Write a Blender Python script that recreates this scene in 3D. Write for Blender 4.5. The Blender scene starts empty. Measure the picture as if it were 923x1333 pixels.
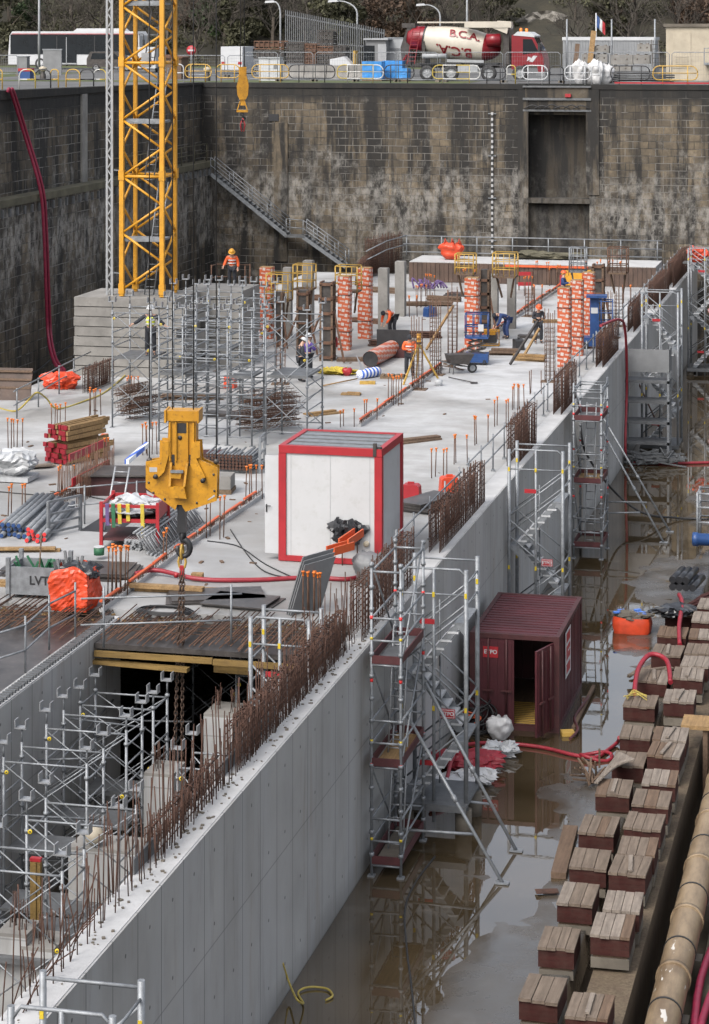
import bpy, math, random
from mathutils import Vector, Matrix, noise
random.seed(7)
PI = math.pi
sc = bpy.context.scene
# ------------------------------------------------------------------ camera
F_PX = 3000.0
TH = math.atan(708.5 / F_PX)          # the dock axis (+Y) runs to the right of the view
EYE = 19.0
cam_d = bpy.data.cameras.new('camera')
cam = bpy.data.objects.new('camera', cam_d)
sc.collection.objects.link(cam)
cam.location = (0, 0, EYE)
cam.rotation_euler = (PI / 2, 0, TH)
cam_d.sensor_fit = 'VERTICAL'
cam_d.sensor_height = 36
cam_d.lens = 36 * F_PX / 1333
cam_d.shift_y = -(666.5 - 40) / 1333
cam_d.clip_start = 0.5
cam_d.clip_end = 3000
sc.camera = cam
# ------------------------------------------------------------------ world: overcast day
SUN_EL, SUN_AZ = math.radians(48), math.radians(205)
w = bpy.data.worlds.new('World')
sc.world = w
w.use_nodes = True
nt = w.node_tree
bg = nt.nodes['Background']
sky = nt.nodes.new('ShaderNodeTexSky')
sky.sky_type = 'NISHITA'
sky.sun_disc = False
sky.sun_elevation = SUN_EL
sky.sun_rotation = SUN_AZ
sky.air_density = 1.0
sky.dust_density = 5.0
hs = nt.nodes.new('ShaderNodeHueSaturation')
hs.inputs['Saturation'].default_value = 0.42
nt.links.new(sky.outputs[0], hs.inputs['Color'])
nt.links.new(hs.outputs[0], bg.inputs['Color'])
bg.inputs['Strength'].default_value = 0.15
sun_d = bpy.data.lights.new('sun', 'SUN')
sun_d.energy = 0.8
sun_d.angle = math.radians(25)
sun_d.color = (1.0, 0.98, 0.95)
sun = bpy.data.objects.new('sun', sun_d)
sc.collection.objects.link(sun)
sdir = Vector((math.sin(SUN_AZ) * math.cos(SUN_EL), math.cos(SUN_AZ) * math.cos(SUN_EL), math.sin(SUN_EL)))
sun.rotation_euler = sdir.to_track_quat('Z', 'Y').to_euler()
sc.view_settings.view_transform = 'Standard'
sc.view_settings.look = 'None'
sc.view_settings.exposure = 1.0
sc.view_settings.gamma = 1.0

# ------------------------------------------------------------------ measuring helpers
_s, _c = math.sin(TH), math.cos(TH)
def P(px, py, z=5.0):
    """ground position (survey of the photograph): point at height z seen at photo pixel px,py"""
    t = (EYE - z) * F_PX / (py - 40.0)
    a = (px - 461.5) / F_PX * t
    return Vector((-_s * t + _c * a, _c * t + _s * a, z))
def PY(px, py, Y):
    a = (px - 461.5) / F_PX
    t = Y / (_c + _s * a)
    return Vector(((-_s + _c * a) * t, Y, EYE - (py - 40.0) / F_PX * t))
def PX(px, py, X):
    a = (px - 461.5) / F_PX
    t = X / (-_s + _c * a)
    return Vector((X, (_c + _s * a) * t, EYE - (py - 40.0) / F_PX * t))
ORD = ['first', 'second', 'third', 'fourth', 'fifth', 'sixth', 'seventh', 'eighth', 'ninth', 'tenth', 'eleventh', 'twelfth',
       'thirteenth', 'fourteenth', 'fifteenth', 'sixteenth', 'seventeenth', 'eighteenth', 'nineteenth', 'twentieth',
       'twenty-first', 'twenty-second', 'twenty-third', 'twenty-fourth', 'twenty-fifth', 'twenty-sixth', 'twenty-seventh', 'twenty-eighth', 'twenty-ninth', 'thirtieth']
# ------------------------------------------------------------------ materials
def lin(h):
    h = h.lstrip('#')
    o = []
    for i in (0, 2, 4):
        v = int(h[i:i + 2], 16) / 255
        o.append(v / 12.92 if v <= .04045 else ((v + .055) / 1.055) ** 2.4)
    return tuple(o)
class N:
    def __init__(s, name):
        s.m = bpy.data.materials.new(name)
        s.m.use_nodes = True
        s.t = s.m.node_tree
        s.b = s.t.nodes['Principled BSDF']
    def n(s, typ, **k):
        nd = s.t.nodes.new('ShaderNode' + typ)
        for a, v in k.items():
            setattr(nd, a, v)
        return nd
    def l(s, a, b):
        s.t.links.new(a, b)
    def coord(s, scale=(1, 1, 1), kind='Object'):
        tc = s.n('TexCoord')
        mp = s.n('Mapping')
        mp.inputs['Scale'].default_value = scale
        s.l(tc.outputs[kind], mp.inputs['Vector'])
        return mp.outputs[0]
    def noise(s, vec, scale, detail=4, rough=.55, dist=0):
        x = s.n('TexNoise')
        s.l(vec, x.inputs['Vector'])
        x.inputs['Scale'].default_value = scale
        x.inputs['Detail'].default_value = detail
        x.inputs['Roughness'].default_value = rough
        x.inputs['Distortion'].default_value = dist
        return x.outputs['Fac']
    def ramp(s, fac, stops):
        r = s.n('ValToRGB')
        e = r.color_ramp.elements
        while len(e) < len(stops):
            e.new(.5)
        for i, (p, c) in enumerate(stops):
            e[i].position = p
            e[i].color = (c, c, c, 1) if not isinstance(c, tuple) else (*c, 1)
        s.l(fac, r.inputs[0])
        return r.outputs[0]
    def mix(s, f, a, b, mode='MIX'):
        x = s.n('MixRGB', blend_type=mode)
        for i, v in enumerate((f, a, b)):
            if hasattr(v, 'is_output'):
                s.l(v, x.inputs[i])
            elif i == 0:
                x.inputs[0].default_value = v
            else:
                x.inputs[i].default_value = (*v, 1) if len(v) == 3 else v
        return x.outputs[0]
    def math(s, op, a, b=0.0, clamp=False):
        x = s.n('Math', operation=op, use_clamp=clamp)
        for i, v in enumerate((a, b)):
            if hasattr(v, 'is_output'):
                s.l(v, x.inputs[i])
            else:
                x.inputs[i].default_value = v
        return x.outputs[0]
    def bump(s, h, strength=.3, dist=.02):
        b = s.n('Bump')
        b.inputs['Strength'].default_value = strength
        b.inputs['Distance'].default_value = dist
        s.l(h, b.inputs['Height'])
        s.l(b.outputs[0], s.b.inputs['Normal'])
    def set(s, col=None, rough=None, metal=None):
        if col is not None:
            if hasattr(col, 'is_output'):
                s.l(col, s.b.inputs['Base Color'])
            else:
                s.b.inputs['Base Color'].default_value = (*col, 1)
        if rough is not None:
            if hasattr(rough, 'is_output'):
                s.l(rough, s.b.inputs['Roughness'])
            else:
                s.b.inputs['Roughness'].default_value = rough
        if metal is not None:
            s.b.inputs['Metallic'].default_value = metal
        return s.m
def mul(c, k):
    return tuple(min(1, x * k) for x in c)
def basic(name, col, rough=.6, metal=0, var=.25, scale=3, dirt=.25, dirtcol=(.06, .05, .04), bump=0):
    """paint / metal / cloth with blotches, small specks and a little grime"""
    if isinstance(col, str):
        col = lin(col)
    q = N(name)
    v = q.coord()
    oi = q.n('ObjectInfo')
    add = q.n('VectorMath', operation='ADD')
    q.l(v, add.inputs[0]); q.l(oi.outputs['Random'], add.inputs[1])
    v = add.outputs[0]
    a = q.noise(v, scale, 5)
    c = q.mix(q.ramp(a, [(.3, 0), (.7, 1)]), mul(col, 1 - var), mul(col, 1 + var))
    d = q.noise(v, scale * 5, 6, .7)
    c = q.mix(q.ramp(d, [(.52, 0), (.72, dirt)]), c, dirtcol)
    q.set(c, rough, metal)
    if bump:
        q.bump(d, bump, .02)
    return q.m
M = {}
M['galv'] = basic('galvanized_steel', (.20, .212, .225), .52, .35, .25, 6, .35, (.1, .095, .09))
M['panel'] = basic('scuffed_cabin_panel', (.43, .435, .44), .5, 0, .06, .7, .32, (.28, .27, .245))
M['galv_dark'] = basic('weathered_steel', (.12, .125, .13), .55, .35, .25, 4, .3, (.1, .09, .08))
M['alu'] = basic('aluminium', (.30, .31, .32), .42, .45, .15, 6, .15, (.2, .2, .2))
M['rust'] = basic('rusty_steel', (.06, .028, .018), .85, 0, .45, 9, .35, (.05, .025, .018))
M['rust2'] = basic('rusty_brown_steel', (.10, .052, .032), .85, 0, .4, 5, .3, (.05, .03, .02))
M['yellow'] = basic('crane_yellow_paint', (.52, .25, .018), .45, 0, .14, 3, .25, (.12, .08, .04))
M['yellow_dirty'] = basic('dirty_yellow_paint', (.40, .25, .05), .6, 0, .25, 4, .35, (.1, .07, .04))
M['hook_yellow'] = basic('hook_block_paint', (.43, .205, .012), .42, 0, .22, 2.5, .75, (.13, .06, .015), .1)
M['black'] = basic('black_plastic', (.018, .018, .02), .5, 0, .3, 4, .2, (.06, .055, .05))
M['rubber'] = basic('tyre_rubber', (.025, .025, .026), .8, 0, .2, 4, .3, (.08, .07, .06))
M['dark_steel'] = basic('dark_steel', (.05, .045, .042), .5, .3, .35, 5, .3, (.1, .06, .04))
M['red'] = basic('red_paint', (.30, .016, .022), .45, 0, .12, 3, .2, (.12, .03, .025))
M['red_hose'] = basic('red_hose', (.22, .012, .022), .5, 0, .2, 6, .2, (.1, .04, .03))
M['pink_hose'] = basic('crimson_hose', (.19, .01, .035), .5, 0, .2, 6, .2, (.1, .03, .04))
M['orange'] = basic('orange_plastic', (.50, .085, .022), .5, 0, .12, 8, .1, (.3, .1, .05))
M['orange_cap'] = basic('orange_safety_cap', (.60, .15, .018), .5, 0, .2, 14, .05, (.3, .1, .05))
M['orange_tarp'] = basic('orange_tarpaulin', (.52, .055, .018), .42, 0, .25, 3, .3, (.3, .05, .02))
M['blue'] = basic('blue_paint', (.014, .05, .16), .45, 0, .15, 4, .3, (.05, .05, .06))
M['blue_tarp'] = basic('blue_tarpaulin', (.035, .21, .52), .4, 0, .25, 2.5, .1, (.1, .2, .4))
M['white'] = basic('white_paint', (.42, .43, .44), .5, 0, .06, 2, .18, (.35, .32, .28))
M['white_bag'] = basic('white_woven_bag', (.48, .48, .48), .6, 0, .15, 3, .2, (.35, .33, .3))
M['cream'] = basic('cream_paint', (.36, .315, .24), .6, 0, .12, 1.5, .3, (.25, .2, .15))
M['grey'] = basic('grey_paint', (.15, .155, .16), .55, 0, .15, 2, .25, (.1, .1, .1))
M['lgrey'] = basic('light_grey_paint', (.27, .28, .29), .55, 0, .12, 2, .25, (.2, .19, .18))
M['glass'] = basic('dark_glass', (.012, .015, .018), .07, 0, .2, 1, .1, (.03, .03, .03))
M['cloth_dark'] = basic('dark_work_cloth', (.022, .024, .03), .9, 0, .35, 12, .2, (.06, .05, .05))
M['cloth_navy'] = basic('navy_work_cloth', (.02, .04, .12), .9, 0, .3, 12, .2, (.05, .05, .06))
M['hivis_orange'] = basic('orange_hi_vis_cloth', (.62, .09, .015), .7, 0, .15, 12, .1, (.4, .1, .05))
M['hivis_yellow'] = basic('yellow_hi_vis_cloth', (.62, .66, .06), .7, 0, .15, 12, .1, (.3, .3, .05))
M['purple_cloth'] = basic('purple_cloth', (.07, .045, .2), .85, 0, .2, 12, .1)
M['skin'] = basic('skin', (.42, .25, .18), .55, 0, .1, 12, .05)
M['reflect'] = basic('reflective_tape', (.6, .6, .6), .35, .2, .1, 12, .1, (.3, .3, .3))
M['concrete_block'] = basic('precast_concrete', (.20, .192, .178), .85, 0, .25, 1.2, .5, (.13, .12, .11), .25)
M['concrete_light'] = basic('fresh_concrete', (.38, .38, .38), .8, 0, .12, 1.5, .3, (.25, .24, .23), .2)
M['concrete_dirty'] = basic('stained_concrete', (.115, .10, .08), .85, 0, .4, .9, .6, (.07, .06, .045), .35)
M['stone_moss'] = basic('mossy_stone', (.09, .082, .055), .9, 0, .35, 1.2, .5, (.06, .065, .03), .4)
M['burgundy'] = basic('burgundy_container_paint', (.060, .0125, .017), .5, 0, .25, 1.2, .35, (.06, .022, .02))
M['burgundy_dk'] = basic('worn_burgundy_paint', (.05, .013, .014), .6, 0, .35, 2.5, .45, (.05, .025, .02))
M['maroon_board'] = basic('maroon_toe_board', (.065, .016, .018), .6, 0, .25, 4, .3)
M['pipe_beige'] = None
M['ply'] = basic('film_faced_plywood', (.045, .04, .038), .4, 0, .5, 1.5, .5, (.11, .10, .09))
M['ply_brown'] = basic('brown_formwork_panel', (.07, .042, .03), .6, 0, .35, 1.5, .35, (.13, .1, .08))
M['sling_yellow'] = basic('yellow_sling', (.42, .32, .035), .75, 0, .2, 9, .2, (.2, .15, .05))
M['sling_purple'] = basic('purple_sling', (.10, .06, .16), .75, 0, .2, 9, .2)
M['chain'] = basic('rusty_chain', (.09, .06, .045), .6, .4, .4, 14, .3, (.03, .02, .015))
M['green'] = basic('green_paint', (.02, .11, .05), .6, 0, .2, 6, .2)
M['film'] = basic('clear_plastic_film', (.36, .37, .38), .25, 0, .2, 3, .25, (.3, .3, .3))
M['yellow_tag'] = basic('yellow_plastic_tag', (.5, .37, .02), .5, 0, .1, 9, .1)
M['red_tag'] = basic('red_tape', (.6, .03, .03), .5, 0, .1, 9, .1)
M['cable'] = basic('black_cable', (.015, .015, .016), .55, 0, .2, 9, .1)
M['yellow_hose'] = basic('yellow_hose', (.36, .28, .06), .5, 0, .2, 9, .1)
M['bag_black'] = basic('black_bin_bag', (.02, .021, .024), .28, 0, .3, 5, .1, (.1, .1, .1), .3)
M['blue_film'] = basic('blue_printed_film', (.08, .2, .6), .4, 0, .2, 6, .1)
M['drum_white'] = basic('cream_drum_paint', (.42, .385, .325), .45, 0, .1, 1.5, .35, (.3, .25, .2))
M['truck_red'] = basic('deep_red_lacquer', (.17, .009, .015), .3, 0, .12, 1.5, .2, (.08, .02, .02))
M['emitter_off'] = basic('orange_beacon', (.8, .2, .02), .3)
def wood(name, col, rough=.8, dirt=.4, axis=1):
    q = N(name)
    sc_ = [9, 9, 9]; sc_[axis] = .7
    v = q.coord(tuple(sc_))
    oi = q.n('ObjectInfo')
    add = q.n('VectorMath', operation='ADD')
    q.l(v, add.inputs[0]); q.l(oi.outputs['Random'], add.inputs[1])
    a = q.noise(add.outputs[0], 1.5, 6, .65)
    c = q.mix(q.ramp(a, [(.3, 0), (.7, 1)]), mul(col, .62), mul(col, 1.2))
    b = q.noise(q.coord(), 2.6, 6, .7)
    kn = q.noise(q.coord(), 13, 3, .6)
    c = q.mix(q.ramp(kn, [(.62, 0), (.7, .6)]), c, mul(col, .3))
    c = q.mix(q.ramp(b, [(.45, 0), (.75, dirt)]), c, (.07, .045, .035))
    q.set(c, rough)
    q.b.inputs['Specular IOR Level'].default_value = .22
    q.bump(a, .35, .01)
    return q.m
M['stained_brown'] = wood('stained_brown_concrete', (.12, .093, .063), .85, .6, 2)
M['wood_grey'] = wood('weathered_grey_plank', (.155, .122, .095))
M['wood_pale'] = wood('pale_weathered_plank', (.215, .182, .152))
M['wood_brown'] = wood('brown_weathered_plank', (.135, .092, .064))
M['wood_new'] = wood('new_timber', (.28, .18, .085))
M['beam_yellow'] = wood('yellow_formwork_beam', (.20, .13, .045), .65, .3, 0)
M['wood_red'] = wood('dark_red_painted_timber', (.042, .0115, .0095), .8, .5, 0)
M['pallet'] = wood('pallet_wood', (.16, .115, .075))
def concrete_deck(name, k):
    q = N(name)
    v = q.coord()
    a = q.noise(v, .16, 6, .6, .4)
    b = q.noise(v, 1.3, 6, .65)
    f = q.noise(v, 14, 5, .7)
    st = q.noise(q.coord((.25, 3.0, 1)), 1.2, 4, .6)
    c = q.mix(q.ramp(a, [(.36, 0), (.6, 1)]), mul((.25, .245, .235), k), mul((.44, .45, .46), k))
    c = q.mix(q.ramp(b, [(.35, .35), (.65, 0)]), c, (.20, .19, .175))
    c = q.mix(q.ramp(st, [(.35, .22), (.6, 0)]), c, (.22, .215, .21))
    c = q.mix(q.ramp(f, [(.55, 0), (.75, .35)]), c, (.16, .15, .14))
    wet = q.ramp(q.noise(v, .33, 5, .6), [(.5, 0), (.62, 1)])
    c = q.mix(q.math('MULTIPLY', wet, .3), c, (.15, .145, .135))
    r = q.math('SUBTRACT', .8, q.math('MULTIPLY', wet, .38))
    q.set(c, r)
    q.bump(f, .15, .01)
    return q.m
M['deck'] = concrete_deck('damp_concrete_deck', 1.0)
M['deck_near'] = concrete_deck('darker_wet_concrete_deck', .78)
def formwork_wall():
    q = N('board_formed_concrete')
    tc = q.n('TexCoord'); sep = q.n('SeparateXYZ'); q.l(tc.outputs['Object'], sep.inputs[0])
    v = q.coord()
    def line(x, period, width, off=0.0):
        m = q.math('FRACT', q.math('ADD', q.math('DIVIDE', x, period), off))
        d = q.math('ABSOLUTE', q.math('SUBTRACT', m, .5))
        return q.math('GREATER_THAN', d, .5 - width / period / 2)
    Y, Z = sep.outputs[1], sep.outputs[2]
    big = q.noise(v, .5, 5, .6)
    vs = q.noise(q.coord((1, .55, .05)), 1.6, 6, .6)      # vertical run-down streaks
    vs2 = q.noise(q.coord((1, .9, .12)), 1.7, 6, .7)
    c = q.mix(q.ramp(big, [(.3, 0), (.7, 1)]), (.29, .288, .278), (.40, .397, .385))
    # board to board tone
    wn = q.n('TexWhiteNoise', noise_dimensions='1D')
    q.l(q.math('FLOOR', q.math('DIVIDE', Y, 1.2)), wn.inputs['W'])
    c = q.mix(.22, c, q.mix(wn.outputs['Value'], (.12, .12, .122), (.31, .31, .31)))
    c = q.mix(q.ramp(vs, [(.45, 0), (.62, .6)]), c, (.36, .365, .37))
    c = q.mix(q.ramp(vs2, [(.34, .4), (.46, 0)]), c, (.16, .15, .135))
    rust = q.math('MULTIPLY', q.ramp(q.noise(q.coord((1, 1.1, .15)), 1.3, 4, .6), [(.58, 0), (.75, .55)]), 1.0)
    c = q.mix(rust, c, (.20, .155, .11))
    c = q.mix(q.math('MULTIPLY', line(Y, 1.2, .03), .8), c, (.09, .09, .09))
    c = q.mix(q.math('MULTIPLY', line(Z, 3.3, .03, .12), .45), c, (.1, .1, .1))
    # tie holes
    vv = q.n('CombineXYZ')
    q.l(q.math('SUBTRACT', q.math('FRACT', q.math('DIVIDE', Y, 1.2)), .5), vv.inputs[0])
    q.l(q.math('MULTIPLY', q.math('SUBTRACT', q.math('FRACT', q.math('DIVIDE', Z, 1.3)), .5), 1.08), vv.inputs[1])
    ln = q.n('VectorMath', operation='LENGTH'); q.l(vv.outputs[0], ln.inputs[0])
    c = q.mix(q.math('MULTIPLY', q.math('LESS_THAN', ln.outputs['Value'], .028), .8), c, (.05, .05, .05))
    damp = q.ramp(q.math('ADD', q.math('MULTIPLY', Z, .6), q.math('MULTIPLY', big, .5)), [(.2, .55), (.62, 0)])
    c = q.mix(damp, c, (.10, .095, .085))
    q.set(c, .62)
    q.bump(q.noise(v, 8, 5), .12, .01)
    return q.m
M['wall'] = formwork_wall()
def masonry(name, ax, dark=1.0, bw=.92, rh=.44, efflo=1.0):
    q = N(name)
    tc = q.n('TexCoord'); sep = q.n('SeparateXYZ'); q.l(tc.outputs['Object'], sep.inputs[0])
    cb = q.n('CombineXYZ')
    wob = q.noise(tc.outputs['Object'], 1.1, 3)
    q.l(q.math('ADD', sep.outputs[ax], q.math('MULTIPLY', wob, .12)), cb.inputs[0])
    q.l(q.math('ADD', sep.outputs[2], q.math('MULTIPLY', wob, .07)), cb.inputs[1])
    br = q.n('TexBrick'); q.l(cb.outputs[0], br.inputs['Vector'])
    br.inputs['Scale'].default_value = 1
    br.inputs['Brick Width'].default_value = bw
    br.inputs['Row Height'].default_value = rh
    br.inputs['Mortar Size'].default_value = .022
    br.inputs['Mortar Smooth'].default_value = .3
    br.inputs['Bias'].default_value = 0
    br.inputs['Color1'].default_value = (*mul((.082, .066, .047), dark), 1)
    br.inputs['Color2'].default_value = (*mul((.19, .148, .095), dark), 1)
    br.inputs['Mortar'].default_value = (.034, .03, .025, 1)
    br.offset_frequency = 2
    v = tc.outputs['Object']
    sc3 = [1, 1, 1]; sc3[2] = .12
    vs = q.noise(q.coord(tuple(sc3)), .9, 6, .65)
    vs2 = q.noise(q.coord((1, 1, .05)), 2.6, 5, .6)
    c = br.outputs['Color']
    n1 = q.noise(v, .35, 6, .65)
    c = q.mix(q.ramp(n1, [(.35, .75), (.62, 0)]), c, mul((.018, .016, .013), 1))
    c = q.mix(q.ramp(q.noise(v, 3.2, 6, .7), [(.4, .45), (.62, 0)]), c, (.04, .035, .03))
    c = q.mix(q.ramp(vs, [(.44, .92), (.53, 0)]), c, (.011, .0105, .010))
    c = q.mix(q.ramp(vs2, [(.38, .75), (.47, 0)]), c, (.014, .013, .012))
    # lime bloom: along the joints and in patches low on the wall
    Z = sep.outputs[2]
    band = q.math('SUBTRACT', 1.0, q.math('MULTIPLY', q.math('ABSOLUTE', q.math('SUBTRACT', Z, 8.0)), .2), True)
    pz = q.noise(v, .5, 6, .68, .3)
    pf = q.noise(q.coord((1.7, 1.7, .9)), 1.4, 9, .74)
    patch = q.math('MULTIPLY', q.ramp(q.math('ADD', q.math('MULTIPLY', pz, .62), q.math('MULTIPLY', band, .16)), [(.37, 0), (.47, 1)]), q.ramp(pf, [(.42, 0), (.58, 1)]))
    joint = q.math('MULTIPLY', br.outputs['Fac'], q.ramp(q.noise(v, .55, 5, .65), [(.43, 0), (.54, 1)]))
    eff = q.math('MAXIMUM', q.math('MULTIPLY', patch, .66), q.math('MULTIPLY', joint, .5))
    c = q.mix(q.math('MULTIPLY', eff, efflo, True), c, (.29, .275, .25))
    # dark crust under the coping
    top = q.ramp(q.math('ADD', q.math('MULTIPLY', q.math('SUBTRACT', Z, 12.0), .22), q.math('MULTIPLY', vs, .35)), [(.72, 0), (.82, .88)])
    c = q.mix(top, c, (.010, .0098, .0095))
    q.set(c, .85)
    h = q.math('SUBTRACT', q.math('MULTIPLY', pf, .6), br.outputs['Fac'])
    q.bump(h, .8, .05)
    return q.m
M['masonry'] = masonry('dark_stained_masonry', 0)
M['stained'] = masonry('stained_old_concrete', 0, 1.05, 60, 40, .55)
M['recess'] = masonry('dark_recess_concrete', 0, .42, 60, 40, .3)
M['masonry_side'] = masonry('dark_stained_masonry_side', 1, .85, .95, .5, 1.25)
def floor_mat():
    q = N('wet_dock_floor')
    v = q.coord()
    a = q.noise(v, .45, 6, .65)
    b = q.noise(v, 5, 6, .7)
    c = q.mix(q.ramp(a, [(.35, 0), (.65, 1)]), (.042, .038, .033), (.092, .089, .085))
    c = q.mix(q.ramp(b, [(.45, 0), (.7, .5)]), c, (.07, .06, .05))
    tc = q.n('TexCoord'); sep = q.n('SeparateXYZ'); q.l(tc.outputs['Object'], sep.inputs[0])
    wet = q.ramp(sep.outputs[2], [(.0, 1), (.035, 0)])
    c = q.mix(wet, c, (.06, .048, .035))
    r = q.mix(q.ramp(a, [(.38, 0), (.6, 1)]), (.08, .08, .08), (.42, .42, .42))
    q.set(c, r)
    q.bump(b, .2, .015)
    return q.m
M['floor'] = floor_mat()
def water_mat():
    q = N('muddy_puddle_water')
    v = q.coord()
    a = q.noise(v, .3, 4)
    c = q.mix(q.ramp(a, [(.35, 0), (.65, 1)]), (.036, .025, .012), (.066, .048, .028))
    q.set(c, .015)
    q.b.inputs['IOR'].default_value = 2.3
    q.bump(q.noise(v, 3.5, 3), .035, .01)
    scum = q.ramp(q.noise(v, 1.1, 8, .75), [(.56, 0), (.68, 1)])
    q.set(q.mix(q.math('MULTIPLY', scum, .5), c, (.12, .105, .085)), q.math('ADD', .012, q.math('MULTIPLY', scum, .12)))
    return q.m
M['water'] = water_mat()
def ground_mat(name, c1, c2, sc_=1, rough=.9):
    q = N(name)
    v = q.coord()
    a = q.noise(v, .25 * sc_, 6, .65); b = q.noise(v, 3 * sc_, 6, .7)
    c = q.mix(q.ramp(a, [(.35, 0), (.65, 1)]), c1, c2)
    c = q.mix(q.ramp(b, [(.4, .5), (.6, 0)]), c, mul(c1, .6))
    q.set(c, rough); q.bump(b, .5, .05)
    return q.m
M['asphalt'] = ground_mat('worn_asphalt', (.075, .075, .075), (.13, .13, .128))
M['grass'] = ground_mat('rough_grass', (.045, .065, .018), (.10, .11, .035), 2)
M['hill'] = ground_mat('leaf_litter_slope', (.02, .0185, .012), (.042, .036, .022), 1.5)
M['rock'] = ground_mat('pale_cut_rock', (.12, .11, .095), (.24, .225, .20), 1.6)
M['bark'] = basic('tree_bark', (.085, .07, .055), .9, 0, .3, 2, .3)
M['twig'] = basic('winter_twigs', (.06, .051, .042), .9, 0, .35, .6, .2)
M['leaf_green'] = basic('evergreen_leaves', (.032, .052, .018), .7, 0, .55, .8, .3, (.012, .02, .008))
M['leaf_olive'] = basic('olive_leaves', (.046, .045, .021), .75, 0, .5, .8, .3, (.02, .02, .01))
M['leaf_brown'] = basic('brown_autumn_leaves', (.060, .036, .021), .8, 0, .5, .8, .3, (.03, .018, .01))
def wrap_mat():
    q = N('orange_printed_wrap')
    tc = q.n('TexCoord'); sep = q.n('SeparateXYZ'); q.l(tc.outputs['Object'], sep.inputs[0])
    cb = q.n('CombineXYZ')
    q.l(q.math('ADD', q.math('MULTIPLY', sep.outputs[0], 1), q.math('MULTIPLY', sep.outputs[1], 1)), cb.inputs[0])
    q.l(sep.outputs[2], cb.inputs[1])
    mp = q.n('Mapping'); mp.inputs['Rotation'].default_value = (0, 0, .12); q.l(cb.outputs[0], mp.inputs[0])
    s2 = q.n('SeparateXYZ'); q.l(mp.outputs[0], s2.inputs[0])
    X, Z = s2.outputs[0], s2.outputs[1]
    row = q.math('FLOOR', q.math('DIVIDE', Z, .2))
    xs = q.math('ADD', q.math('DIVIDE', X, .42), q.math('MULTIPLY', row, .37))
    fx = q.math('FRACT', xs); fz = q.math('FRACT', q.math('DIVIDE', Z, .2))
    def box(f, a, b):
        return q.math('MULTIPLY', q.math('GREATER_THAN', f, a), q.math('LESS_THAN', f, b))
    sq = q.math('MULTIPLY', box(fx, .62, .92), box(fz, .2, .85))
    letters = q.math('MULTIPLY', q.math('MULTIPLY', box(fx, .05, .55), box(fz, .38, .7)),
                     q.math('GREATER_THAN', q.math('FRACT', q.math('MULTIPLY', fx, 12)), .35))
    k = q.math('MAXIMUM', sq, letters)
    n = q.noise(tc.outputs['Object'], 2.5, 5)
    base = q.mix(q.ramp(n, [(.3, 0), (.7, 1)]), (.30, .05, .018), (.44, .105, .04))
    c = q.mix(k, base, (.42, .39, .36))
    q.set(c, .45)
    return q.m
M['wrap'] = wrap_mat()
def stripe_mat(name, c1, c2, axis, period):
    q = N(name)
    tc = q.n('TexCoord'); sep = q.n('SeparateXYZ'); q.l(tc.outputs['Object'], sep.inputs[0])
    f = q.math('GREATER_THAN', q.math('FRACT', q.math('DIVIDE', sep.outputs[axis], period)), .5)
    q.set(q.mix(f, c1, c2), .5)
    return q.m
M['gauge'] = stripe_mat('tide_gauge_stripes', (.02, .02, .02), (.36, .36, .36), 2, .34)
M['blue_stripe'] = stripe_mat('blue_white_stripes', (.04, .12, .5), (.7, .72, .75), 0, .22)
M['hoop_mix'] = stripe_mat('yellow_white_paint_bands', (.36, .27, .05), (.42, .42, .40), 0, 1.7)
M['net'] = stripe_mat('orange_white_mesh', (.40, .09, .035), (.40, .37, .34), 1, .7)
def pipe_mat():
    q = N('stained_beige_pipe')
    v = q.coord((2, .5, 2))
    a = q.noise(v, 1.1, 6, .65); b = q.noise(v, 5, 5, .7)
    c = q.mix(q.ramp(a, [(.35, 0), (.6, 1)]), (.13, .088, .05), (.25, .185, .115))
    c = q.mix(q.ramp(b, [(.5, 0), (.75, .5)]), c, (.09, .07, .045))
    c = q.mix(q.ramp(q.noise(v, 2.6, 3, .5), [(.68, 0), (.70, .8)]), c, (.6, .58, .54))
    q.set(c, .5)
    return q.m
M['pipe_beige'] = pipe_mat()

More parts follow.
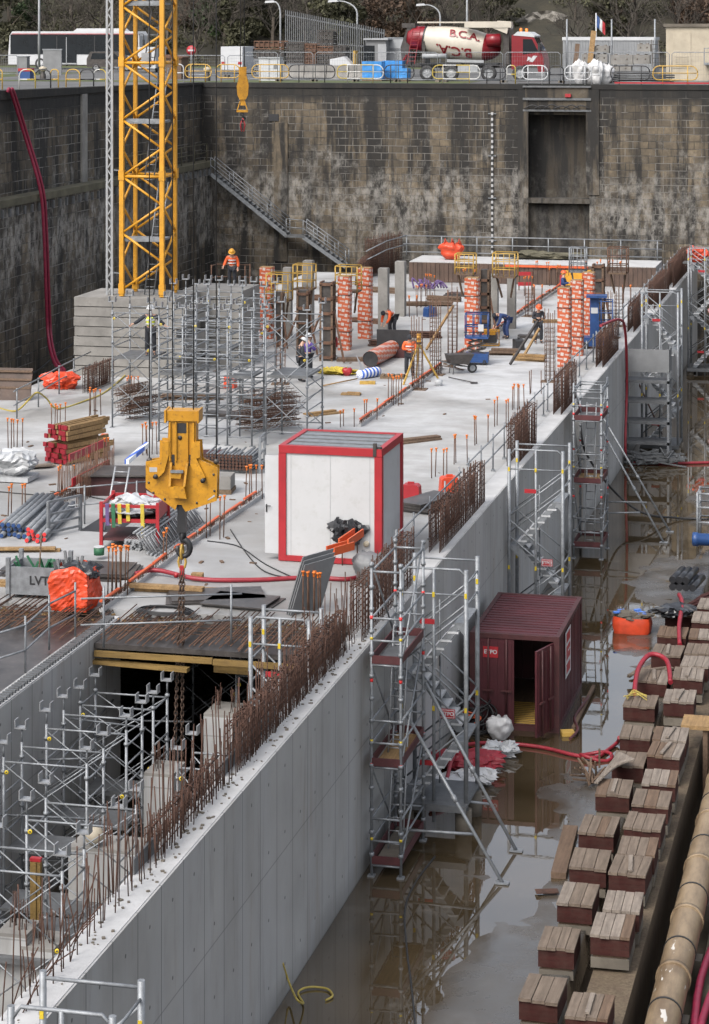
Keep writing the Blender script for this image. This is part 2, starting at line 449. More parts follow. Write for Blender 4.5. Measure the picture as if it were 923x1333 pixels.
# ------------------------------------------------------------------ mesh builder
EACH = {'post', 'leg', 'pin', 'stud', 'drum_support', 'yellow_tag', 'tag', 'red_plate', 'corner_post', 'saddle', 'waler', 'stringer', 'top_rail', 'frame_rail', 'mesh_panel', 'red_end', 'upright', 'raking_prop', 'bracket', 'buttress', 'rung', 'window_post', 'yellow_tape', 'bolt_hole', 'end_cap', 'ledger'}
class MB:
    def __init__(s):
        s.v = []; s.f = []; s.sm = []
    def add(s, vs, fs, smooth=False):
        o = len(s.v)
        s.v += [tuple(v) for v in vs]
        for f in fs:
            s.f.append(tuple(i + o for i in f)); s.sm.append(smooth)
        return s
    def box(s, c, size, rz=0, tilt=None):
        hx, hy, hz = size[0] / 2, size[1] / 2, size[2] / 2
        R = Matrix.Rotation(rz, 3, 'Z')
        if tilt is not None:
            R = R @ tilt
        c = Vector(c)
        vs = [c + R @ Vector((x * hx, y * hy, z * hz)) for z in (-1, 1) for y in (-1, 1) for x in (-1, 1)]
        return s.add(vs, [(0, 2, 3, 1), (4, 5, 7, 6), (0, 1, 5, 4), (1, 3, 7, 5), (3, 2, 6, 7), (2, 0, 4, 6)])
    def bx(s, x0, y0, z0, x1, y1, z1):
        return s.box(((x0 + x1) / 2, (y0 + y1) / 2, (z0 + z1) / 2), (abs(x1 - x0), abs(y1 - y0), abs(z1 - z0)))
    def beam(s, a, b, wd, ht):
        a, b = Vector(a), Vector(b)
        d = (b - a); L = d.length
        if L < 1e-6:
            return s
        z = d.normalized()
        up = Vector((0, 0, 1)) if abs(z.z) < .95 else Vector((0, 1, 0))
        x = up.cross(z).normalized(); y = z.cross(x)
        vs = [p + x * sx * wd / 2 + y * sy * ht / 2 for p in (a, b) for sy in (-1, 1) for sx in (-1, 1)]
        return s.add(vs, [(0, 2, 3, 1), (4, 5, 7, 6), (0, 1, 5, 4), (1, 3, 7, 5), (3, 2, 6, 7), (2, 0, 4, 6)])
    def tube(s, pts, r, n=6, caps=True, r2=None):
        pts = [Vector(p) for p in pts]
        m = len(pts)
        rings = []
        prevx = None
        for i, p in enumerate(pts):
            d = (pts[min(i + 1, m - 1)] - pts[max(i - 1, 0)])
            z = d.normalized() if d.length > 1e-9 else Vector((0, 0, 1))
            if prevx is None:
                up = Vector((0, 0, 1)) if abs(z.z) < .9 else Vector((0, 1, 0))
                x = up.cross(z).normalized()
            else:
                x = (prevx - z * prevx.dot(z))
                x = x.normalized() if x.length > 1e-6 else Vector((1, 0, 0))
            prevx = x
            y = z.cross(x)
            rr = r if r2 is None else r + (r2 - r) * i / max(1, m - 1)
            rings.append([p + (x * math.cos(2 * PI * k / n) + y * math.sin(2 * PI * k / n)) * rr for k in range(n)])
        vs = [v for R in rings for v in R]
        fs = []
        for i in range(m - 1):
            for k in range(n):
                k2 = (k + 1) % n
                fs.append((i * n + k, i * n + k2, (i + 1) * n + k2, (i + 1) * n + k))
        s.add(vs, fs, True)
        if caps:
            o = len(s.v) - len(vs)
            s.f.append(tuple(o + k for k in reversed(range(n)))); s.sm.append(False)
            s.f.append(tuple(o + (m - 1) * n + k for k in range(n))); s.sm.append(False)
        return s
    def cyl(s, a, b, r, n=8, r2=None):
        return s.tube([a, b], r, n, True, r2)
    def lathe(s, prof, n=20, axis='Z', o=(0, 0, 0)):
        o = Vector(o)
        vs = []
        for (r, h) in prof:
            for k in range(n):
                a = 2 * PI * k / n
                p = (r * math.cos(a), r * math.sin(a), h)
                if axis == 'X':
                    p = (h, p[0], p[1])
                elif axis == 'Y':
                    p = (p[0], h, p[1])
                vs.append(o + Vector(p))
        fs = []
        for i in range(len(prof) - 1):
            for k in range(n):
                k2 = (k + 1) % n
                fs.append((i * n + k, i * n + k2, (i + 1) * n + k2, (i + 1) * n + k))
        s.add(vs, fs, True)
        return s
    def prism(s, poly, h0, h1, axis='Z', o=(0, 0, 0)):
        """poly: 2D outline extruded along axis between h0 and h1"""
        o = Vector(o)
        def mk(p, h):
            if axis == 'Z':
                return o + Vector((p[0], p[1], h))
            if axis == 'Y':
                return o + Vector((p[0], h, p[1]))
            return o + Vector((h, p[0], p[1]))
        n = len(poly)
        vs = [mk(p, h0) for p in poly] + [mk(p, h1) for p in poly]
        fs = [tuple(reversed(range(n))), tuple(range(n, 2 * n))]
        for k in range(n):
            k2 = (k + 1) % n
            fs.append((k, k2, n + k2, n + k))
        return s.add(vs, fs)
    def build(s, name, mat, parent=None, world=False):
        if name in EACH:
            got = s.islands()
            if len(got) > 1:
                return [g._build(name, mat, parent, world) for g in got][0]
        return s._build(name, mat, parent, world)
    def islands(s):
        par = list(range(len(s.v)))
        def find(i):
            while par[i] != i:
                par[i] = par[par[i]]; i = par[i]
            return i
        for f in s.f:
            r = find(f[0])
            for i in f[1:]: par[find(i)] = r
        out = {}; idx = {}
        for i, v in enumerate(s.v):
            g = out.setdefault(find(i), MB()); idx[i] = len(g.v); g.v.append(v)
        for f, sm in zip(s.f, s.sm):
            g = out[find(f[0])]; g.f.append(tuple(idx[i] for i in f)); g.sm.append(sm)
        return list(out.values())
    def _build(s, name, mat, parent=None, world=False):
        me = bpy.data.meshes.new(name)
        v = s.v
        if world and parent is not None:
            l = parent.location
            v = [(a - l.x, b - l.y, c - l.z) for a, b, c in v]
        me.from_pydata(v, [], s.f)
        me.polygons.foreach_set('use_smooth', s.sm)
        me.materials.append(M[mat] if isinstance(mat, str) else mat)
        me.update()
        o = bpy.data.objects.new(name, me)
        sc.collection.objects.link(o)
        if parent is not None:
            o.parent = parent
        return o
def tag(o, label=None, cat=None, group=None, kind=None):
    if label: o['label'] = label
    if cat: o['category'] = cat
    if group: o['group'] = group
    if kind: o['kind'] = kind
    return o
def T(name, label, cat, loc=(0, 0, 0), rz=0, group=None):
    o = bpy.data.objects.new(name, None)
    o.empty_display_size = .3
    sc.collection.objects.link(o)
    o.location = loc
    o.rotation_euler = (0, 0, rz)
    return tag(o, label, cat, group)
def kids(o):
    return [c for c in sc.collection.objects if c.parent == o]
def copy_tree(root, label=None, loc=None, rz=None, group=None, scale=None):
    def rec(o, parent):
        c = o.copy()
        sc.collection.objects.link(c)
        if parent is not None:
            c.parent = parent
        for ch in o.children:
            rec(ch, c)
        return c
    r = rec(root, None)
    if label: r['label'] = label
    if loc is not None: r.location = loc
    if rz is not None: r.rotation_euler = (0, 0, rz)
    if group: r['group'] = group
    if scale is not None: r.scale = (scale, scale, scale) if not isinstance(scale, tuple) else scale
    return r
def solo(mb, name, mat, label, cat, group=None, org=None):
    """a thing that is one mesh: origin moved to its base"""
    if org is None:
        xs = [v[0] for v in mb.v]; ys = [v[1] for v in mb.v]; zs = [v[2] for v in mb.v]
        org = ((min(xs) + max(xs)) / 2, (min(ys) + max(ys)) / 2, min(zs))
    mb.v = [(a - org[0], b - org[1], c - org[2]) for a, b, c in mb.v]
    o = mb.build(name, mat)
    o.location = org
    return tag(o, label, cat, group)
def struct(mb, name, mat):
    return tag(mb.build(name, mat), kind='structure')
def spline(pts, k=6):
    pts = [Vector(p) for p in pts]
    out = []
    n = len(pts)
    for i in range(n - 1):
        p0, p1, p2, p3 = pts[max(i - 1, 0)], pts[i], pts[i + 1], pts[min(i + 2, n - 1)]
        for j in range(k):
            t = j / k
            out.append(.5 * ((2 * p1) + (p2 - p0) * t + (2 * p0 - 5 * p1 + 4 * p2 - p3) * t * t + (3 * p1 - p0 - 3 * p2 + p3) * t ** 3))
    out.append(pts[-1])
    return out
def text_mb(txt, size, depth=.01, bold=0.0):
    cu = bpy.data.curves.new('lettering', 'FONT')
    cu.body = txt; cu.size = size; cu.extrude = depth; cu.align_x = 'CENTER'; cu.align_y = 'CENTER'
    cu.offset = bold
    o = bpy.data.objects.new('lettering', cu)
    sc.collection.objects.link(o)
    dg = bpy.context.evaluated_depsgraph_get()
    me = bpy.data.meshes.new_from_object(o.evaluated_get(dg))
    b = MB()
    b.add([v.co[:] for v in me.vertices], [tuple(p.vertices) for p in me.polygons])
    bpy.data.objects.remove(o); bpy.data.curves.remove(cu); bpy.data.meshes.remove(me)
    return b
def xform(mb, mtx):
    mb.v = [tuple(mtx @ Vector(v)) for v in mb.v]
    return mb
# ================================================================== GROUND, WATER, QUAY, HILL
XW = -11.75                     # outer face of the long new wall
DZ = 5.0                        # deck level
QZ = 15.7                       # quay level
def nz(x, y, s, seed=0.0):
    return noise.noise(Vector((x * s + seed, y * s - seed, seed * .37)))
def floor_h(x, y):
    if x > -5.15:
        return -1.7
    if -6.42 < x < -5.9:
        return -.8
    h = .002 + .032 * nz(x, y * .7, .33, 3) + .022 * nz(x, y, 1.1, 9) + .014 * nz(x, y, 2.4, 2)
    h += .02 * max(-1.6, min(2.2, x + 8.5))
    d = math.hypot((x + 9.0) / 1.7, (y - 79.5) / 5.0)
    h += .045 * max(0, 1 - d) - .022 * min(1, max(0, (y - 56) / 8)) * (1 if x < -7.2 else .4)
    d = math.hypot((x + 8.2) / 1.0, (y - 45.2) / 3.6)
    h += .05 * max(0, 1 - d)
    d = math.hypot((x + 8.3) / .8, (y - 50.2) / 1.8)
    h -= .05 * max(0, 1 - d)
    d = math.hypot((x + 8.3) / 1.0, (y - 65) / 5)
    h -= .02 * max(0, 1 - d)
    return h
xs = [-42.2, -36, -30, -24, -18, -14, -12.4]
x = -12.0
while x < -5.16:
    xs.append(x); x += .2
xs = [x for x in xs if not -6.5 < x < -5.85] + [-6.425, -6.415, -6.1, -5.905, -5.895]
xs.sort()
xs += [-5.2, -5.149, -4.5, -3.9, -3.0, 4.0]
ys = []
y = 12.0
while y < 141.5:
    ys.append(y); y += .28 if 38 < y < 95 else .6
mb = MB()
vs = [(x, y, floor_h(x, y) if x > -13 else 0.0) for y in ys for x in xs]
nx = len(xs)
fs = [(j * nx + i, j * nx + i + 1, (j + 1) * nx + i + 1, (j + 1) * nx + i) for j in range(len(ys) - 1) for i in range(nx - 1)]
mb.add(vs, fs, True)
struct(mb, 'dock_floor', 'floor')
mb = MB()
mb.add([(-11.74, 20, .004), (-6.5, 20, .004), (-6.5, 139.8, .004), (-11.74, 139.8, .004)], [(0, 1, 2, 3)])
struct(mb, 'puddle_water', 'water')
# quay level ground round the dock, one sheet with the dock left open, reaching the horizon
mb = MB()
q = [(-900, -200), (-43.0, -200), (-43.0, 140.35), (14, 140.35), (900, 140.35), (900, 212), (-900, 212)]
mb.add([(-900, -200, QZ), (-43.2, -200, QZ), (-43.2, 140.4, QZ), (-900, 140.4, QZ)], [(0, 1, 2, 3)])
mb.add([(-900, 140.4, QZ), (-23.2, 140.4, QZ), (-23.2, 143, QZ), (-900, 143, QZ)], [(0, 1, 2, 3)])
mb.add([(-17.4, 140.4, QZ), (900, 140.4, QZ), (900, 143, QZ), (-17.4, 143, QZ)], [(0, 1, 2, 3)])
mb.add([(-900, 143, QZ), (900, 143, QZ), (900, 230, QZ), (-900, 230, QZ)], [(0, 1, 2, 3)])
struct(mb, 'quay_ground', 'asphalt')
mb = MB()
mb.add([(-75, 141.5, QZ + .008), (-43.6, 141.5, QZ + .008), (-43.6, 145.2, QZ + .008), (-75, 145.2, QZ + .008)], [(0, 1, 2, 3)])
mb.add([(-43.6, 141.6, QZ + .008), (-26.5, 141.6, QZ + .008), (-26.5, 148.0, QZ + .008), (-43.6, 148.0, QZ + .008)], [(0, 1, 2, 3)])
mb.add([(-140, 152, QZ + .008), (-62, 152, QZ + .008), (-62, 171, QZ + .008), (-140, 171, QZ + .008)], [(0, 1, 2, 3)])
mb.add([(-160, 194, QZ + .008), (-40, 194, QZ + .008), (-40, 208, QZ + .008), (-160, 208, QZ + .008)], [(0, 1, 2, 3)])
struct(mb, 'grass_verge', 'grass')
mb = MB()
mb.add([(-300, 172, QZ + .012), (60, 172, QZ + .012), (60, 190, QZ + .012), (-300, 190, QZ + .012)], [(0, 1, 2, 3)])
struct(mb, 'road', 'asphalt')
# hillside
def hill_h(x, y):
    t = max(0, y - 203)
    h = QZ - .1 + min(26, t * .42) + 2.0 * nz(x, y, .03, 5) * min(1, t / 15) + .5 * nz(x, y, .17, 1) * min(1, t / 10)
    return h
mb = MB()
hx = [-420 + 8 * i for i in range(90)]; hy = [203 + 4 * j for j in range(30)] + [340, 420, 600, 900]
vs = [(x, y, hill_h(x, y)) for y in hy for x in hx]
nx = len(hx)
mb.add(vs, [(j * nx + i, j * nx + i + 1, (j + 1) * nx + i + 1, (j + 1) * nx + i) for j in range(len(hy) - 1) for i in range(nx - 1)], True)
struct(mb, 'hillside', 'hill')
# pale cut rock face low on the hill
c0 = PY(697, 52, 212)
mb = MB()
vs, fs = [], []
NXr, NZr = 26, 16
for j in range(NZr + 1):
    for i in range(NXr + 1):
        u = i / NXr; vv = j / NZr
        x = c0.x - 4.0 + 9.6 * u
        hgt = 5.2 * (math.sin(PI * min(1, max(0, u * .92 + .06))) ** .5)
        z = QZ + hgt * vv
        yy = 212.5 + 2.2 * vv + 1.3 * nz(x, z, .7, 4) + .7 * nz(x, z, 2.1, 8)
        vs.append((x, yy, z))
for j in range(NZr):
    for i in range(NXr):
        a = j * (NXr + 1) + i
        fs.append((a, a + 1, a + NXr + 2, a + NXr + 1))
mb.add(vs, fs)
struct(mb, 'rock_face', 'rock')

# ------------------------------------------------------------------ old dock walls
def wall_thing(name, mb, mat, label, cat='wall'):
    o = mb.build(name, mat)
    return tag(o, label, cat)
FY = 140.0
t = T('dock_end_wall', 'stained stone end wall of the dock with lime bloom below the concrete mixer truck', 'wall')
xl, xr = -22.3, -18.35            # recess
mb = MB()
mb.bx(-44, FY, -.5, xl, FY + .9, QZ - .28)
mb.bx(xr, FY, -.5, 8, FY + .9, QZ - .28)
mb.build('masonry', 'masonry', t)
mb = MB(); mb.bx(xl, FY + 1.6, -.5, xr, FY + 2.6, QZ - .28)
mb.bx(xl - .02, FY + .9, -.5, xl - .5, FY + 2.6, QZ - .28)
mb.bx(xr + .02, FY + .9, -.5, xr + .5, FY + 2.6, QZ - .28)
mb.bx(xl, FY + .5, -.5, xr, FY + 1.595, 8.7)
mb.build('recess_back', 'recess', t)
mb = MB()
mb.bx(-44, FY - .06, QZ - .28, xl, FY + 1.2, QZ + .02)
mb.bx(xr, FY - .06, QZ - .28, 8, FY + 1.2, QZ + .02)
mb.build('coping', 'stained', t)
# pilasters beside the recess, smooth concrete
mb = MB()
mb.bx(xl - .45, FY - .1, 5, xl + .2, FY - .002, QZ - .29)
mb.bx(xr - .2, FY - .1, 9, xr + .6, FY - .002, QZ - .29)
mb.build('recess_jamb', 'stained', t)
mb = MB(); mb.bx(xl - .1, FY - .14, 8.45, xr + .05, FY + .9, 8.75)
mb.build('recess_sill', 'recess', t)
mb = MB(); p = PY(365, 230, FY); mb.bx(p.x - .4, FY - .12, 4.5, p.x + .5, FY - .004, 13.2)
mb.build('pilaster', 'stained', t)
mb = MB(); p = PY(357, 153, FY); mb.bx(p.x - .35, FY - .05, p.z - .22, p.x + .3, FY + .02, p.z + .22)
mb.build('drain_shade', 'black', t)  # black plate on the solid wall, painted shade of the drain hole
# steel caisson gate beam hung across the recess
t = T('gate_beam', 'rusty grey steel gate beam spanning the recess at the top of the end wall', 'beam', (-20.33, FY + .5, QZ - 2.2))
mb = MB()
mb.box((0, 0, 1.75), (3.9, 1.2, .7)); mb.box((0, -.05, .95), (3.92, 1.0, .55)); mb.box((0, .1, .5), (3.8, .6, .3))
mb.build('beam', 'stained', t)
mb = MB(); mb.box((0, -.62, 1.32), (4.2, .12, .14)); mb.box((0, -.56, .62), (4.2, .12, .12)); mb.box((0, -.64, 2.08), (4.2, .14, .1))
mb.build('flange', 'galv_dark', t)
mb = MB()
for k in range(6):
    x0 = -2.0 + k * .6
    mb.tube(spline([(x0, -.7, .72), (x0 + .5, -.75, .9 + .15 * random.random()), (x0 + 1.0, -.7, .74)], 4), .04, 5)
mb.build('rope', 'cable', t)
mb = MB(); mb.box((.7, -.7, 1.55), (.35, .2, .2)); mb.build('latch', 'red', t)
# tide gauge
p = PY(641, 135, FY)
t = T('tide_gauge', 'black and white striped tide gauge strip fixed to the end wall', 'gauge', (p.x, FY - .08, 4.8))
mb = MB(); mb.box((0, 0, 4.6), (.13, .05, 9.2)); mb.build('staff', 'gauge', t)
mb = MB()
for k in range(4):
    mb.box((0, .02, 1.3 + k * 2.6), (.5, .05, .06))
mb.build('bracket', 'galv', t)
# left dock wall
t = T('dock_side_wall', 'dark stone side wall of the dock with a ledge halfway up', 'wall')
mb = MB()
mb.bx(-43.9, -20, 10.8, -43.0, FY, QZ - .1)
mb.bx(-43.0 - .9, -20, -.5, -42.1, FY, 10.45)
mb.build('masonry', 'masonry_side', t)
mb = MB(); mb.bx(-43.0, -20, 10.45, -42.02, FY, 10.8); mb.build('ledge', 'stone_moss', t)
mb = MB(); mb.prism([(-20, QZ - .1), (FY + .2, QZ - .1), (FY + .2, QZ + .02), (100, QZ + .42), (-20, QZ + .42)], -43.9, -42.9, 'X'); mb.build('coping', 'stained', t)
mb = MB()
y = 60.0
while y < 139:
    mb.bx(-42.1, y, 9.95, -41.98, y + .14, 10.35); y += .98
mb.build('bracket', 'galv_dark', t)
mb = MB(); p = PX(108, 170, -43); mb.bx(-43, p.y - .4, 10.81, -42.88, p.y + .4, QZ - .12); mb.build('pilaster', 'concrete_block', t)
# ledge guard rail near the stairs, on the left wall
t = T('ledge_railing', 'rusty yellowish railing on the ledge of the side wall at the stair head', 'railing', (-42.3, 130, 10.8))
mb = MB()
for k in range(8):
    mb.cyl((0, -9.5 + k * 2.6, 0), (0, -9.5 + k * 2.6, 1.1), .04)
mb.build('post', 'stone_moss', t)
mb = MB()
for z in (.55, 1.1):
    mb.cyl((0, -9.6, z), (0, 8.8, z), .035)
mb.build('rail', 'stone_moss', t)
# steel stairs down the end wall
a = PY(277, 226, FY - 1.0); b = PY(375, 306, FY - 1.0); c = PY(397, 308, FY - 1.0); d = PY(452, 347, FY - 1.0)
t = T('steel_stairs', 'grey steel stairs descending along the end wall with a half landing', 'stairs', (d.x, FY - 1.0, d.z))
O = Vector(t.location)
def flight(a, b, name_parent):
    mb = MB()
    for o in (-.45, .45):
        mb.beam(a - O + Vector((0, o, 0)), b - O + Vector((0, o, 0)), .06, .22)
    mb.build('stringer', 'galv', name_parent)
    mb = MB(); n = max(3, int(abs(b.z - a.z) / .2))
    for i in range(n):
        p = a.lerp(b, (i + .5) / n) - O
        mb.box(p + Vector((0, 0, .05)), (.26, .9, .04))
    mb.build('treads', 'galv_dark', name_parent)
    mb = MB()
    for o in (-.45, .45):
        for h in (.55, 1.05):
            mb.cyl(a - O + Vector((0, o, h)), b - O + Vector((0, o, h)), .028)
        for i in range(5):
            p = a.lerp(b, i / 4) - O
            mb.cyl(p + Vector((0, o, 0)), p + Vector((0, o, 1.05)), .025)
    mb.build('handrail', 'galv', name_parent)
flight(a, b, t); flight(c, d, t)
mb = MB(); m_ = (b + c) / 2 - O; mb.box(m_, (abs(c.x - b.x) + .2, 1.0, .14)); mb.build('landing', 'galv_dark', t)
mb = MB()
for h in (.55, 1.05):
    mb.cyl(b - O + Vector((0, -.45, h)), c - O + Vector((0, -.45, h)), .028)
mb.build('landing_rail', 'galv', t)

# ------------------------------------------------------------------ new building: deck and walls
t = T('building_deck', 'pale damp concrete deck of the new building on which the crews work', 'concrete deck')
mb = MB()
mb.bx(-33.3, 69.0, DZ - .4, -12.41, 124, DZ)
mb.bx(-33.3, 124.0, DZ - .4, -12.41, 129.7, DZ - .003)
mb.build('slab', 'deck', t)
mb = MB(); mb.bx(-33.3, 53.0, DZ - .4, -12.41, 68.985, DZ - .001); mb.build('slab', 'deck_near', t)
mb = MB()
for k in range(160):
    s = random.uniform(.02, .09); mb.box((random.uniform(-31, -13), random.choice((random.uniform(53.3, 70), random.uniform(70, 120))), DZ + s * .15), (s * 2.5, s, s * .5), random.random() * 3)
o = mb.build('site_debris', 'wood_brown', t); o['kind'] = 'stuff'
mb = MB(); mb.bx(-33.3, 20, 0, -32.9, 124, DZ - .41); mb.bx(-33.3, 129.2, 0, -12.5, 129.6, DZ - .41)
mb.bx(-32.8, 72.0, 0, -12.5, 72.3, DZ - .41)
mb.build('wall', 'concrete_dirty', t)
# raised far part
a = P(527, 372); b = P(850, 366)
mb = MB(); mb.bx(-26.6, 126.0, DZ, -12.9, 129.6, DZ + 1.12); mb.build('raised_slab', 'concrete_light', t)
mb = MB()
x = -26.6
while x < -12.95:
    mb.bx(x, 125.86 + .05 * random.random(), DZ + .01, x + .23, 125.995, DZ + 1.08); x += .25
mb.build('board_edge', 'ply_brown', t)
t = T('new_dock_wall', 'long grey board marked concrete wall with tie holes beside the wet dock floor', 'concrete wall')
mb = MB()
mb.bx(-12.4, 18, -.3, XW, 139.2, DZ)
mb.build('wall', 'wall', t)
wall_root = t
mb = MB()
mb.bx(-12.4, 18, DZ, -11.79, 56, DZ + .012)
mb.bx(-12.4, 56, DZ, -11.79, 139, DZ + .010)
mb.build('top_face', 'concrete_light', t)
mb = MB()   # broken mortar crumbs on the wall head
for k in range(170):
    y = random.uniform(30, 54); s = random.uniform(.008, .035)
    mb.box((random.uniform(-12.2, -11.85), y, DZ + .012 + s / 3), (s * 1.6, s * 2, s), random.random() * 3)
o = mb.build('mortar_crumbs', 'concrete_dirty', t); o['kind'] = 'stuff'
mb = MB()
for (y0, y1) in ((36.3, 37.6), (41.5, 45.2)):
    mb.bx(-12.36, y0, DZ + .01, -12.32, y1, DZ + .28)
mb.build('stop_board', 'galv_dark', t)
# buttress jog where the wall steps (seen right of the second stair tower)
mb = MB(); mb.bx(XW, 84.9, -.2, XW + .35, 86.0, DZ - .02); mb.build('buttress', 'wall', t)
# left inner wall of the pit and the plywood deck beside it
LX = -18.2
t = T('pit_wall', 'concrete wall on the left of the open pit with a toothed top edge', 'concrete wall')
mb = MB(); mb.bx(LX - .45, 25, 0, LX, 52.6, 4.9); mb.build('wall', 'wall', t)
mb = MB(); mb.bx(LX - .3, 25, 4.9, LX - .02, 52.6, 4.93)
mb.build('top_edge', 'concrete_light', t)
mb = MB()
y = 40.0
while y < 52.4:
    mb.bx(LX - .28, y, 4.93, LX - .06, y + .09, 5.0); y += .17
mb.build('toothed_strip', 'galv_dark', t)
t = T('formwork_deck', 'dark wet plywood formwork deck at the left edge in front of the slab', 'formwork deck')
mb = MB(); mb.bx(-33, 20, 4.72, LX - .5, 52.9, 4.86); mb.bx(LX + .02, 50.7, 4.66, -12.42, 52.98, 4.78)
mb.build('plywood', 'ply', t)
mb = MB()
for (x0, x1, y, z) in ((LX + .05, -15.3, 50.62, 4.5), (-15.28, -12.45, 50.62, 4.48)):
    mb.bx(x0, y - .04, z + .0, x1, y + .04, z + .13)
mb.build('edge_beam', 'beam_yellow', t)
a = P(94, 858, 4.35); b = P(245, 872, 4.35)
mb = MB(); mb.beam(a, b, .2, .09)
tag(mb.build('formwork_beam', 'beam_yellow'), 'yellow timber beam with red end lying on two shoring heads over the pit', 'beam')
a = P(280, 868, 4.3); b = P(330, 872, 4.3)
mb = MB(); mb.beam(a, b, .2, .2)
tag(mb.build('formwork_beam', 'beam_yellow'), 'short yellow timber beam at the right corner of the pit edge', 'beam')
# rebar sticking out of the slab edge over the plywood
def bar_field(x0, x1, y0, y1, n, zlo, label):
    mb = MB()
    for k in range(n):
        x = x0 + (x1 - x0) * (k + random.random() * .8) / n
        L = random.uniform(.9, 1.12) * (y1 - y0)
        z = zlo + random.choice((0, .07, .16))
        mb.tube([(x, y1 + .3, z + .04), (x + random.uniform(-.06, .06), y1 + .3 - L, z + random.uniform(-.02, .05))], .015, 5)
    for k in range(5):
        y = y1 - .25 - k * .3
        mb.tube([(x0, y, zlo + .03), (x1, y + .02, zlo + .03)], .011, 5)
    return solo(mb, 'rebar_mat', 'rust2', label, 'rebar', 'rebar over the slab edge')
bar_field(LX + .1, -12.6, 50.45, 53.0, 95, 4.86, 'dense rusty rebar ends projecting over the plywood at the front edge of the deck')
bar_field(-26, LX - .3, 50.4, 53.0, 100, 4.92, 'rusty rebar ends projecting over the plywood at the far left of the deck edge')
mb = MB()
for k in range(90):
    mb.box((random.uniform(-24, -13), random.uniform(52.2, 52.9), 4.9), (.05, .09, .04), random.random() * 3)
tag(mb.build('rebar_spacers', 'wood_new'), 'small pale spacer blocks scattered among the rebar ends at the deck edge', 'spacers', None, 'stuff')
# pit: cross walls with white heads
for (px0, px1, py, z, d, lab) in ((187, 228, 1006, 3.2, .9, 'pale concrete stub wall right of the shoring, behind the rusty bars'),
                                  (89, 200, 1102, 3.0, .8, 'wide pale concrete stub wall in the pit below the round lamp'),
                                  (265, 306, 929, 3.4, 1.0, 'pale concrete stub wall under the deck edge by the small stair tower'),
                                  (-5, 38, 1214, 3.0, .7, 'low pale concrete stub wall at the left edge of the photo'),
                                  (26, 74, 1232, 2.8, .8, 'low concrete block with bent bars on its head by the yellow timber')):
    a = P(px0, py, z); b = P(px1, py, z)
    t = T('stub_wall', lab, 'concrete wall', ((a.x + b.x) / 2, a.y + d / 2, 0))
    L = b.x - a.x
    mb = MB(); mb.box((0, 0, z / 2 - .03), (L, d, z - .06)); mb.build('wall', 'wall', t)
    mb = MB(); mb.box((0, 0, z - .028), (L - .004, d - .004, .064)); mb.build('head', 'concrete_block', t)
    mb = MB()
    for k in range(12):
        x = random.uniform(-L / 2 + .08, L / 2 - .08); y = random.uniform(-d / 2 + .1, d / 2 - .1)
        mb.tube([(x, y, z), (x + random.uniform(-.05, .05), y, z + random.uniform(.25, .6))], .009, 5)
    mb.build('starter_bars', 'rust', t)

# ------------------------------------------------------------------ dock floor right side: stub walls, trench, steps
t = T('block_wall', 'stained brown concrete wall carrying the right row of timber dock blocks', 'concrete wall')
mb = MB(); mb.bx(-5.98, 18, -2, -5.12, 92, .1); mb.build('wall', 'stained_brown', t)
mb = MB()
tag(MB().bx(-7.0, 18, -1.2, -6.44, 92, .02).build('block_kerb', 'stained_brown'), 'low stained concrete kerb under the left row of timber dock blocks', 'concrete kerb')
for k in range(5):
    mb.bx(-4.0 + k * .55, 15, -2, 4, 95, -1.0 + .42 * (k + 1))
struct(mb, 'dock_steps', 'stone_moss')
# ================================================================== BACKGROUND ON THE QUAY
# ---- trees on the hillside
def leaf_cloud(mb, blobs, n, size):
    for k in range(n):
        c, r = random.choice(blobs)
        while True:
            d = Vector((random.uniform(-1, 1), random.uniform(-1, 1), random.uniform(-1, 1)))
            if .25 < d.length < 1: break
        p = Vector(c) + Vector((d.x * r[0], d.y * r[1], d.z * r[2]))
        a = Vector((random.gauss(0, 1), random.gauss(0, 1), random.gauss(0, 1))).normalized()
        b = a.cross(Vector((random.gauss(0, 1), random.gauss(0, 1), random.gauss(0, 1)))).normalized()
        s = size * random.uniform(.5, 1.4)
        mb.add([p - a * s, p + b * s * .55, p + a * s, p - b * s * .55], [(0, 1, 2, 3)])
def branch(mb, p, d, L, r, depth):
    q = p + d * L
    mid = p + d * L * .5 + Vector((random.uniform(-1, 1), random.uniform(-1, 1), random.uniform(-.3, .3))) * L * .08
    mb.tube([p, mid, q], r, 4, False, r * .6)
    if depth == 0: return
    for k in range(random.choice((2, 3, 3))):
        nd = (d + Vector((random.gauss(0, .5), random.gauss(0, .5), random.gauss(.12, .35)))).normalized()
        branch(mb, p.lerp(q, random.uniform(.55, 1)), nd, L * random.uniform(.6, .85), r * .58, depth - 1)
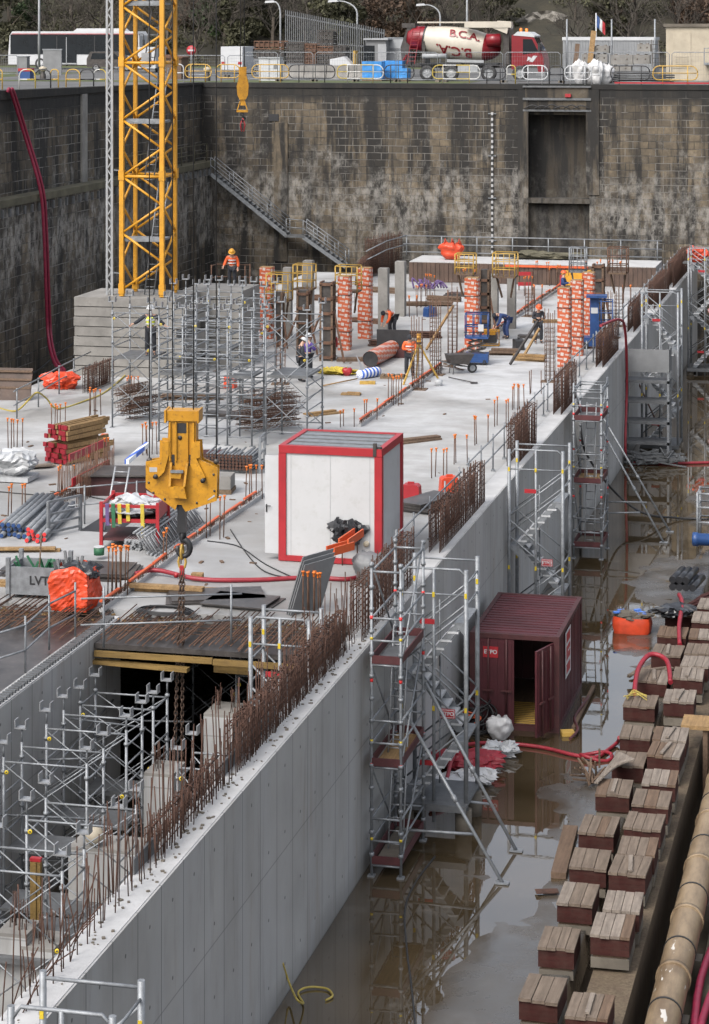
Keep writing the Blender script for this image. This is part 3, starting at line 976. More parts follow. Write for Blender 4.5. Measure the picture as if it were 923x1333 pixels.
def make_tree(kind, label):
    t = T({'bare': 'bare_tree', 'green': 'evergreen_tree', 'olive': 'shrubby_tree', 'brown': 'autumn_tree'}[kind], label, 'tree', (0, 0, -300), 0, 'trees and shrubs on the hillside')
    if kind == 'bare':
        mb = MB(); mb.tube([(0, 0, -1), (.1, 0, 1), (.0, .1, 3)], .2, 6, False, .14); mb.build('trunk', 'bark', t)
        mb = MB()
        for k in range(7):
            branch(mb, Vector((0, 0, 1.0 + k * .35)), Vector((random.gauss(0, .55), random.gauss(0, .5), .8)).normalized(), 2.2, .075, 4)
        mb.build('crown', 'twig', t)
        return t
    mb = MB(); mb.tube([(0, 0, -1), (.1, 0, 1.5), (-.1, .1, 4)], .2, 6, False, .1)
    for k in range(5):
        mb.tube([(0, 0, 1 + k * .5), (random.uniform(-2, 2), random.uniform(-1.5, 1.5), 3 + random.random() * 2)], .08, 4, False, .03)
    mb.build('trunk', 'bark', t)
    mb = MB(); bl = []
    for k in range(15):
        a = random.random() * 2 * PI; rr = random.uniform(.2, 2.6)
        bl.append(((math.cos(a) * rr, math.sin(a) * rr * .8, random.uniform(.4, 6.5)), (random.uniform(.6, 1.5), random.uniform(.6, 1.4), random.uniform(.5, 1.2))))
    leaf_cloud(mb, bl, 3600 if kind != 'brown' else 2600, .19)
    mb.build('crown', {'green': 'leaf_green', 'olive': 'leaf_olive', 'brown': 'leaf_brown'}[kind], t)
    return t
protos = {k: make_tree(k, 'tree') for k in ('bare', 'green', 'olive', 'brown')}
protos['bare2'] = make_tree('bare', 'tree'); protos['olive2'] = make_tree('olive', 'tree'); protos['brown2'] = make_tree('brown', 'tree')
kinds = []
spec = []
random.seed(21)
for row, (Y, n) in enumerate(((206, 26), (213, 26), (222, 24), (234, 20))):
    for i in range(n):
        px = -40 + (1010) * (i + random.uniform(.1, .9)) / n
        if row < 2 and 655 < px < 735: continue
        u = px
        if u < 40: pool = ['green', 'olive', 'bare']
        elif u < 230: pool = ['bare', 'bare2', 'olive', 'bare', 'bare2']
        elif u < 330: pool = ['olive', 'brown', 'bare', 'green']
        elif u < 480: pool = ['olive2', 'bare', 'olive', 'bare2', 'green']
        elif u < 600: pool = ['brown', 'green', 'olive', 'bare2']
        elif u < 760: pool = ['bare', 'olive2', 'bare2']
        else: pool = ['brown2', 'bare', 'brown', 'olive2', 'bare2']
        spec.append((px, Y + random.uniform(-2, 2), random.choice(pool), row))
spec.sort()
cnt = {}
tot = {}
names = {'bare': 'leafless grey brown tree', 'bare2': 'leafless grey brown tree', 'green': 'dark evergreen tree', 'olive': 'dull olive green shrubby tree', 'olive2': 'dull olive green shrubby tree', 'brown': 'russet brown autumn tree', 'brown2': 'russet brown autumn tree'}
rows = ('at the foot of the hill', 'on the lower slope', 'partway up the slope', 'high on the slope behind')
used = set()
for (px, Y, k, row) in spec:
    pos = PY(px, 60, Y); x = pos.x
    z = hill_h(x, Y) if Y > 203 else QZ
    key = (names[k], row); cnt[key] = cnt.get(key, 0) + 1
    lab = '%s %s, %s such from the left' % (names[k], rows[row], ORD[cnt[key] - 1])
    o = protos[k] if k not in used else copy_tree(protos[k])
    used.add(k)
    o.location = (x, Y, z - .4); o.rotation_euler.z = random.random() * 6.28
    s = random.uniform(.75, 1.3) * (1.15 if row > 1 else .9); o.scale = (s, s, s * random.uniform(.85, 1.15))
    o['label'] = lab
for k in protos:
    if k not in used:
        for c_ in list(protos[k].children): bpy.data.objects.remove(c_)
        bpy.data.objects.remove(protos[k])
# undergrowth on the slope
mb = MB(); bl = []
for k in range(420):
    x = random.uniform(-110, 12); Y = random.uniform(203, 226)
    p0 = PY(697, 52, Y).x
    if abs(x - p0) < 5.5 and Y < 217: continue
    bl.append(((x, Y, hill_h(x, Y) + .5), (1.4, 1.2, .8)))
leaf_cloud(mb, bl, 42000, .15)
tag(mb.build('undergrowth', 'leaf_olive'), 'tangled low undergrowth covering the slope of the hill', 'undergrowth', None, 'stuff')
# bunker front in the rock
for i, px in enumerate((701, 725)):
    p = PY(px, 43, 211.2)
    t = T('stone_doorway', ('left' if i == 0 else 'right') + ' hand small dark doorway in a stone surround at the foot of the pale rock', 'doorway', (p.x, 211.2, QZ))
    mb = MB(); mb.bx(-.75, 0, 0, -.4, .5, 2.6); mb.bx(.4, 0, 0, .75, .5, 2.6); mb.bx(-.75, 0, 2.2, .75, .48, 2.62); mb.build('surround', 'concrete_block', t)
    mb = MB(); mb.bx(-.4, .2, 0, .4, .3, 2.2); mb.build('door', 'dark_steel', t)

# ---- coach
def wheel(parent, x, y, r, wd, rimmat='lgrey', name='wheel'):
    mb = MB(); mb.lathe([(r * .62, -wd / 2), (r * .9, -wd / 2), (r, -wd * .35), (r, wd * .35), (r * .9, wd / 2), (r * .62, wd / 2)], 24, 'Y')
    o = mb.build(name, 'rubber', parent); o.location = (x, y, r)
    mb = MB(); mb.lathe([(.001, -wd * .3), (r * .2, -wd * .42), (r * .3, -wd * .3), (r * .55, -wd * .25), (r * .62, -wd * .45), (r * .62, wd * .45), (.001, wd * .4)], 20, 'Y')
    for k in range(8):
        a = k * PI / 4; mb.box((math.cos(a) * r * .42, -wd * .32, math.sin(a) * r * .42), (.06, .08, .06))
    mb.build('rim', rimmat, o)
    return o
p = PY(18, 89, 187); pe = PY(188, 89, 187); L = pe.x - p.x
t = T('coach', 'white coach with a dark window band parked beyond the left end of the quay', 'bus', ((p.x + pe.x) / 2, 187, QZ))
mb = MB()
prof = [(-L / 2, .4), (-L / 2 - .02, 1.2), (-L / 2 + .12, 2.9), (-L / 2 + .35, 3.25), (L / 2 - .3, 3.25), (L / 2 - .05, 2.9), (L / 2, 1.2), (L / 2 - .05, .4)]
mb.prism(prof, -1.25, 1.25, 'Y'); mb.build('body', 'white', t)
mb = MB(); mb.bx(-L / 2 + .2, -1.29, 1.3, L / 2 - 1.8, -1.251, 2.98); mb.bx(L / 2 - 1.7, -1.29, 1.2, L / 2 - .15, -1.252, 2.98)
mb.build('window', 'glass', t)
mb = MB()
for x in (-3.2, -1.5, 1.9, 3.4):
    mb.bx(x - .04, -1.305, 1.55, x + .04, -1.291, 2.85)
mb.build('window_post', 'black', t)
mb = MB(); mb.bx(-L / 2 + 4.4, -1.30, .45, -L / 2 + 6.2, -1.292, 2.8); dr = mb.build('door', 'glass', t)
mb = MB(); mb.bx(-L / 2 + 5.27, -1.33, .5, -L / 2 + 5.33, -1.302, 2.75); mb.bx(-L / 2 + 4.4, -1.33, .45, -L / 2 + 6.2, -1.302, .55); mb.build('door_frame', 'lgrey', dr)
mb = MB(); mb.prism([(-.1, 3.25), (.2, 3.5), (4.0, 3.5), (4.3, 3.25)], -1.0, 1.0, 'Y'); mb.build('roof_unit', 'white', t)
mb = MB(); mb.bx(-L / 2 + .3, -1.27, 3.0, L / 2 - .3, -1.253, 3.06); mb.build('stripe', 'red', t)
for x in (-L / 2 + 2.9, L / 2 - 2.6):
    wheel(t, x, -1.12, .5, .3)
mb = MB(); mb.tube(spline([(L / 2 - .1, -1.2, 3.0), (L / 2 + .35, -1.35, 3.0), (L / 2 + .4, -1.4, 2.5)], 4), .04, 5); mb.box((L / 2 + .4, -1.4, 2.3), (.12, .25, .5)); mb.build('mirror', 'black', t)
# ---- cars
def car(px, pyb, Y, label, matn, h=1.6, L=4.3, van=False, rz=0):
    p = PY(px, pyb, Y)
    t = T('parked_van' if van else 'parked_car', label, 'van' if van else 'car', (p.x, Y, QZ), rz)
    mb = MB()
    if van:
        pr = [(-L / 2, .35), (-L / 2, h), (L / 2 - 1.3, h), (L / 2 - .6, 1.2), (L / 2, 1.0), (L / 2, .35)]
        gl = [(L / 2 - 1.9, 1.25), (L / 2 - 1.9, h - .18), (L / 2 - 1.32, h - .18), (L / 2 - .8, 1.25)]
    else:
        pr = [(-L / 2, .35), (-L / 2, 1.0), (-L / 2 + .3, h), (L / 2 - 1.9, h), (L / 2 - 1.1, 1.0), (L / 2, .85), (L / 2, .35)]
        gl = [(-L / 2 + .35, 1.0), (-L / 2 + .5, h - .12), (L / 2 - 1.95, h - .12), (L / 2 - 1.35, 1.0)]
    mb.prism(pr, -.85, .85, 'Y'); mb.build('body', matn, t)
    mb = MB(); mb.prism(gl, -.87, .87, 'Y'); mb.build('window', 'glass', t)
    for x in (-L / 2 + .8, L / 2 - .85):
        wheel(t, x, -.75, .33, .22)
    mb = MB(); mb.bx(-L / 2 - .02, -.8, .75, -L / 2 + .03, -.5, .95); mb.bx(-L / 2 - .02, .5, .75, -L / 2 + .03, .8, .95); mb.build('tail_light', 'red', t)
    mb = MB(); mb.bx(L / 2 - .03, -.8, .65, L / 2 + .02, -.45, .8); mb.build('headlight', 'lgrey', t)
    return t
car(150, 93, 178, 'dark car half hidden behind the yellow crane mast', 'dark_steel')
car(201, 93, 175, 'white van behind the right legs of the yellow crane mast', 'white', 2.0, 4.6, True, PI / 2)
car(313, 95, 170, 'white van with red tail light right of the no entry sign', 'white', 2.1, 4.8, True, PI / 2)
# ---- street lamps
def lamp(px, pytop, Y, side, label, arm=1.6, col='lgrey', pb=105):
    p = PY(px, 100, Y); zt = PY(px, pytop, Y).z
    zb = hill_h(p.x, Y) if Y > 203 else QZ
    H = zt - zb
    t = T('street_lamp', label, 'street lamp', (p.x, Y, zb), 0, 'street lamps behind the quay')
    mb = MB()
    if side == 0:
        mb.tube([(0, 0, 0), (0, 0, H + 3)], .11, 8, True, .07)
    else:
        mb.tube([(0, 0, 0), (0, 0, H - 1.0)] + [Vector((side * arm * (1 - math.cos(a)), 0, H - 1.0 + math.sin(a) * 1.0)) for a in (.3, .6, .9, 1.2, 1.5)], .075, 8, True, .045)
    mb.build('pole', col, t)
    mb = MB()
    if side == 0:
        mb.box((0, 0, H + 3), (.5, .3, .12))
    else:
        mb.prism([(side * (arm - .1), H - .06), (side * (arm + .75), H - .12), (side * (arm + .7), H + .06), (side * (arm + .1), H + .1)], -.13, .13, 'Y')
    mb.build('lamp_head', 'white', t)
lamp(51, 0, 165, 0, 'straight grey lamp post in front of the coach')
lamp(365, 2, 176, -1, 'curved lamp post nearest the left above the stacked steel cages', .5)
lamp(465, 1, 176, -1, 'curved lamp post above the grey site shed')
lamp(573, 6, 190, -1, 'curved lamp post rising behind the concrete mixer drum', 1.3)
lamp(608, -5, 195, 0, 'thin straight pole behind the concrete mixer drum')
lamp(177, 0, 170, 0, 'straight lamp post seen through the yellow crane mast')
# ---- no entry sign
p = PY(249, 93, 163)
t = T('no_entry_sign', 'round red no entry sign on a grey post right of the crane mast', 'road sign', (p.x, 163, QZ))
mb = MB(); mb.cyl((0, 0, 0), (0, 0, 2.1), .04); mb.build('post', 'galv', t)
mb = MB(); mb.lathe([(.001, -.03), (.36, -.03), (.36, .0), (.001, .0)], 24, 'Y', (0, 0, 1.85)); mb.build('disc', 'red', t)
mb = MB(); mb.box((0, -.036, 1.85), (.5, .01, .12)); mb.build('bar', 'white', t)
# ---- hoop barriers along the dock edge
hoops = [(-8, 3, 'yellow_dirty', 0), (25, 46, 'hoop_mix', 0), (46, 66, 'black', 0), (66, 76, 'yellow_dirty', 0), (86, 104, 'yellow_dirty', 0), (104, 122, 'black', 0), (122, 138, 'hoop_mix', 0),
         (226, 239, 'white', 0), (241, 275, 'yellow_dirty', 0), (281, 312, 'yellow_dirty', 0), (328, 376, 'yellow_dirty', 1), (376, 436, 'black', 1), (439, 499, 'hoop_mix', 1), (500, 539, 'black', 1), (563, 625, 'hoop_mix', 1),
         (627, 658, 'black', 1), (660, 671, 'hoop_mix', 1), (680, 713, 'white', 1), (715, 734, 'black', 1), (735, 769, 'white', 1), (770, 781, 'white', 1), (795, 846, 'black', 1), (850, 908, 'yellow_dirty', 1)]
cn = {'yellow_dirty': 'yellow', 'hoop_mix': 'yellow and white', 'black': 'black', 'white': 'white'}
ct = {}
for (x0, x1, m, side) in hoops:
    Y = 141.0
    if x1 < 140: Y = P((x0 + x1) / 2, 117.5, QZ).y
    a = PY(x0, 100, Y).x; b = PY(x1, 100, Y).x; W_ = b - a
    ct[m] = ct.get(m, 0) + 1
    t = T('hoop_barrier', '%s hoop barrier on the dock edge, %s of that colour from the left' % (cn[m], ORD[ct[m] - 1]), 'barrier', ((a + b) / 2, Y, QZ), 0, 'hoop barriers along the dock edge')
    h = 1.15; r = min(.4, W_ / 2 * .8)
    lo = .3 if W_ > 1.3 else 0
    pts = []
    for (cx, cz, a0) in ((W_ / 2 - r, h - r, 0), (-W_ / 2 + r, h - r, PI / 2)):
        for k in range(5):
            an = a0 + k * PI / 8; pts.append((cx + math.cos(an) * r, 0, cz + math.sin(an) * r))
    if lo:
        for (cx, cz, a0) in ((-W_ / 2 + r * .8, lo + r * .8, PI), (W_ / 2 - r * .8, lo + r * .8, 1.5 * PI)):
            for k in range(5):
                an = a0 + k * PI / 8; pts.append((cx + math.cos(an) * r * .8, 0, cz + math.sin(an) * r * .8))
        pts.append(pts[0])
        mb = MB(); mb.tube(pts, .036, 7); mb.build('hoop', m, t)
        for sx in (-.28, .28):
            mb = MB(); mb.cyl((W_ * sx, 0, 0), (W_ * sx, 0, h), .032); mb.build('leg', m, t)
        mb = MB(); mb.cyl((-W_ / 2 + .05, 0, .72), (W_ / 2 - .05, 0, .72), .026); mb.build('middle_rail', m, t)
    else:
        pts = [(W_ / 2, 0, 0)] + pts + [(-W_ / 2, 0, 0)]
        mb = MB(); mb.tube(pts, .036, 7); mb.build('hoop', m, t)
        mb = MB(); mb.cyl((-W_ / 2, 0, .6), (W_ / 2, 0, .6), .04); mb.build('middle_rail', m, t)
# ---- wire site fence in front of the truck
def fence_panel(px0, px1, Y, pyt, label, grp='site fence panels', dense=.16):
    a = PY(px0, 100, Y).x; b = PY(px1, 100, Y).x; W_ = b - a; h = PY(px0, pyt, Y).z - QZ
    t = T('fence_panel', label, 'fence', ((a + b) / 2, Y, QZ), 0, grp)
    mb = MB(); r = .12
    mb.tube([(-W_ / 2 + .03, 0, .05), (-W_ / 2 + .03, 0, h - r), (-W_ / 2 + .05 + r, 0, h), (W_ / 2 - .05 - r, 0, h), (W_ / 2 - .03, 0, h - r), (W_ / 2 - .03, 0, .05)], .024, 6)
    mb.cyl((-W_ / 2, 0, .15), (W_ / 2, 0, .15), .03)
    mb.build('frame', 'galv', t)
    mb = MB(); n = int(W_ / dense)
    for k in range(1, n):
        mb.cyl((-W_ / 2 + W_ * k / n, 0, .15), (-W_ / 2 + W_ * k / n, 0, h), .004, 3)
    for k in range(1, 7):
        mb.cyl((-W_ / 2, 0, h * k / 7), (W_ / 2, 0, h * k / 7), .004, 3)
    mb.build('mesh', 'galv', t)
    for sx in (-1, 1):
        mb = MB(); mb.box((sx * W_ / 2, 0, .07), (.25, .6, .14)); mb.build('foot', 'concrete_dirty', t)
pan = [(318, 362), (364, 408), (410, 462), (464, 516), (518, 570), (580, 655), (657, 730), (732, 792), (794, 872), (874, 930)]
for i, (a, b) in enumerate(pan):
    fence_panel(a, b, 145.2, 68, 'grey wire fence panel in front of the quay yard, %s from the left' % ORD[i])
for i, (a, b) in enumerate(((228, 293), (296, 340), (-12, 24))):
    fence_panel(a, b, 158, 72, ('grey wire fence panel right of the crane mast by the no entry sign', 'grey wire fence panel by the white van', 'grey wire fence panel at the left edge behind the hoop barriers')[i])
# ---- items in the yard
def box_thing(name, label, cat, px0, px1, pyt, pyb, Y, depth, matn, grp=None, z0=QZ, bands=0, door=False):
    a = PY(px0, pyb, Y); b = PY(px1, pyb, Y); zt = PY(px0, pyt, Y).z
    t = T(name, label, cat, ((a.x + b.x) / 2, Y + depth / 2, z0), 0, grp)
    W_ = b.x - a.x; h = zt - z0
    mb = MB(); mb.box((0, 0, h / 2), (W_, depth, h)); mb.build('body', matn, t)
    return t, W_, h
t, W_, h = box_thing('electric_cabinet', 'white electric cabinet with wire guard by the dock edge', 'cabinet', 337, 364, 76, 105, 146.5, .9, 'white')
mb = MB(); mb.bx(-W_ / 2 - .04, -.52, h, W_ / 2 + .04, .5, h + .08); mb.build('lid', 'lgrey', t)
mb = MB(); mb.bx(.3, -.47, .8, .55, -.451, 1.1); mb.bx(-.02, -.465, .05, .02, -.451, h - .05); mb.build('door_seam', 'grey', t)
t, W_, h = box_thing('notice_board', 'grey notice board on posts in front of the coach door', 'sign', 56, 80, 64, 82, 162, .1, 'grey')
for c_ in t.children: c_.location.z = 0
mb = MB(); mb.bx(-W_ / 2 - .05, -.08, h - .08, W_ / 2 + .05, .08, h + .02); mb.build('frame', 'galv', t)
t, W_, h = box_thing('notice_board', 'small grey wire crate left of the lamp post before the coach', 'crate', 22, 35, 74, 90, 162, .6, 'grey')
mb = MB(); mb.bx(-W_ / 2 - .04, -.34, h, W_ / 2 + .04, .34, h + .06); mb.build('lid', 'galv', t)
t.name = 'wire_crate'
t, W_, h = box_thing('tool_cabinet', 'blue and red cabinet behind the hoop barriers at the left', 'cabinet', 24, 39, 90, 117, 146, .7, 'blue')
mb = MB(); mb.bx(-W_ / 2 - .03, -.37, h * .8, W_ / 2 + .03, .36, h + .05); mb.build('lid', 'red', t)
# yellow bollards with orange caps
for i, (px, Y) in enumerate(((56, 144.5), (270, 144.5))):
    p = PY(px, 100, Y)
    t = T('mooring_bollard', ('small cream bollard with dark foot among the left hoop barriers', 'small cream bollard beside the yellow hoop right of the crane')[i], 'bollard', (p.x, Y, QZ))
    mb = MB(); mb.lathe([(.2, 0), (.2, .35), (.13, .5), (.13, .6)], 14); mb.build('foot', 'dark_steel', t)
    mb = MB(); mb.lathe([(.13, .6), (.26, .72), (.26, .85), (.001, .95)], 14); mb.build('head', 'cream', t)
# brick brown hut right of crane, gatehouse
t, W_, h = box_thing('brown_hut', 'small brown hut right behind the crane mast', 'hut', 216, 236, 76, 105, 150, 1.6, 'wood_brown')
mb = MB(); mb.prism([(-W_ / 2 - .1, h), (W_ / 2 + .1, h), (W_ / 2 + .1, h + .1), (-W_ / 2 - .1, h + .25)], -.9, .9, 'Y'); mb.build('roof', 'rust2', t)
# jersey barriers
for i in range(5):
    a = PY(368 + i * 29, 98, 152); b = PY(368 + i * 29 + 28, 98, 152)
    mb = MB(); Wd = b.x - a.x
    mb.prism([(-.3, 0), (.3, 0), (.26, .2), (.12, .45), (.1, .95), (-.1, .95), (-.12, .45), (-.26, .2)], -Wd / 2, Wd / 2, 'X')
    # prism axis X uses (y,z)
    o = mb.build('jersey_barrier', 'concrete_block'); o.location = ((a.x + b.x) / 2, 152, QZ)
    tag(o, 'grey concrete jersey barrier behind the white cabinet, %s from the left' % ORD[i], 'barrier', 'jersey barriers in the yard')
# stacks of steel cages
k_ = 0
for (x0, x1, yt, yb, n) in ((334, 372, 52, 80, 4), (376, 398, 54, 80, 5), (400, 414, 56, 80, 5), (416, 436, 38, 80, 6), (437, 452, 58, 80, 4)):
    a = PY(x0, yb, 158); b = PY(x1, yb, 158); zt = PY(x0, yt, 158).z
    t = T('steel_rack_stack', 'stack of dark steel formwork racks in the yard, %s from the left' % ORD[k_], 'stack', ((a.x + b.x) / 2, 158, QZ), 0, 'stacks of steel racks in the yard'); k_ += 1
    W_ = b.x - a.x; h = zt - QZ
    for i in range(n):
        z = h * i / n; hh = h / n * .86
        mb = MB()
        for yy in (-.6, .6):
            for zz in (z + .04, z + hh):
                mb.beam((-W_ / 2, yy, zz), (W_ / 2, yy, zz), .08, .08)
            m = max(3, int(W_ / .35))
            for q_ in range(m + 1):
                x = -W_ / 2 + W_ * q_ / m
                mb.beam((x, yy, z), (x, yy, z + hh), .05, .05)
        mb.box((0, 0, z + hh * .55), (W_ * .92, 1.1, hh * .5))
        mb.build('rack', random.choice(('dark_steel', 'rust2', 'grey')), t)
# tall screen fence (grey mesh wall) behind
a = PY(372, 60, 182); b = PY(500, 60, 172)
t = T('screen_fence', 'tall grey slatted screen fence behind the steel racks', 'fence', (a.x, 182, QZ))
mb = MB(); n = 46
for i in range(n + 1):
    u = i / n
    p = Vector((0, 0, 0)).lerp(Vector((b.x - a.x, -10, 0)), u); h = 5.0 - 1.6 * u
    mb.beam(p, p + Vector((0, 0, h)), .06, .16)
mb.build('slats', 'galv_dark', t)
mb = MB(); mb.beam((0, .1, 2.5), (b.x - a.x, -9.9, 2.0), .08, .1); mb.beam((0, .1, 4.6), (b.x - a.x, -9.9, 3.1), .08, .1); mb.build('rail', 'galv', t)
# grey site shed and stacked light crates
t, W_, h = box_thing('site_shed', 'grey flat roofed site shed left of the mixer truck', 'shed', 477, 502, 52, 82, 160, 3, 'grey')
mb = MB(); mb.bx(-W_ / 2 - .2, -1.7, h, W_ / 2 + .2, 1.7, h + .12); mb.build('roof', 'lgrey', t)
mb = MB(); mb.bx(.15, -1.53, .1, .75, -1.501, h - .3); mb.build('door', 'lgrey', t)
mb = MB(); mb.bx(-.9, -1.53, .9, -.1, -1.501, h - .4); mb.build('window', 'glass', t)
for i in range(3):
    a = PY(503, 80, 162); b = PY(527, 80, 162); W_ = b.x - a.x
    t = T('storage_crate', 'light grey crate in the pile behind the truck rear, %s from the ground' % ORD[i], 'crate', ((a.x + b.x) / 2, 162, QZ + i * .83 + .35), 0, 'grey crates behind the truck')
    mb = MB(); mb.box((0, 0, .37), (W_, 1.4, .72)); mb.build('body', 'lgrey', t)
    mb = MB(); mb.box((0, 0, .76), (W_ + .06, 1.46, .09)); mb.build('rim', 'galv', t)
mb = MB(); mb.bx(-W_ / 2, -.7, 0, W_ / 2, .7, .34); o = mb.build('plinth', 'concrete_block'); o.location = ((a.x + b.x) / 2, 162, QZ); tag(o, 'low concrete plinth under the pile of grey crates', 'plinth')
# small forklift-ish white/yellow machine
p = PY(446, 80, 157)
t = T('pallet_truck', 'white and yellow pallet truck beside the site shed', 'truck', (p.x, 157, QZ))
mb = MB(); mb.prism([(-.8, .2), (-.8, 1.3), (.2, 1.5), (.8, .9), (.8, .2)], -.5, .5, 'Y'); mb.build('body', 'white', t)
mb = MB(); mb.bx(.85, -.4, .1, 1.0, .4, 1.9); mb.build('mast', 'yellow_dirty', t)
for x in (-.5, .5): wheel(t, x, -.45, .22, .15)
# blue tarped pallets
k_ = 0
for (x0, x1, yt, yb, Y) in ((471, 497, 80, 103, 147), (498, 524, 79, 101, 148.6), (514, 531, 89, 103, 147)):
    a = PY(x0, yb, Y); b = PY(x1, yb, Y); zt = PY(x0, yt, Y).z; W_ = b.x - a.x; h = zt - QZ
    t = T('wrapped_pallet', 'pallet load under bright blue tarpaulin left of the mixer truck, %s from the left' % ORD[k_], 'pallet', ((a.x + b.x) / 2, Y + .5, QZ), 0, 'blue wrapped pallets'); k_ += 1
    for z0, z1 in ((.16, h * .52), (h * .53, h)):
        mb = MB()
        n = 8
        vs = []
        for j in range(3):
            z = z0 + (z1 - z0) * j / 2
            for q_ in range(16):
                an = 2 * PI * q_ / 16; cx, sy = math.cos(an), math.sin(an)
                f = 1 / max(abs(cx), abs(sy))
                vs.append((cx * f * W_ / 2 * random.uniform(.95, 1.02), sy * f * .5 * random.uniform(.95, 1.02), z))
        fs = [(j * 16 + q_, j * 16 + (q_ + 1) % 16, (j + 1) * 16 + (q_ + 1) % 16, (j + 1) * 16 + q_) for j in range(2) for q_ in range(16)] + [tuple(range(32, 48))]
        mb.add(vs, fs); mb.build('load', 'blue_tarp', t)
    mb = MB(); mb.box((0, 0, .08), (W_, 1.0, .14)); mb.build('pallet', 'pallet', t)
# ---- concrete mixer truck
Y = 150.3
a = PY(528, 105, Y); b = PY(709, 105, Y); L = b.x - a.x
t = T('concrete_mixer_truck', 'red and cream concrete mixer truck with a lettered drum parked on the quay', 'truck', (a.x, Y, QZ))
def tx(px): return PY(px, 100, Y - 1.2).x - a.x
def tz(py): return PY(600, py, Y - 1.2).z - QZ
mb = MB(); mb.bx(.6, -.5, .85, L - 1.2, .5, 1.12); mb.build('chassis', 'dark_steel', t)
for px in (556, 587, 636, 677):
    wheel(t, tx(px), -1.1, .51, .34)
mb = MB()
for px in (571, 634): mb.bx(tx(px) - 1.4, -1.25, 1.08, tx(px) + (1.5 if px == 571 else .7), 1.2, 1.16)
mb.build('mudguard', 'black', t)
# cab
x0, x1 = tx(666), tx(708)
mb = MB()
mb.prism([(x0, .75), (x0, 3.0), (x0 + .25, 3.12), (x1 - .75, 3.05), (x1 - .22, 2.0), (x1 - .02, 1.5), (x1 + .02, .5), (x1 - .35, .5), (x1 - .45, 1.0), (x0 + .9, 1.1), (x0 + .25, .75)], -1.22, 1.22, 'Y')
cab = mb.build('cab', 'truck_red', t)
mb = MB(); mb.prism([(x0 + .75, 1.75), (x0 + .75, 2.75), (x1 - .78, 2.75), (x1 - .35, 1.9)], -1.235, 1.235, 'Y'); mb.build('side_window', 'glass', cab)
mb = MB(); mb.add([(x1 - .70, -1.05, 2.95), (x1 - .70, 1.05, 2.95), (x1 - .19, 1.1, 1.98), (x1 - .19, -1.1, 1.98)], [(0, 1, 2, 3)]); mb.build('windscreen', 'glass', cab)
mb = MB(); mb.prism([(x0 + .1, 3.0), (x0 + .4, 3.25), (x1 - 1.0, 3.22), (x1 - .6, 2.98), (x1 - .62, 2.88)], -1.24, 1.24, 'Y'); mb.build('sun_visor', 'white', cab)
mb = MB(); mb.box((x1 - .1, -.9, .95), (.3, .4, .25)); mb.build('headlight', 'white', cab)
mb = MB(); mb.box((x1 - .3, -1.38, 2.2), (.12, .16, .6)); mb.build('mirror', 'black', cab)
mb = MB(); mb.lathe([(.1, 3.25), (.1, 3.45), (.001, 3.5)], 10, 'Z', (x0 + .5, -.5, 0)); mb.lathe([(.1, 3.22), (.1, 3.42), (.001, 3.46)], 10, 'Z', (x0 + .9, -.6, 0)); mb.build('beacon', 'emitter_off', cab)
mb = MB(); mb.bx(x1 - .5, -1.24, .35, x1 + .1, 1.24, .62); mb.build('bumper', 'grey', cab)
mb = MB(); mb.add([(x0 + 1.15, -1.236, 1.3), (x0 + 1.4, -1.236, 1.25), (x0 + 1.7, -1.236, 1.65), (x0 + 1.45, -1.236, 1.68)], [(0, 1, 2, 3)]); mb.add([(x0 + 1.0, -1.236, 1.3), (x0 + 1.35, -1.236, 1.5), (x0 + 1.1, -1.236, 1.62)], [(0, 1, 2)]); mb.build('emblem', 'white', cab)
# drum: axis from rear mouth (high) to the gearbox (low)
A = Vector((tx(527), 0, tz(48))); B = Vector((tx(655), 0, tz(66)))
ax = (B - A); DL = ax.length; ax.normalize()
rot = Vector((0, 0, 1)).rotation_difference(ax).to_matrix().to_4x4()
DM = Matrix.Translation(A) @ rot
prof_r = [(.55, 0), (.78, .35), (.88, 1.15)]
prof_w = [(.88, 1.15), (1.08, 2.6), (1.13, 3.6), (1.07, 4.5), (.93, 5.2)]
prof_f = [(.93, 5.2), (.7, 5.8), (.4, 6.2), (.001, 6.3)]
def drum_r(h):
    pr = prof_r + prof_w[1:] + prof_f[1:]
    for (r0, h0), (r1, h1) in zip(pr, pr[1:]):
        if h0 <= h <= h1: return r0 + (r1 - r0) * (h - h0) / (h1 - h0)
    return .5
dr = None
mb = MB(); mb.lathe(prof_w, 36); xform(mb, DM); dr = mb.build('drum', 'drum_white', t)
mb = MB(); mb.lathe(prof_r, 36); mb.lathe([(.62, 0), (.55, .1), (.3, .3)], 36); xform(mb, DM); mb.build('drum_rear', 'truck_red', dr)
mb = MB(); mb.lathe(prof_f, 36); xform(mb, DM); mb.build('drum_front', 'truck_red', dr)
mb = MB(); mb.lathe([(.89, 1.1), (.91, 1.14), (.905, 1.22)], 36); xform(mb, DM); mb.build('drum_band', 'black', dr)
def drum_text(txt, size, h, ang, flip, mat_='truck_red'):
    b_ = text_mb(txt, size, .0, .018)
    vs = []
    # denser mesh is not needed: letters are small against the drum radius
    for (x, y, z) in b_.v:
        if flip: x, y = -x, -y
        hh = h + x
        r = drum_r(hh) + .07
        an = ang - y / r
        # drum local axes: find the direction facing -Y (camera) and up
        vs.append(DM @ Vector((0, 0, hh)) + (Vector((0, -1, 0)) * math.cos(an) + Vector((0, 0, 1)) * -math.sin(an)) * r)
    b_.v = [tuple(v) for v in vs]
    return b_.build('lettering', mat_, dr)
drum_text('B.C.A.', .95, 3.3, .42, True)
drum_text('B.C.A.', .8, 4.0, -.62, False)
mb = MB()
b_ = Vector((tx(653), -1.3, tz(52)))
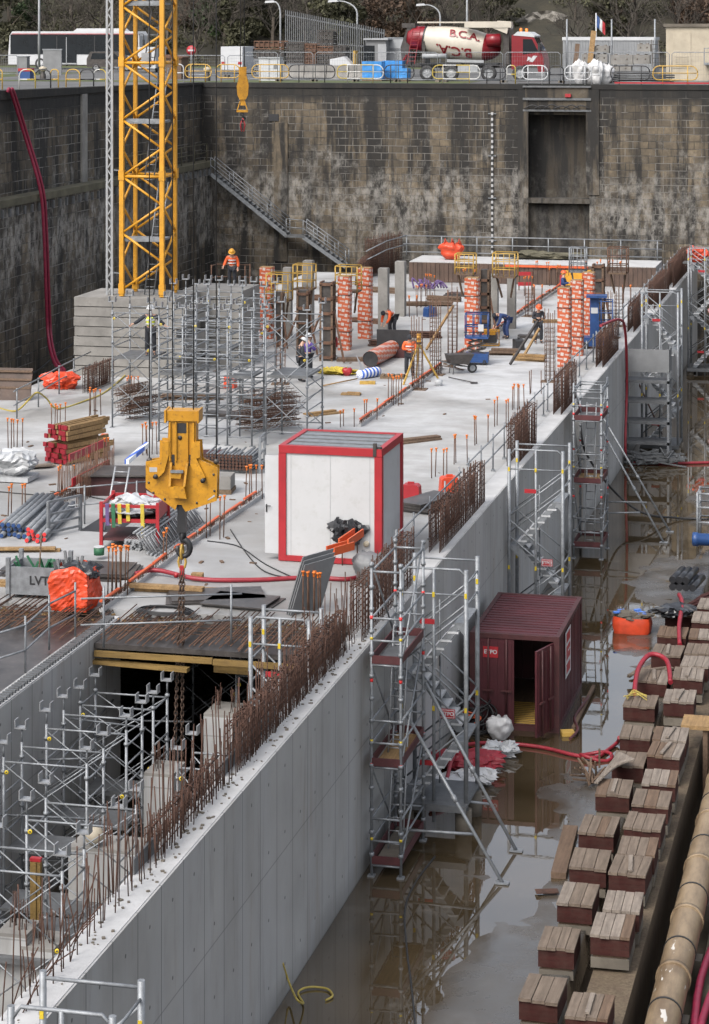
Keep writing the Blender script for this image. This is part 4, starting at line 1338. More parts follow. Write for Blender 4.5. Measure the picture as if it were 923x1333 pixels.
# ladder and rear chute frame
mb = MB()
for dx in (0, .5): mb.beam((.35 + dx, -1.2, 1.1), (.75 + dx, -1.15, 3.4), .05, .05)
for k in range(8): mb.beam((.38 + .05 * k, -1.2, 1.3 + k * .27), (.88 + .05 * k, -1.2, 1.3 + k * .27), .04, .04)
mb.build('rear_ladder', 'truck_red', t)
mb = MB(); mb.prism([(-.15, 1.0), (-.25, 2.2), (.2, 3.5), (.75, 3.6), (.9, 3.2), (.3, 2.0), (.45, 1.0)], -.45, .45, 'Y'); mb.box((.3, 0, 3.65), (.9, 1.0, .3)); mb.build('hopper', 'dark_steel', t)
mb = MB(); mb.beam((.1, -.3, 1.7), (-.35, -.5, .8), .45, .12); mb.build('chute', 'truck_red', t)
mb = MB(); mb.bx(tx(607) - .1, -1.35, tz(36), tx(666), -.6, tz(28)); mb.prism([(tx(640), tz(36)), (tx(648), tz(27)), (tx(664), tz(28)), (tx(660), tz(44))], -1.3, -.65, 'Y')
mb.bx(tx(540), -.4, tz(30), tx(615), .3, tz(28)); mb.build('folded_conveyor', 'drum_white', t)
mb = MB(); mb.box((tx(655), -.6, tz(33)), (.9, .9, .5)); mb.build('conveyor_motor', 'lgrey', t)
mb = MB(); mb.lathe([(.001, -.5), (.42, -.45), (.42, .45), (.001, .5)], 18, 'X', (tx(642), -.95, tz(52))); mb.build('water_tank', 'truck_red', t)
mb = MB(); mb.bx(tx(654), -1.0, 1.1, tx(662), -.8, 3.7); mb.bx(tx(654), .8, 1.1, tx(662), 1.0, 3.7); mb.bx(tx(548), -.9, 1.1, tx(552), .9, 2.6); mb.build('drum_support', 'dark_steel', t)
mb = MB(); mb.cyl((tx(550), -1.25, tz(73)), (tx(582), -1.25, tz(73)), .16, 12); mb.build('exhaust_tank', 'lgrey', t)
mb = MB(); mb.beam((tx(582), -1.25, tz(79)), (tx(630), -1.25, tz(80)), .1, .18); mb.bx(tx(596), -1.25, .55, tx(622), -1.0, 1.05); mb.build('side_guard', 'lgrey', t)
# ---- right part of the yard
t, W_, h = box_thing('corrugated_container', 'pale grey green corrugated container with a light roof edge right of the truck', 'container', 733, 853, 50, 82, 165, 2.5, 'lgrey')
mb = MB(); n = 60
for i in range(n): mb.bx(-W_ / 2 + W_ * i / n, -1.32, .15, -W_ / 2 + W_ * (i + .5) / n, -1.251, h - .15)
mb.build('corrugation', 'lgrey', t)
mb = MB(); mb.bx(-W_ / 2 - .05, -1.36, h - .14, W_ / 2 + .05, 1.3, h + .1); mb.build('roof_edge', 'white', t)
# posts round the container, flag
for i, px in enumerate((740, 798, 854)):
    p = PY(px, 80, 164); zt = PY(px, 25, 164).z
    mb = MB(); mb.cyl((0, 0, 0), (0, 0, zt - QZ), .06); mb.box((0, 0, .05), (.3, .3, .1))
    o = mb.build('steel_post', 'galv'); o.location = (p.x, 163.2, QZ); tag(o, 'thin grey steel post before the grey green container, %s from the left' % ORD[i], 'post', 'posts at the container')
p = PY(776, 80, 168); zt = PY(776, 17, 168).z
t = T('flag_pole', 'white flag pole with a drooping blue white and red flag above the grey green container', 'flag', (p.x, 168, QZ))
mb = MB(); mb.cyl((0, 0, 0), (0, 0, zt - QZ), .05); mb.build('pole', 'white', t)
for k, m in enumerate(('blue', 'white', 'red')):
    mb = MB(); x0 = .06 + k * .2; H0 = zt - QZ - .15 - k * .2
    vs = [(x0 + .1 * i, .06 * math.sin(i * 2 + k + j), H0 - .1 * i - j * .22) for j in range(5) for i in range(3)]
    mb.add(vs, [(j * 3 + i, j * 3 + i + 1, (j + 1) * 3 + i + 1, (j + 1) * 3 + i) for j in range(4) for i in range(2)], True)
    mb.add([(v[0], v[1] + .012, v[2]) for v in vs], [((j + 1) * 3 + i, (j + 1) * 3 + i + 1, j * 3 + i + 1, j * 3 + i) for j in range(4) for i in range(2)], True)
    mb.build('flag_cloth', m, t)
# concrete blocks
cb = [(757, 773, 70, 81), (774, 791, 70, 81), (772, 793, 59, 69), (793, 824, 71, 84), (824, 846, 71, 83), (829, 847, 57, 67), (757, 790, 82, 90), (793, 822, 85, 92)]
for i, (x0, x1, yt, yb) in enumerate(cb):
    Yb = 152.5 + .0 * i
    a = PY(x0, yb, Yb); b = PY(x1, yt, Yb)
    t = T('concrete_block', 'stud topped concrete block left of the beige building, %s from the left' % ORD[[0, 3, 2, 5, 6, 7, 1, 4][i]], 'concrete block', ((a.x + b.x) / 2, Yb + .4, a.z), 0, 'concrete blocks in the yard')
    Wd = b.x - a.x - .04; hh = b.z - a.z - .03
    mb = MB(); mb.box((0, 0, hh / 2), (Wd, .8, hh)); mb.build('block', 'concrete_block', t)
    mb = MB()
    for sx in (-.25, .25): mb.lathe([(.1, 0), (.1, .06), (.001, .06)], 10, 'Z', (Wd * sx, 0, hh)); mb.lathe([(.001, -.41), (.06, -.41), (.06, -.395)], 8, 'Y', (Wd * sx, 0, hh * .55))
    mb.build('stud', 'concrete_dirty', t)
mb = MB(); a = PY(752, 92, 153.2); b = PY(850, 92, 153.2); mb.bx(a.x, 152.5, QZ, b.x, 153.9, a.z - .02); struct(mb, 'yard_bank', 'asphalt')
# leaning board and dark plank
a = PY(768, 82, 152.2); b = PY(773, 40, 152.4)
solo(MB().beam(a, b, .35, .06), 'leaning_board', 'wood_new', 'tall brown board leaning against the concrete blocks', 'board')
a = PY(749, 84, 152.2); b = PY(752, 57, 152.4)
solo(MB().beam(a, b, .3, .06), 'leaning_board', 'wood_brown', 'short dark board leaning left of the concrete blocks', 'board')
# white bulk bags
def sack(mb, c, r, h, seed, n=18, rings=7, top=1.0, wr=.12):
    vs = []; n *= 2; rings *= 2
    for j in range(rings + 1):
        v = j / rings
        rr = math.sin(min(1, v * .9 + .12) * PI * .62) ** .5
        if v > .8: rr *= 1 - (v - .8) * 2.2 * top
        for k in range(n):
            an = 2 * PI * k / n
            q_ = Vector((math.cos(an) * 2 + seed, math.sin(an) * 2, v * 3 + seed))
            w_ = (1 + wr * (1.1 * noise.noise(q_) + .7 * abs(noise.noise(q_ * 2.7)) + .45 * noise.noise(q_ * 6))) / max(abs(math.cos(an)), abs(math.sin(an))) ** .3
            vs.append((c[0] + math.cos(an) * r[0] * rr * w_, c[1] + math.sin(an) * r[1] * rr * w_, c[2] + h * v * (1 + (.1 + wr * .5) * noise.noise(Vector((math.cos(an) * 2, math.sin(an) * 2, seed))) + wr * .4 * noise.noise(q_ * 4))))
    fs = [(j * n + k, j * n + (k + 1) % n, (j + 1) * n + (k + 1) % n, (j + 1) * n + k) for j in range(rings) for k in range(n)]
    fs.append(tuple(rings * n + k for k in range(n)))
    mb.add(vs, fs, wr < .3)
for i, px in enumerate((755, 766, 777, 787)):
    p = PY(px, 103, 143.5 + .5 * (i % 2))
    mb = MB(); sack(mb, (0, 0, 0), (.45 + .1 * (i % 2), .45), 1.35 - .2 * (i % 2), i * 3.1, 16, 6, 1, .26)
    o = mb.build('bulk_bag', 'white_bag', None); o.location = (p.x, 143.5 + .5 * (i % 2), QZ); tag(o, 'crumpled white bulk bag at the dock edge, %s from the left' % ORD[i], 'bag', 'white bulk bags')
# stack of rails / bars on quay
mb = MB(); a = PY(795, 98, 144.3); b = PY(878, 98, 144.3)
for k in range(26):
    mb.cyl((a.x + random.random() * .6, 144.3 + (k % 6) * .16, QZ + .1 + (k // 6) * .14), (b.x - random.random() * 1.2, 144.3 + (k % 6) * .16, QZ + .1 + (k // 6) * .14), .055, 6)
solo(mb, 'pipe_stack', 'galv_dark', 'long stack of grey steel pipes lying on the quay below the concrete blocks', 'pipes')
# beige building
a = PY(867, 100, 150); 
t = T('utility_building', 'beige flat roofed utility building with louvred door at the right edge', 'building', (a.x, 150, QZ))
mb = MB(); mb.bx(0, 0, 0, 9, 5, 3.55); mb.build('wall', 'cream', t)
mb = MB(); mb.bx(-.15, -.15, 3.55, 9.2, 5.2, 3.75); mb.build('roof', 'concrete_dirty', t)
mb = MB(); mb.bx(.45, -.04, .9, 1.6, -.002, 3.2); d_ = mb.build('door', 'cream', t)
mb = MB()
for k in range(6): mb.bx(.6, -.07, 1.0 + k * .12, 1.45, -.042, 1.06 + k * .12)
mb.build('louvre', 'cream', d_)
mb = MB(); mb.bx(2.5, -.9, 1.1, 3.4, -.05, 1.25); mb.bx(2.5, -.9, 1.25, 2.56, -.84, 2.2); mb.bx(2.5, -.9, 2.15, 3.4, -.84, 2.2); mb.build('platform', 'galv', t)
p = PY(851, 85, 151)
t = T('leaning_ladder', 'dark metal ladder leaning left of the beige building', 'ladder', (p.x, 151, QZ))
mb = MB()
for s_ in (0, .45): mb.beam((s_, 0, 0), (s_ - .2, .5, 2.7), .06, .06)
for k in range(8): mb.beam((-.2 * k / 8, .5 * k / 8, .3 + k * .3), (.45 - .2 * k / 8, .5 * k / 8, .3 + k * .3), .04, .04)
mb.build('frame', 'dark_steel', t)
# red and white tape along the dock edge
mb = MB()
a = PY(800, 108, 140.7); b = PY(925, 109, 140.7)
mb.beam((a.x, 140.7, QZ + .12), (b.x, 140.7, QZ + .12), .02, .1)
a2 = PY(330, 108, 140.7); b2 = PY(150, 108, 140.7)
solo(mb, 'edge_strip', 'red', 'dark red edge strip along the coping at the right end of the quay', 'edge strip')
# ================================================================== CRANE
def ballast(x0, x1, y0, y1, z0, n, label, notch=0):
    t = T('ballast_stack', label, 'concrete blocks', ((x0 + x1) / 2, (y0 + y1) / 2, z0), 0, 'ballast stacks under the crane')
    W_ = x1 - x0; D_ = y1 - y0; h = .40
    for k in range(n):
        dx = random.uniform(-.04, .04); mb = MB()
        L_ = W_ - (.35 if notch and k % 3 == 1 else 0)
        mb.box((dx - (W_ - L_) / 2, random.uniform(-.03, .03), h * k + h / 2 - .01), (L_, D_, h - .035))
        mb.build('slab', 'concrete_block', t)
    return z0 + n * h
a = P(97, 488, 5); b = P(241, 488, 5)
zt = ballast(a.x, b.x + .3, a.y, a.y + 3.3, DZ, 8, 'tall front stack of grey concrete ballast slabs at the foot of the yellow crane', 1)
ballast(b.x - .9, b.x + 1.7, a.y + 3.6, a.y + 6.2, DZ, 8, 'rear stack of grey concrete ballast slabs behind the yellow crane foot')
cx = P(183, 386, 8.2)
CX, CY = -31.2, a.y + 2.4
pc = PY(159, 300, a.y + .6); CX = pc.x + .87; CY = a.y + 1.4
t = T('crane_mast', 'tall yellow lattice mast of the tower crane standing on concrete ballast', 'crane', (CX, CY, zt))
S = 1.72; h2 = S / 2; H = 24.0
for sx in (-1, 1):
    for sy in (-1, 1):
        mb = MB(); mb.box((sx * h2, sy * h2, H / 2), (.18 if sy < 0 else .15, .18 if sy < 0 else .15, H))
        for k in range(6): mb.box((sx * h2, sy * h2, .3 + k * 4.62), (.23, .23, .4))
        mb.build('leg', 'yellow', t)
ph = 1.155
for face in range(4):
    mb = MB(); k = 0; z = .25
    while z < H - ph:
        u0, u1 = (-h2, h2) if (k + face) % 2 == 0 else (h2, -h2)
        def q(u, z):
            return {0: (u, -h2, z), 1: (h2, u, z), 2: (u, h2, z), 3: (-h2, u, z)}[face]
        mb.cyl(q(u0, z), q(u1, z + ph), .05, 8)
        if k % 4 == 3: mb.cyl(q(-h2, z + ph), q(h2, z + ph), .06, 8)
        z += ph; k += 1
    mb.build('bracing', 'yellow', t)
for k, z in enumerate((2.3, 7.1, 11.9, 16.7)):
    mb = MB(); mb.box((0, -.2, z), (S - .1, S - .5, .08)); mb.box((0, -h2 + .12, z + .02), (S - .2, .12, .2)); mb.build('rest_platform', 'galv', t)
for k in range(5):
    z0 = k * 4.7
    mb = MB()
    a_ = Vector((.05, -.1, z0)); b_ = Vector((.55, .3, z0 + 4.6))
    for o in (-.2, .2): mb.cyl(a_ + Vector((o, 0, 0)), b_ + Vector((o, 0, 0)), .03, 6)
    for i in range(15): p = a_.lerp(b_, i / 15); mb.cyl(p + Vector((-.2, 0, 0)), p + Vector((.2, 0, 0)), .018, 5)
    mb.build('ladder', 'galv', t)
mb = MB(); mb.box((-.0, -.3, 9.6), (.35, .25, .6)); mb.build('junction_box', 'lgrey', t)
mb = MB(); mb.cyl((.62, -.5, 0), (.62, -.5, H), .035, 6); mb.build('power_cable', 'cable', t)
# grey lattice mast beside it
pm = PY(143.5, 300, a.y + 1.0)
t = T('lattice_mast', 'slim grey aluminium lattice mast clipped to the left of the yellow crane mast', 'mast', (pm.x, a.y + 1.0, zt - .3))
for (x, y) in ((-.1, -.1), (.12, -.1), (.0, .14)):
    mb = MB(); mb.box((x, y, 12), (.085, .085, 24)); mb.build('rail', 'lgrey', t)
mb = MB(); z = 0; k = 0
while z < 23.8:
    mb.beam((-.1 if k % 2 else .12, -.1, z), (.12 if k % 2 else -.1, -.1, z + .32), .05, .05); z += .32; k += 1
mb.build('lacing', 'lgrey', t)
mb = MB()
for z in (1.2, 5.4, 9.6, 13.8): mb.beam((.1, 0, z), (CX - h2 - pm.x, CY - h2 - (a.y + 1.0), z), .05, .05)
mb.build('wall_tie', 'galv', t)
# far thin pole with stays
# ------------------------------------------------------------------ big hook block, near
HB = P(237, 600, 9.0); HB = PY(237, 600, 51.0)
t = T('hook_block', 'large yellow crane hook block hanging on four ropes in front of the deck', 'hook block', HB)
rzb = TH
t.rotation_euler.z = TH * .6
k_ = 51.0 / _c / F_PX * 1.03
def hk(px, py): return ((px - 237) * .0178, (600 - py) * .0178)
def poly(pts): return [hk(*p) for p in pts]
outline = [(191, 600), (209, 597), (209.5, 572), (220, 572), (221, 546), (219, 545), (219, 536), (259, 536), (259, 545), (257, 547), (257, 573), (262, 573), (264, 597), (285, 606), (284, 649), (243, 664), (238, 655), (232, 655), (230, 662), (191, 634)]
mb = MB(); pl = poly(outline)
mb.prism(pl, .12, .18, 'Y'); mb.prism(pl, -.18, -.12, 'Y')
mb.build('side_plate', 'hook_yellow', t)
mb = MB(); mb.prism(poly([(221, 545), (257, 545), (257, 640), (221, 640)]), -.115, .115, 'Y'); mb.build('core', 'hook_yellow', t)
for x in (223, 231, 246, 254):
    mb = MB(); mb.prism(poly([(x - 1, 548), (x + 1, 548), (x + 1, 598), (x - 1, 598)]), -.235, -.183, 'Y'); mb.build('rib', 'hook_yellow', t)
mb = MB(); mb.prism(poly([(232.5, 549), (244.5, 549), (244.5, 562), (232.5, 562)]), -.19, -.181, 'Y'); mb.prism(poly([(225, 590), (229, 590), (229, 604), (225, 604)]), -.19, -.181, 'Y'); mb.prism(poly([(248, 590), (252, 590), (252, 604), (248, 604)]), -.19, -.181, 'Y'); mb.build('slot_shade', 'black', t)  # black strips laid on the plate, painted shade of gaps in the block
for px in (194, 282):
    mb = MB(); x0, z0 = hk(px, 600); mb.lathe([(.001, -.05), (.06, -.05), (.06, .05), (.001, .05)], 16, 'Y', (x0, 0, z0)); mb.build('sheave', 'dark_steel', t)
mb = MB(); mb.prism(poly([(196, 607), (206, 607), (206, 613), (196, 613)]), -.186, -.181, 'Y'); mb.build('rating_plate', 'film', t)
mb = MB()
for (px, py) in ((195, 627), (201, 640), (280, 615), (281, 636), (216, 648), (258, 652), (226, 640), (222, 541), (256, 541), (212, 602), (262, 606)):
    x0, z0 = hk(px, py); mb.lathe([(.001, -.2), (.025, -.2), (.03, -.181)], 8, 'Y', (x0, 0, z0))
mb.build('bolt_hole', 'dark_steel', t)
mb = MB(); mb.prism(poly([(217, 533), (261, 533), (261, 546), (217, 546)]), -.24, .24, 'Y')
for x in (217.5, 260.5):
    mb.prism(poly([(x - 1.2, 532), (x + 1.2, 532), (x + 1.2, 548), (x - 1.2, 548)]), -.3, .3, 'Y')
mb.build('top_bracket', 'hook_yellow', t)
for (p_) in ([(214, 574), (222, 572), (222, 590), (216, 612), (208, 620), (202, 618), (212, 604)], [(252, 573), (263, 572), (263, 592), (258, 594), (270, 618), (262, 622), (250, 602)]):
    mb = MB(); mb.prism(poly(p_), -.26, -.185, 'Y'); mb.build('stiffener', 'hook_yellow', t)
mb = MB(); mb.prism(poly([(224, 630), (243, 630), (246, 645), (227, 644)]), -.36, -.19, 'Y'); mb.prism(poly([(226, 610), (240, 610), (238, 620), (225, 619)]), -.33, -.19, 'Y')
for x in (224, 243): mb.beam((hk(x, 630)[0], -.3, hk(x, 630)[1]), (hk(x + (1 if x < 230 else 3), 600)[0], -.22, hk(x, 600)[1]), .05, .12)
mb.build('latch_housing', 'hook_yellow', t)
mb = MB(); x0, z0 = hk(225, 612); mb.bx(x0, -.36, z0, x0 + .3, -.3, z0 + .06); mb.build('latch_bar', 'galv', t)
mb = MB()
for (px, py, r) in ((205, 618, .055), (267, 622, .055)):
    x0, z0 = hk(px, py); mb.lathe([(.001, -.32), (r, -.32), (r, -.17)], 10, 'Y', (x0, 0, z0))
x0, z0 = hk(236, 568); mb.lathe([(.001, -.2), (.05, -.2), (.05, -.1)], 14, 'Y', (x0, 0, z0))
mb.build('pin', 'black', t)
mb = MB()
for (px, py, dx) in ((197, 640, 1), (277, 646, -1)):
    x0, z0 = hk(px, py)
    mb.prism([(x0 - .09, z0 + .05 * dx), (x0 + .09, z0 - .05 * dx), (x0 + .07, z0 - .09 * dx), (x0 - .08, z0 - .03)], -.186, -.181, 'Y')
mb.build('slot', 'film', t)
mb = MB()
for (px, py) in ((226, 583), (247, 567), (247, 578), (248, 560)):
    x0, z0 = hk(px, py); mb.lathe([(.001, -.125), (.02, -.125), (.02, -.1)], 8, 'Y', (x0, 0, z0))
mb.build('bolt_hole', 'black', t)
# shank, hook
mb = MB(); x0, z0 = hk(236, 655); x1, z1 = hk(237, 692); mb.prism([(x0 - .09, z0), (x0 - .06, z0 + .06), (x0 + .06, z0 + .06), (x0 + .09, z0), (x0 + .11, z0 - .2), (x0 + .13, z1), (x0 - .09, z1), (x0 - .07, z0 - .2)], -.11, .11, 'Y'); mb.build('shank', 'black', t)
mb = MB(); xc, zc = hk(238, 712)
pts = []
for k in range(13):
    an = PI * .55 - k * PI * 1.62 / 12
    pts.append((xc + .02 + math.cos(an) * .15, 0, zc - .02 + math.sin(an) * .19))
mb.tube([(xc, 0, zc + .45), (xc, 0, zc + .2)] + pts, .085, 10, True, .05); mb.build('hook', 'black', t)
for (px, yb) in ((194, 597), (224.5, 535), (252, 535), (282, 604)):
    x0, z0 = hk(px, yb)
    mb = MB(); mb.cyl((x0, 0, z0), (x0, 0, 22), .013, 6); mb.build('rope', 'cable', t)
# chain sling hanging on the hook
def chain(name, a, b, label, wire=.016, link=.13, mat_='chain'):
    a, b = Vector(a), Vector(b); d = b - a; n = int(d.length / (link * .72)); u = d.normalized()
    s1 = u.cross(Vector((0, 1, 0))).normalized(); s2 = u.cross(s1)
    mb = MB()
    for i in range(n):
        c = a + u * (i + .5) * d.length / n
        s = s1 if i % 2 else s2
        pts = []
        for k in range(9):
            an = 2 * PI * k / 8
            pts.append(c + u * math.cos(an) * link * .55 + s * math.sin(an) * link * .3)
        mb.tube(pts, wire, 5, False)
    return mb
hz = lambda py: PY(237, py, 51.0)
t = T('chain_sling', 'rusty two leg chain sling hanging from the big hook with a red hook end', 'chain', hz(712))
O = Vector(t.location)
mb = chain('', hz(712) - O, hz(738) - O, '', .032, .3, ''); mb.build('master_link', 'yellow_dirty', t)
for dx in (-.09, .1):
    mb = chain('', hz(742) - O + Vector((dx * .3, 0, 0)), hz(1000) - O + Vector((dx - .1, -.02, 0)), '')
    mb.build('chain_leg', 'chain', t)
mb = MB(); mb.box(hz(742) - O, (.1, .08, .2)); mb.tube([hz(746) - O + Vector((-.13, 0, 0)), hz(752) - O + Vector((-.15, 0, 0))], .05, 6); mb.build('shortening_clutch', 'red', t)
# far small hook block
HF = PY(316, 116, 97.0)
t = T('small_hook_block', 'narrow yellow hook block hanging before the end wall near the quay edge', 'hook block', HF, TH)
k2 = 97.5 / F_PX
def h3(px, py): return ((px - 316) * k2, (116 - py) * k2)
def p3(pts): return [h3(*p) for p in pts]
mb = MB(); mb.prism(p3([(311, 86), (321, 86), (321, 98), (323, 104), (324, 112), (323, 124), (320, 130), (312, 130), (309, 124), (308, 112), (310, 104), (311, 98)]), -.14, -.08, 'Y')
mb.prism(p3([(311, 86), (321, 86), (321, 98), (323, 104), (324, 112), (323, 124), (320, 130), (312, 130), (309, 124), (308, 112), (310, 104), (311, 98)]), .08, .14, 'Y'); mb.build('side_plate', 'hook_yellow', t)
mb = MB(); mb.prism(p3([(313, 88), (319, 88), (319, 138), (313, 138)]), -.07, .07, 'Y'); mb.build('core', 'yellow', t)
mb = MB(); mb.prism(p3([(312, 132), (313, 132), (309, 146), (307.5, 146)]), -.1, .1, 'Y'); mb.prism(p3([(318, 132), (319, 132), (323.5, 146), (322, 146)]), -.1, .1, 'Y'); mb.prism(p3([(308, 144), (323, 144), (323, 147), (308, 147)]), -.1, .1, 'Y'); mb.build('hook_cage', 'yellow', t)
mb = MB(); mb.tube([(0, 0, h3(0, 147)[1]), (0, 0, h3(0, 152)[1]), (.12, 0, h3(0, 156)[1]), (.02, 0, h3(0, 159)[1]), (-.08, 0, h3(0, 156)[1])], .05, 7); mb.build('hook', 'black', t)
mb = MB(); 
for dx in (-.1, .1): mb.tube([(0, 0, h3(0, 155)[1]), (dx, 0, h3(0, 164)[1]), (dx * .4, 0, h3(0, 173)[1])], .03, 5)
mb.build('sling', 'red', t)
for px in (313, 318):
    mb = MB(); x0, z0 = h3(px, 88); mb.cyl((x0, 0, z0), (x0, 0, z0 + 9), .02, 5); mb.build('rope', 'cable', t)

# ================================================================== STARTER BARS WITH CAPS
NB = [0]
def starter(px, py, n=5, h=.95, label='', z=DZ, w=.4, caps=True, seed=None):
    p = P(px, py, z)
    t = T('starter_bars', label, 'rebar', p, random.uniform(-.2, .2), 'capped starter bars')
    pos = []
    rowsn = 2
    for i in range(n):
        pos.append(((i // 2) * w / max(1, (n - 1) // 2) - w / 2 + random.uniform(-.02, .02), (-.14 if i % 2 else .14) + random.uniform(-.02, .02)))
    mb = MB(); cp = MB()
    for (x, y) in pos:
        hh = h * random.uniform(.93, 1.05); lx, ly = random.uniform(-.03, .03), random.uniform(-.03, .03)
        b_ = MB(); b_.cyl((x, y, 0), (x + lx, y + ly, hh), .017, 6); b_.build('bar', 'rust2', t)
        if caps:
            c_ = MB(); c_.lathe([(.024, hh - .09), (.028, hh - .01), (.045, hh), (.045, hh + .03), (.001, hh + .035)], 8, 'Z', (x + lx, y + ly, 0)); c_.build('cap', 'orange_cap', t)
    return t
sb = [(20, 585, 5, 1.0, 'at the left deck edge below the yellow hose'), (76, 562, 5, .95, 'just left of the red ended timber stack'),
      (124, 541, 5, .95, 'in front of the rusty mat wall by the ballast'), (173, 511, 5, .6, 'left of the dark bundle under the first shoring tower'),
      (195, 592, 5, 1.0, 'between the timber stack and the big hook block'), (146, 607, 2, .9, 'close to the red boarded opening'),
      (22, 674, 4, .95, 'left of the bundle of long props'), (86, 640, 3, .8, 'at the left end of the red boarded opening'),
      (331, 650, 5, 1.0, 'left of the open door of the site container'), (280, 700, 4, 1.1, 'on the joint strip right of the hook block'),
      (224, 735, 3, .9, 'beside the ladder frames at the red basket'), (452, 556, 3, .6, 'behind the roof of the site container'),
      (483, 547, 3, .75, 'behind the right corner of the container roof'), (514, 527, 6, 1.1, 'right of the pallet on the long joint strip'),
      (600, 604, 3, .95, 'right of the site container, far one of two'), (572, 622, 4, .9, 'right of the site container, near one of two'),
      (627, 579, 3, .95, 'nearest the big rusty mat with the hand rail'), (653, 555, 4, .95, 'second up the row along the right deck edge'),
      (675, 533, 5, .9, 'third up the row along the right deck edge'), (697, 513, 3, .95, 'fourth up the row, without orange caps'),
      (405, 800, 8, 1.0, 'tall dense group in front of the leaning panel'), (154, 776, 9, 1.2, 'dense group behind the orange sack'),
      (457, 735, 4, .9, 'four bars wrapped by a black bag before the site container'),
      (688, 385, 5, 1.0, 'far group left of the yellow compressor'), (700, 398, 4, 1.0, 'far group by the worker in black'), (640, 392, 4, .9, 'far group right of the steel column form'),
      (720, 372, 4, 1.0, 'far group on the strip behind the wrapped panels'), (816, 395, 4, .9, 'far group right of the blue mast lift'), (806, 372, 4, 1.0, 'far group behind the blue mast lift'),
      (548, 400, 5, 1.1, 'far group right of the bare grey columns'), (560, 385, 5, 1.1, 'far group between column and raised slab'), (538, 412, 4, 1.0, 'far group beside the bending worker'), (468, 405, 4, 1.0, 'far group behind the orange wrapped columns')]
for (px, py, n, h, lab) in sb:
    starter(px, py, n, h, ('rusty starter bars with orange caps ' if 'without' not in lab and 'wrapped by' not in lab else 'rusty starter bars, ') + lab, caps='without' not in lab)
for i, (px, py) in enumerate(((612, 357), (770, 348), (790, 345), (800, 347), (735, 352), (706, 347))):
    starter(px, py + 6, 4, .5, 'short capped starter bars on the far raised slab, %s from the left' % ORD[[0, 3, 4, 5, 2, 1][i]], z=DZ + 1.15, w=.6)

# ================================================================== STOP-END STRIPS (orange capped joints)
def strip(p0, p1, label):
    a, b = P(*p0), P(*p1)
    d = b - a; L = math.hypot(d.x, d.y)
    t = T('joint_strip', label, 'joint strip', a, math.atan2(d.y, d.x) - PI / 2, 'orange capped joint strips')
    mb = MB(); mb.bx(-.05, 0, 0, .05, L, .1); mb.build('kerb', 'concrete_light', t)
    mb = MB(); y = 0
    while y < L - .3:
        l = random.uniform(.9, 1.9); l = min(l, L - y - .1)
        mb.box((random.uniform(-.03, .03), y + l / 2, .27 + random.uniform(-.02, .03)), (.07, l, .045), random.uniform(-.03, .03)); y += l + random.choice((.06, .35, .8))
    mb.build('orange_cap_rail', 'orange', t)
    mb = MB(); y = .05
    mb.tube([(0, 0, .2), (0, L, .2)], .012, 5)
    while y < L:
        mb.tube([(random.uniform(-.02, .02), y, .08), (random.uniform(-.02, .02), y, .27)], .009, 4); y += .12
    mb.build('rebar', 'rust2', t)
    mb = MB(); y = .3
    while y < L - .6:
        mb.bx(-.065, y, .06, -.055, y + .45, .2); y += random.uniform(.5, 1.2)
    mb.build('mesh_panel', 'net', t)
strip((132, 797), (234, 720), 'orange capped joint strip from behind the orange sack to the hook block')
strip((236, 718), (342, 646), 'orange capped joint strip from the hook block to the open container door')
strip((-6, 697), (98, 641), 'orange capped joint strip at the left edge of the deck')
strip((468, 556), (575, 480), 'orange capped joint strip running back from behind the site container')
strip((583, 476), (660, 424), 'far orange capped joint strip leading towards the wrapped columns')
strip((662, 420), (735, 372), 'farthest orange capped joint strip ending at the raised slab')

# ================================================================== SITE CONTAINER (white with red frame)
a = P(362, 734, 5); b = P(497, 738, 5)
Wc, Dc, Hc = 2.8, 2.6, 3.04
t = T('site_container', 'white site cabin with red steel frame and an open side door standing on the deck', 'container', (b.x, b.y, DZ + .02), math.radians(-.5))
for (x, y) in ((-Wc, 0), (0, 0), (-Wc, Dc), (0, Dc)):
    mb = MB(); mb.bx(x - (.0 if x < 0 else .2), y - (0 if y == 0 else .2), 0, x + (.2 if x < 0 else 0), y + (.2 if y == 0 else 0), Hc - .21); mb.build('corner_post', 'red', t)
mb = MB()
for z0, z1 in ((0.0, .14), (Hc - .2, Hc)):
    g = .003 if z0 > 1 else .201
    mb.bx(-Wc + g, .004, z0, -g, .15, z1); mb.bx(-Wc + g, Dc - .15, z0, -g, Dc - .004, z1)
    mb.bx(-Wc + .004, g + .15 * (z0 > 1), z0, -Wc + .15, Dc - g - .15 * (z0 > 1), z1); mb.bx(-.15, g + .15 * (z0 > 1), z0, -.004, Dc - g - .15 * (z0 > 1), z1)
mb.build('frame_rail', 'red', t)
mb = MB(); mb.bx(-Wc + .16, .16, Hc - .1, -.16, Dc - .16, Hc - .03); mb.build('roof', 'galv', t)
mb = MB()
for k in range(5): mb.bx(-Wc + .16, .2 + k * .52, Hc - .03, -.16, .24 + k * .52, Hc - .005)
mb.build('roof_seam', 'galv_dark', t)
mb = MB(); mb.bx(-Wc + .202, .05, .142, -.202, .09, Hc - .202); mb.build('front_panel', 'panel', t)
mb = MB()
for x in (-Wc / 2, -Wc + .33, -.33): mb.bx(x - .006, .046, .15, x + .006, .0495, Hc - .21)
mb.build('panel_seam', 'lgrey', t)
mb = MB(); mb.bx(-.09, .202, .142, -.05, Dc - .202, Hc - .202); mb.build('side_panel', 'panel', t)
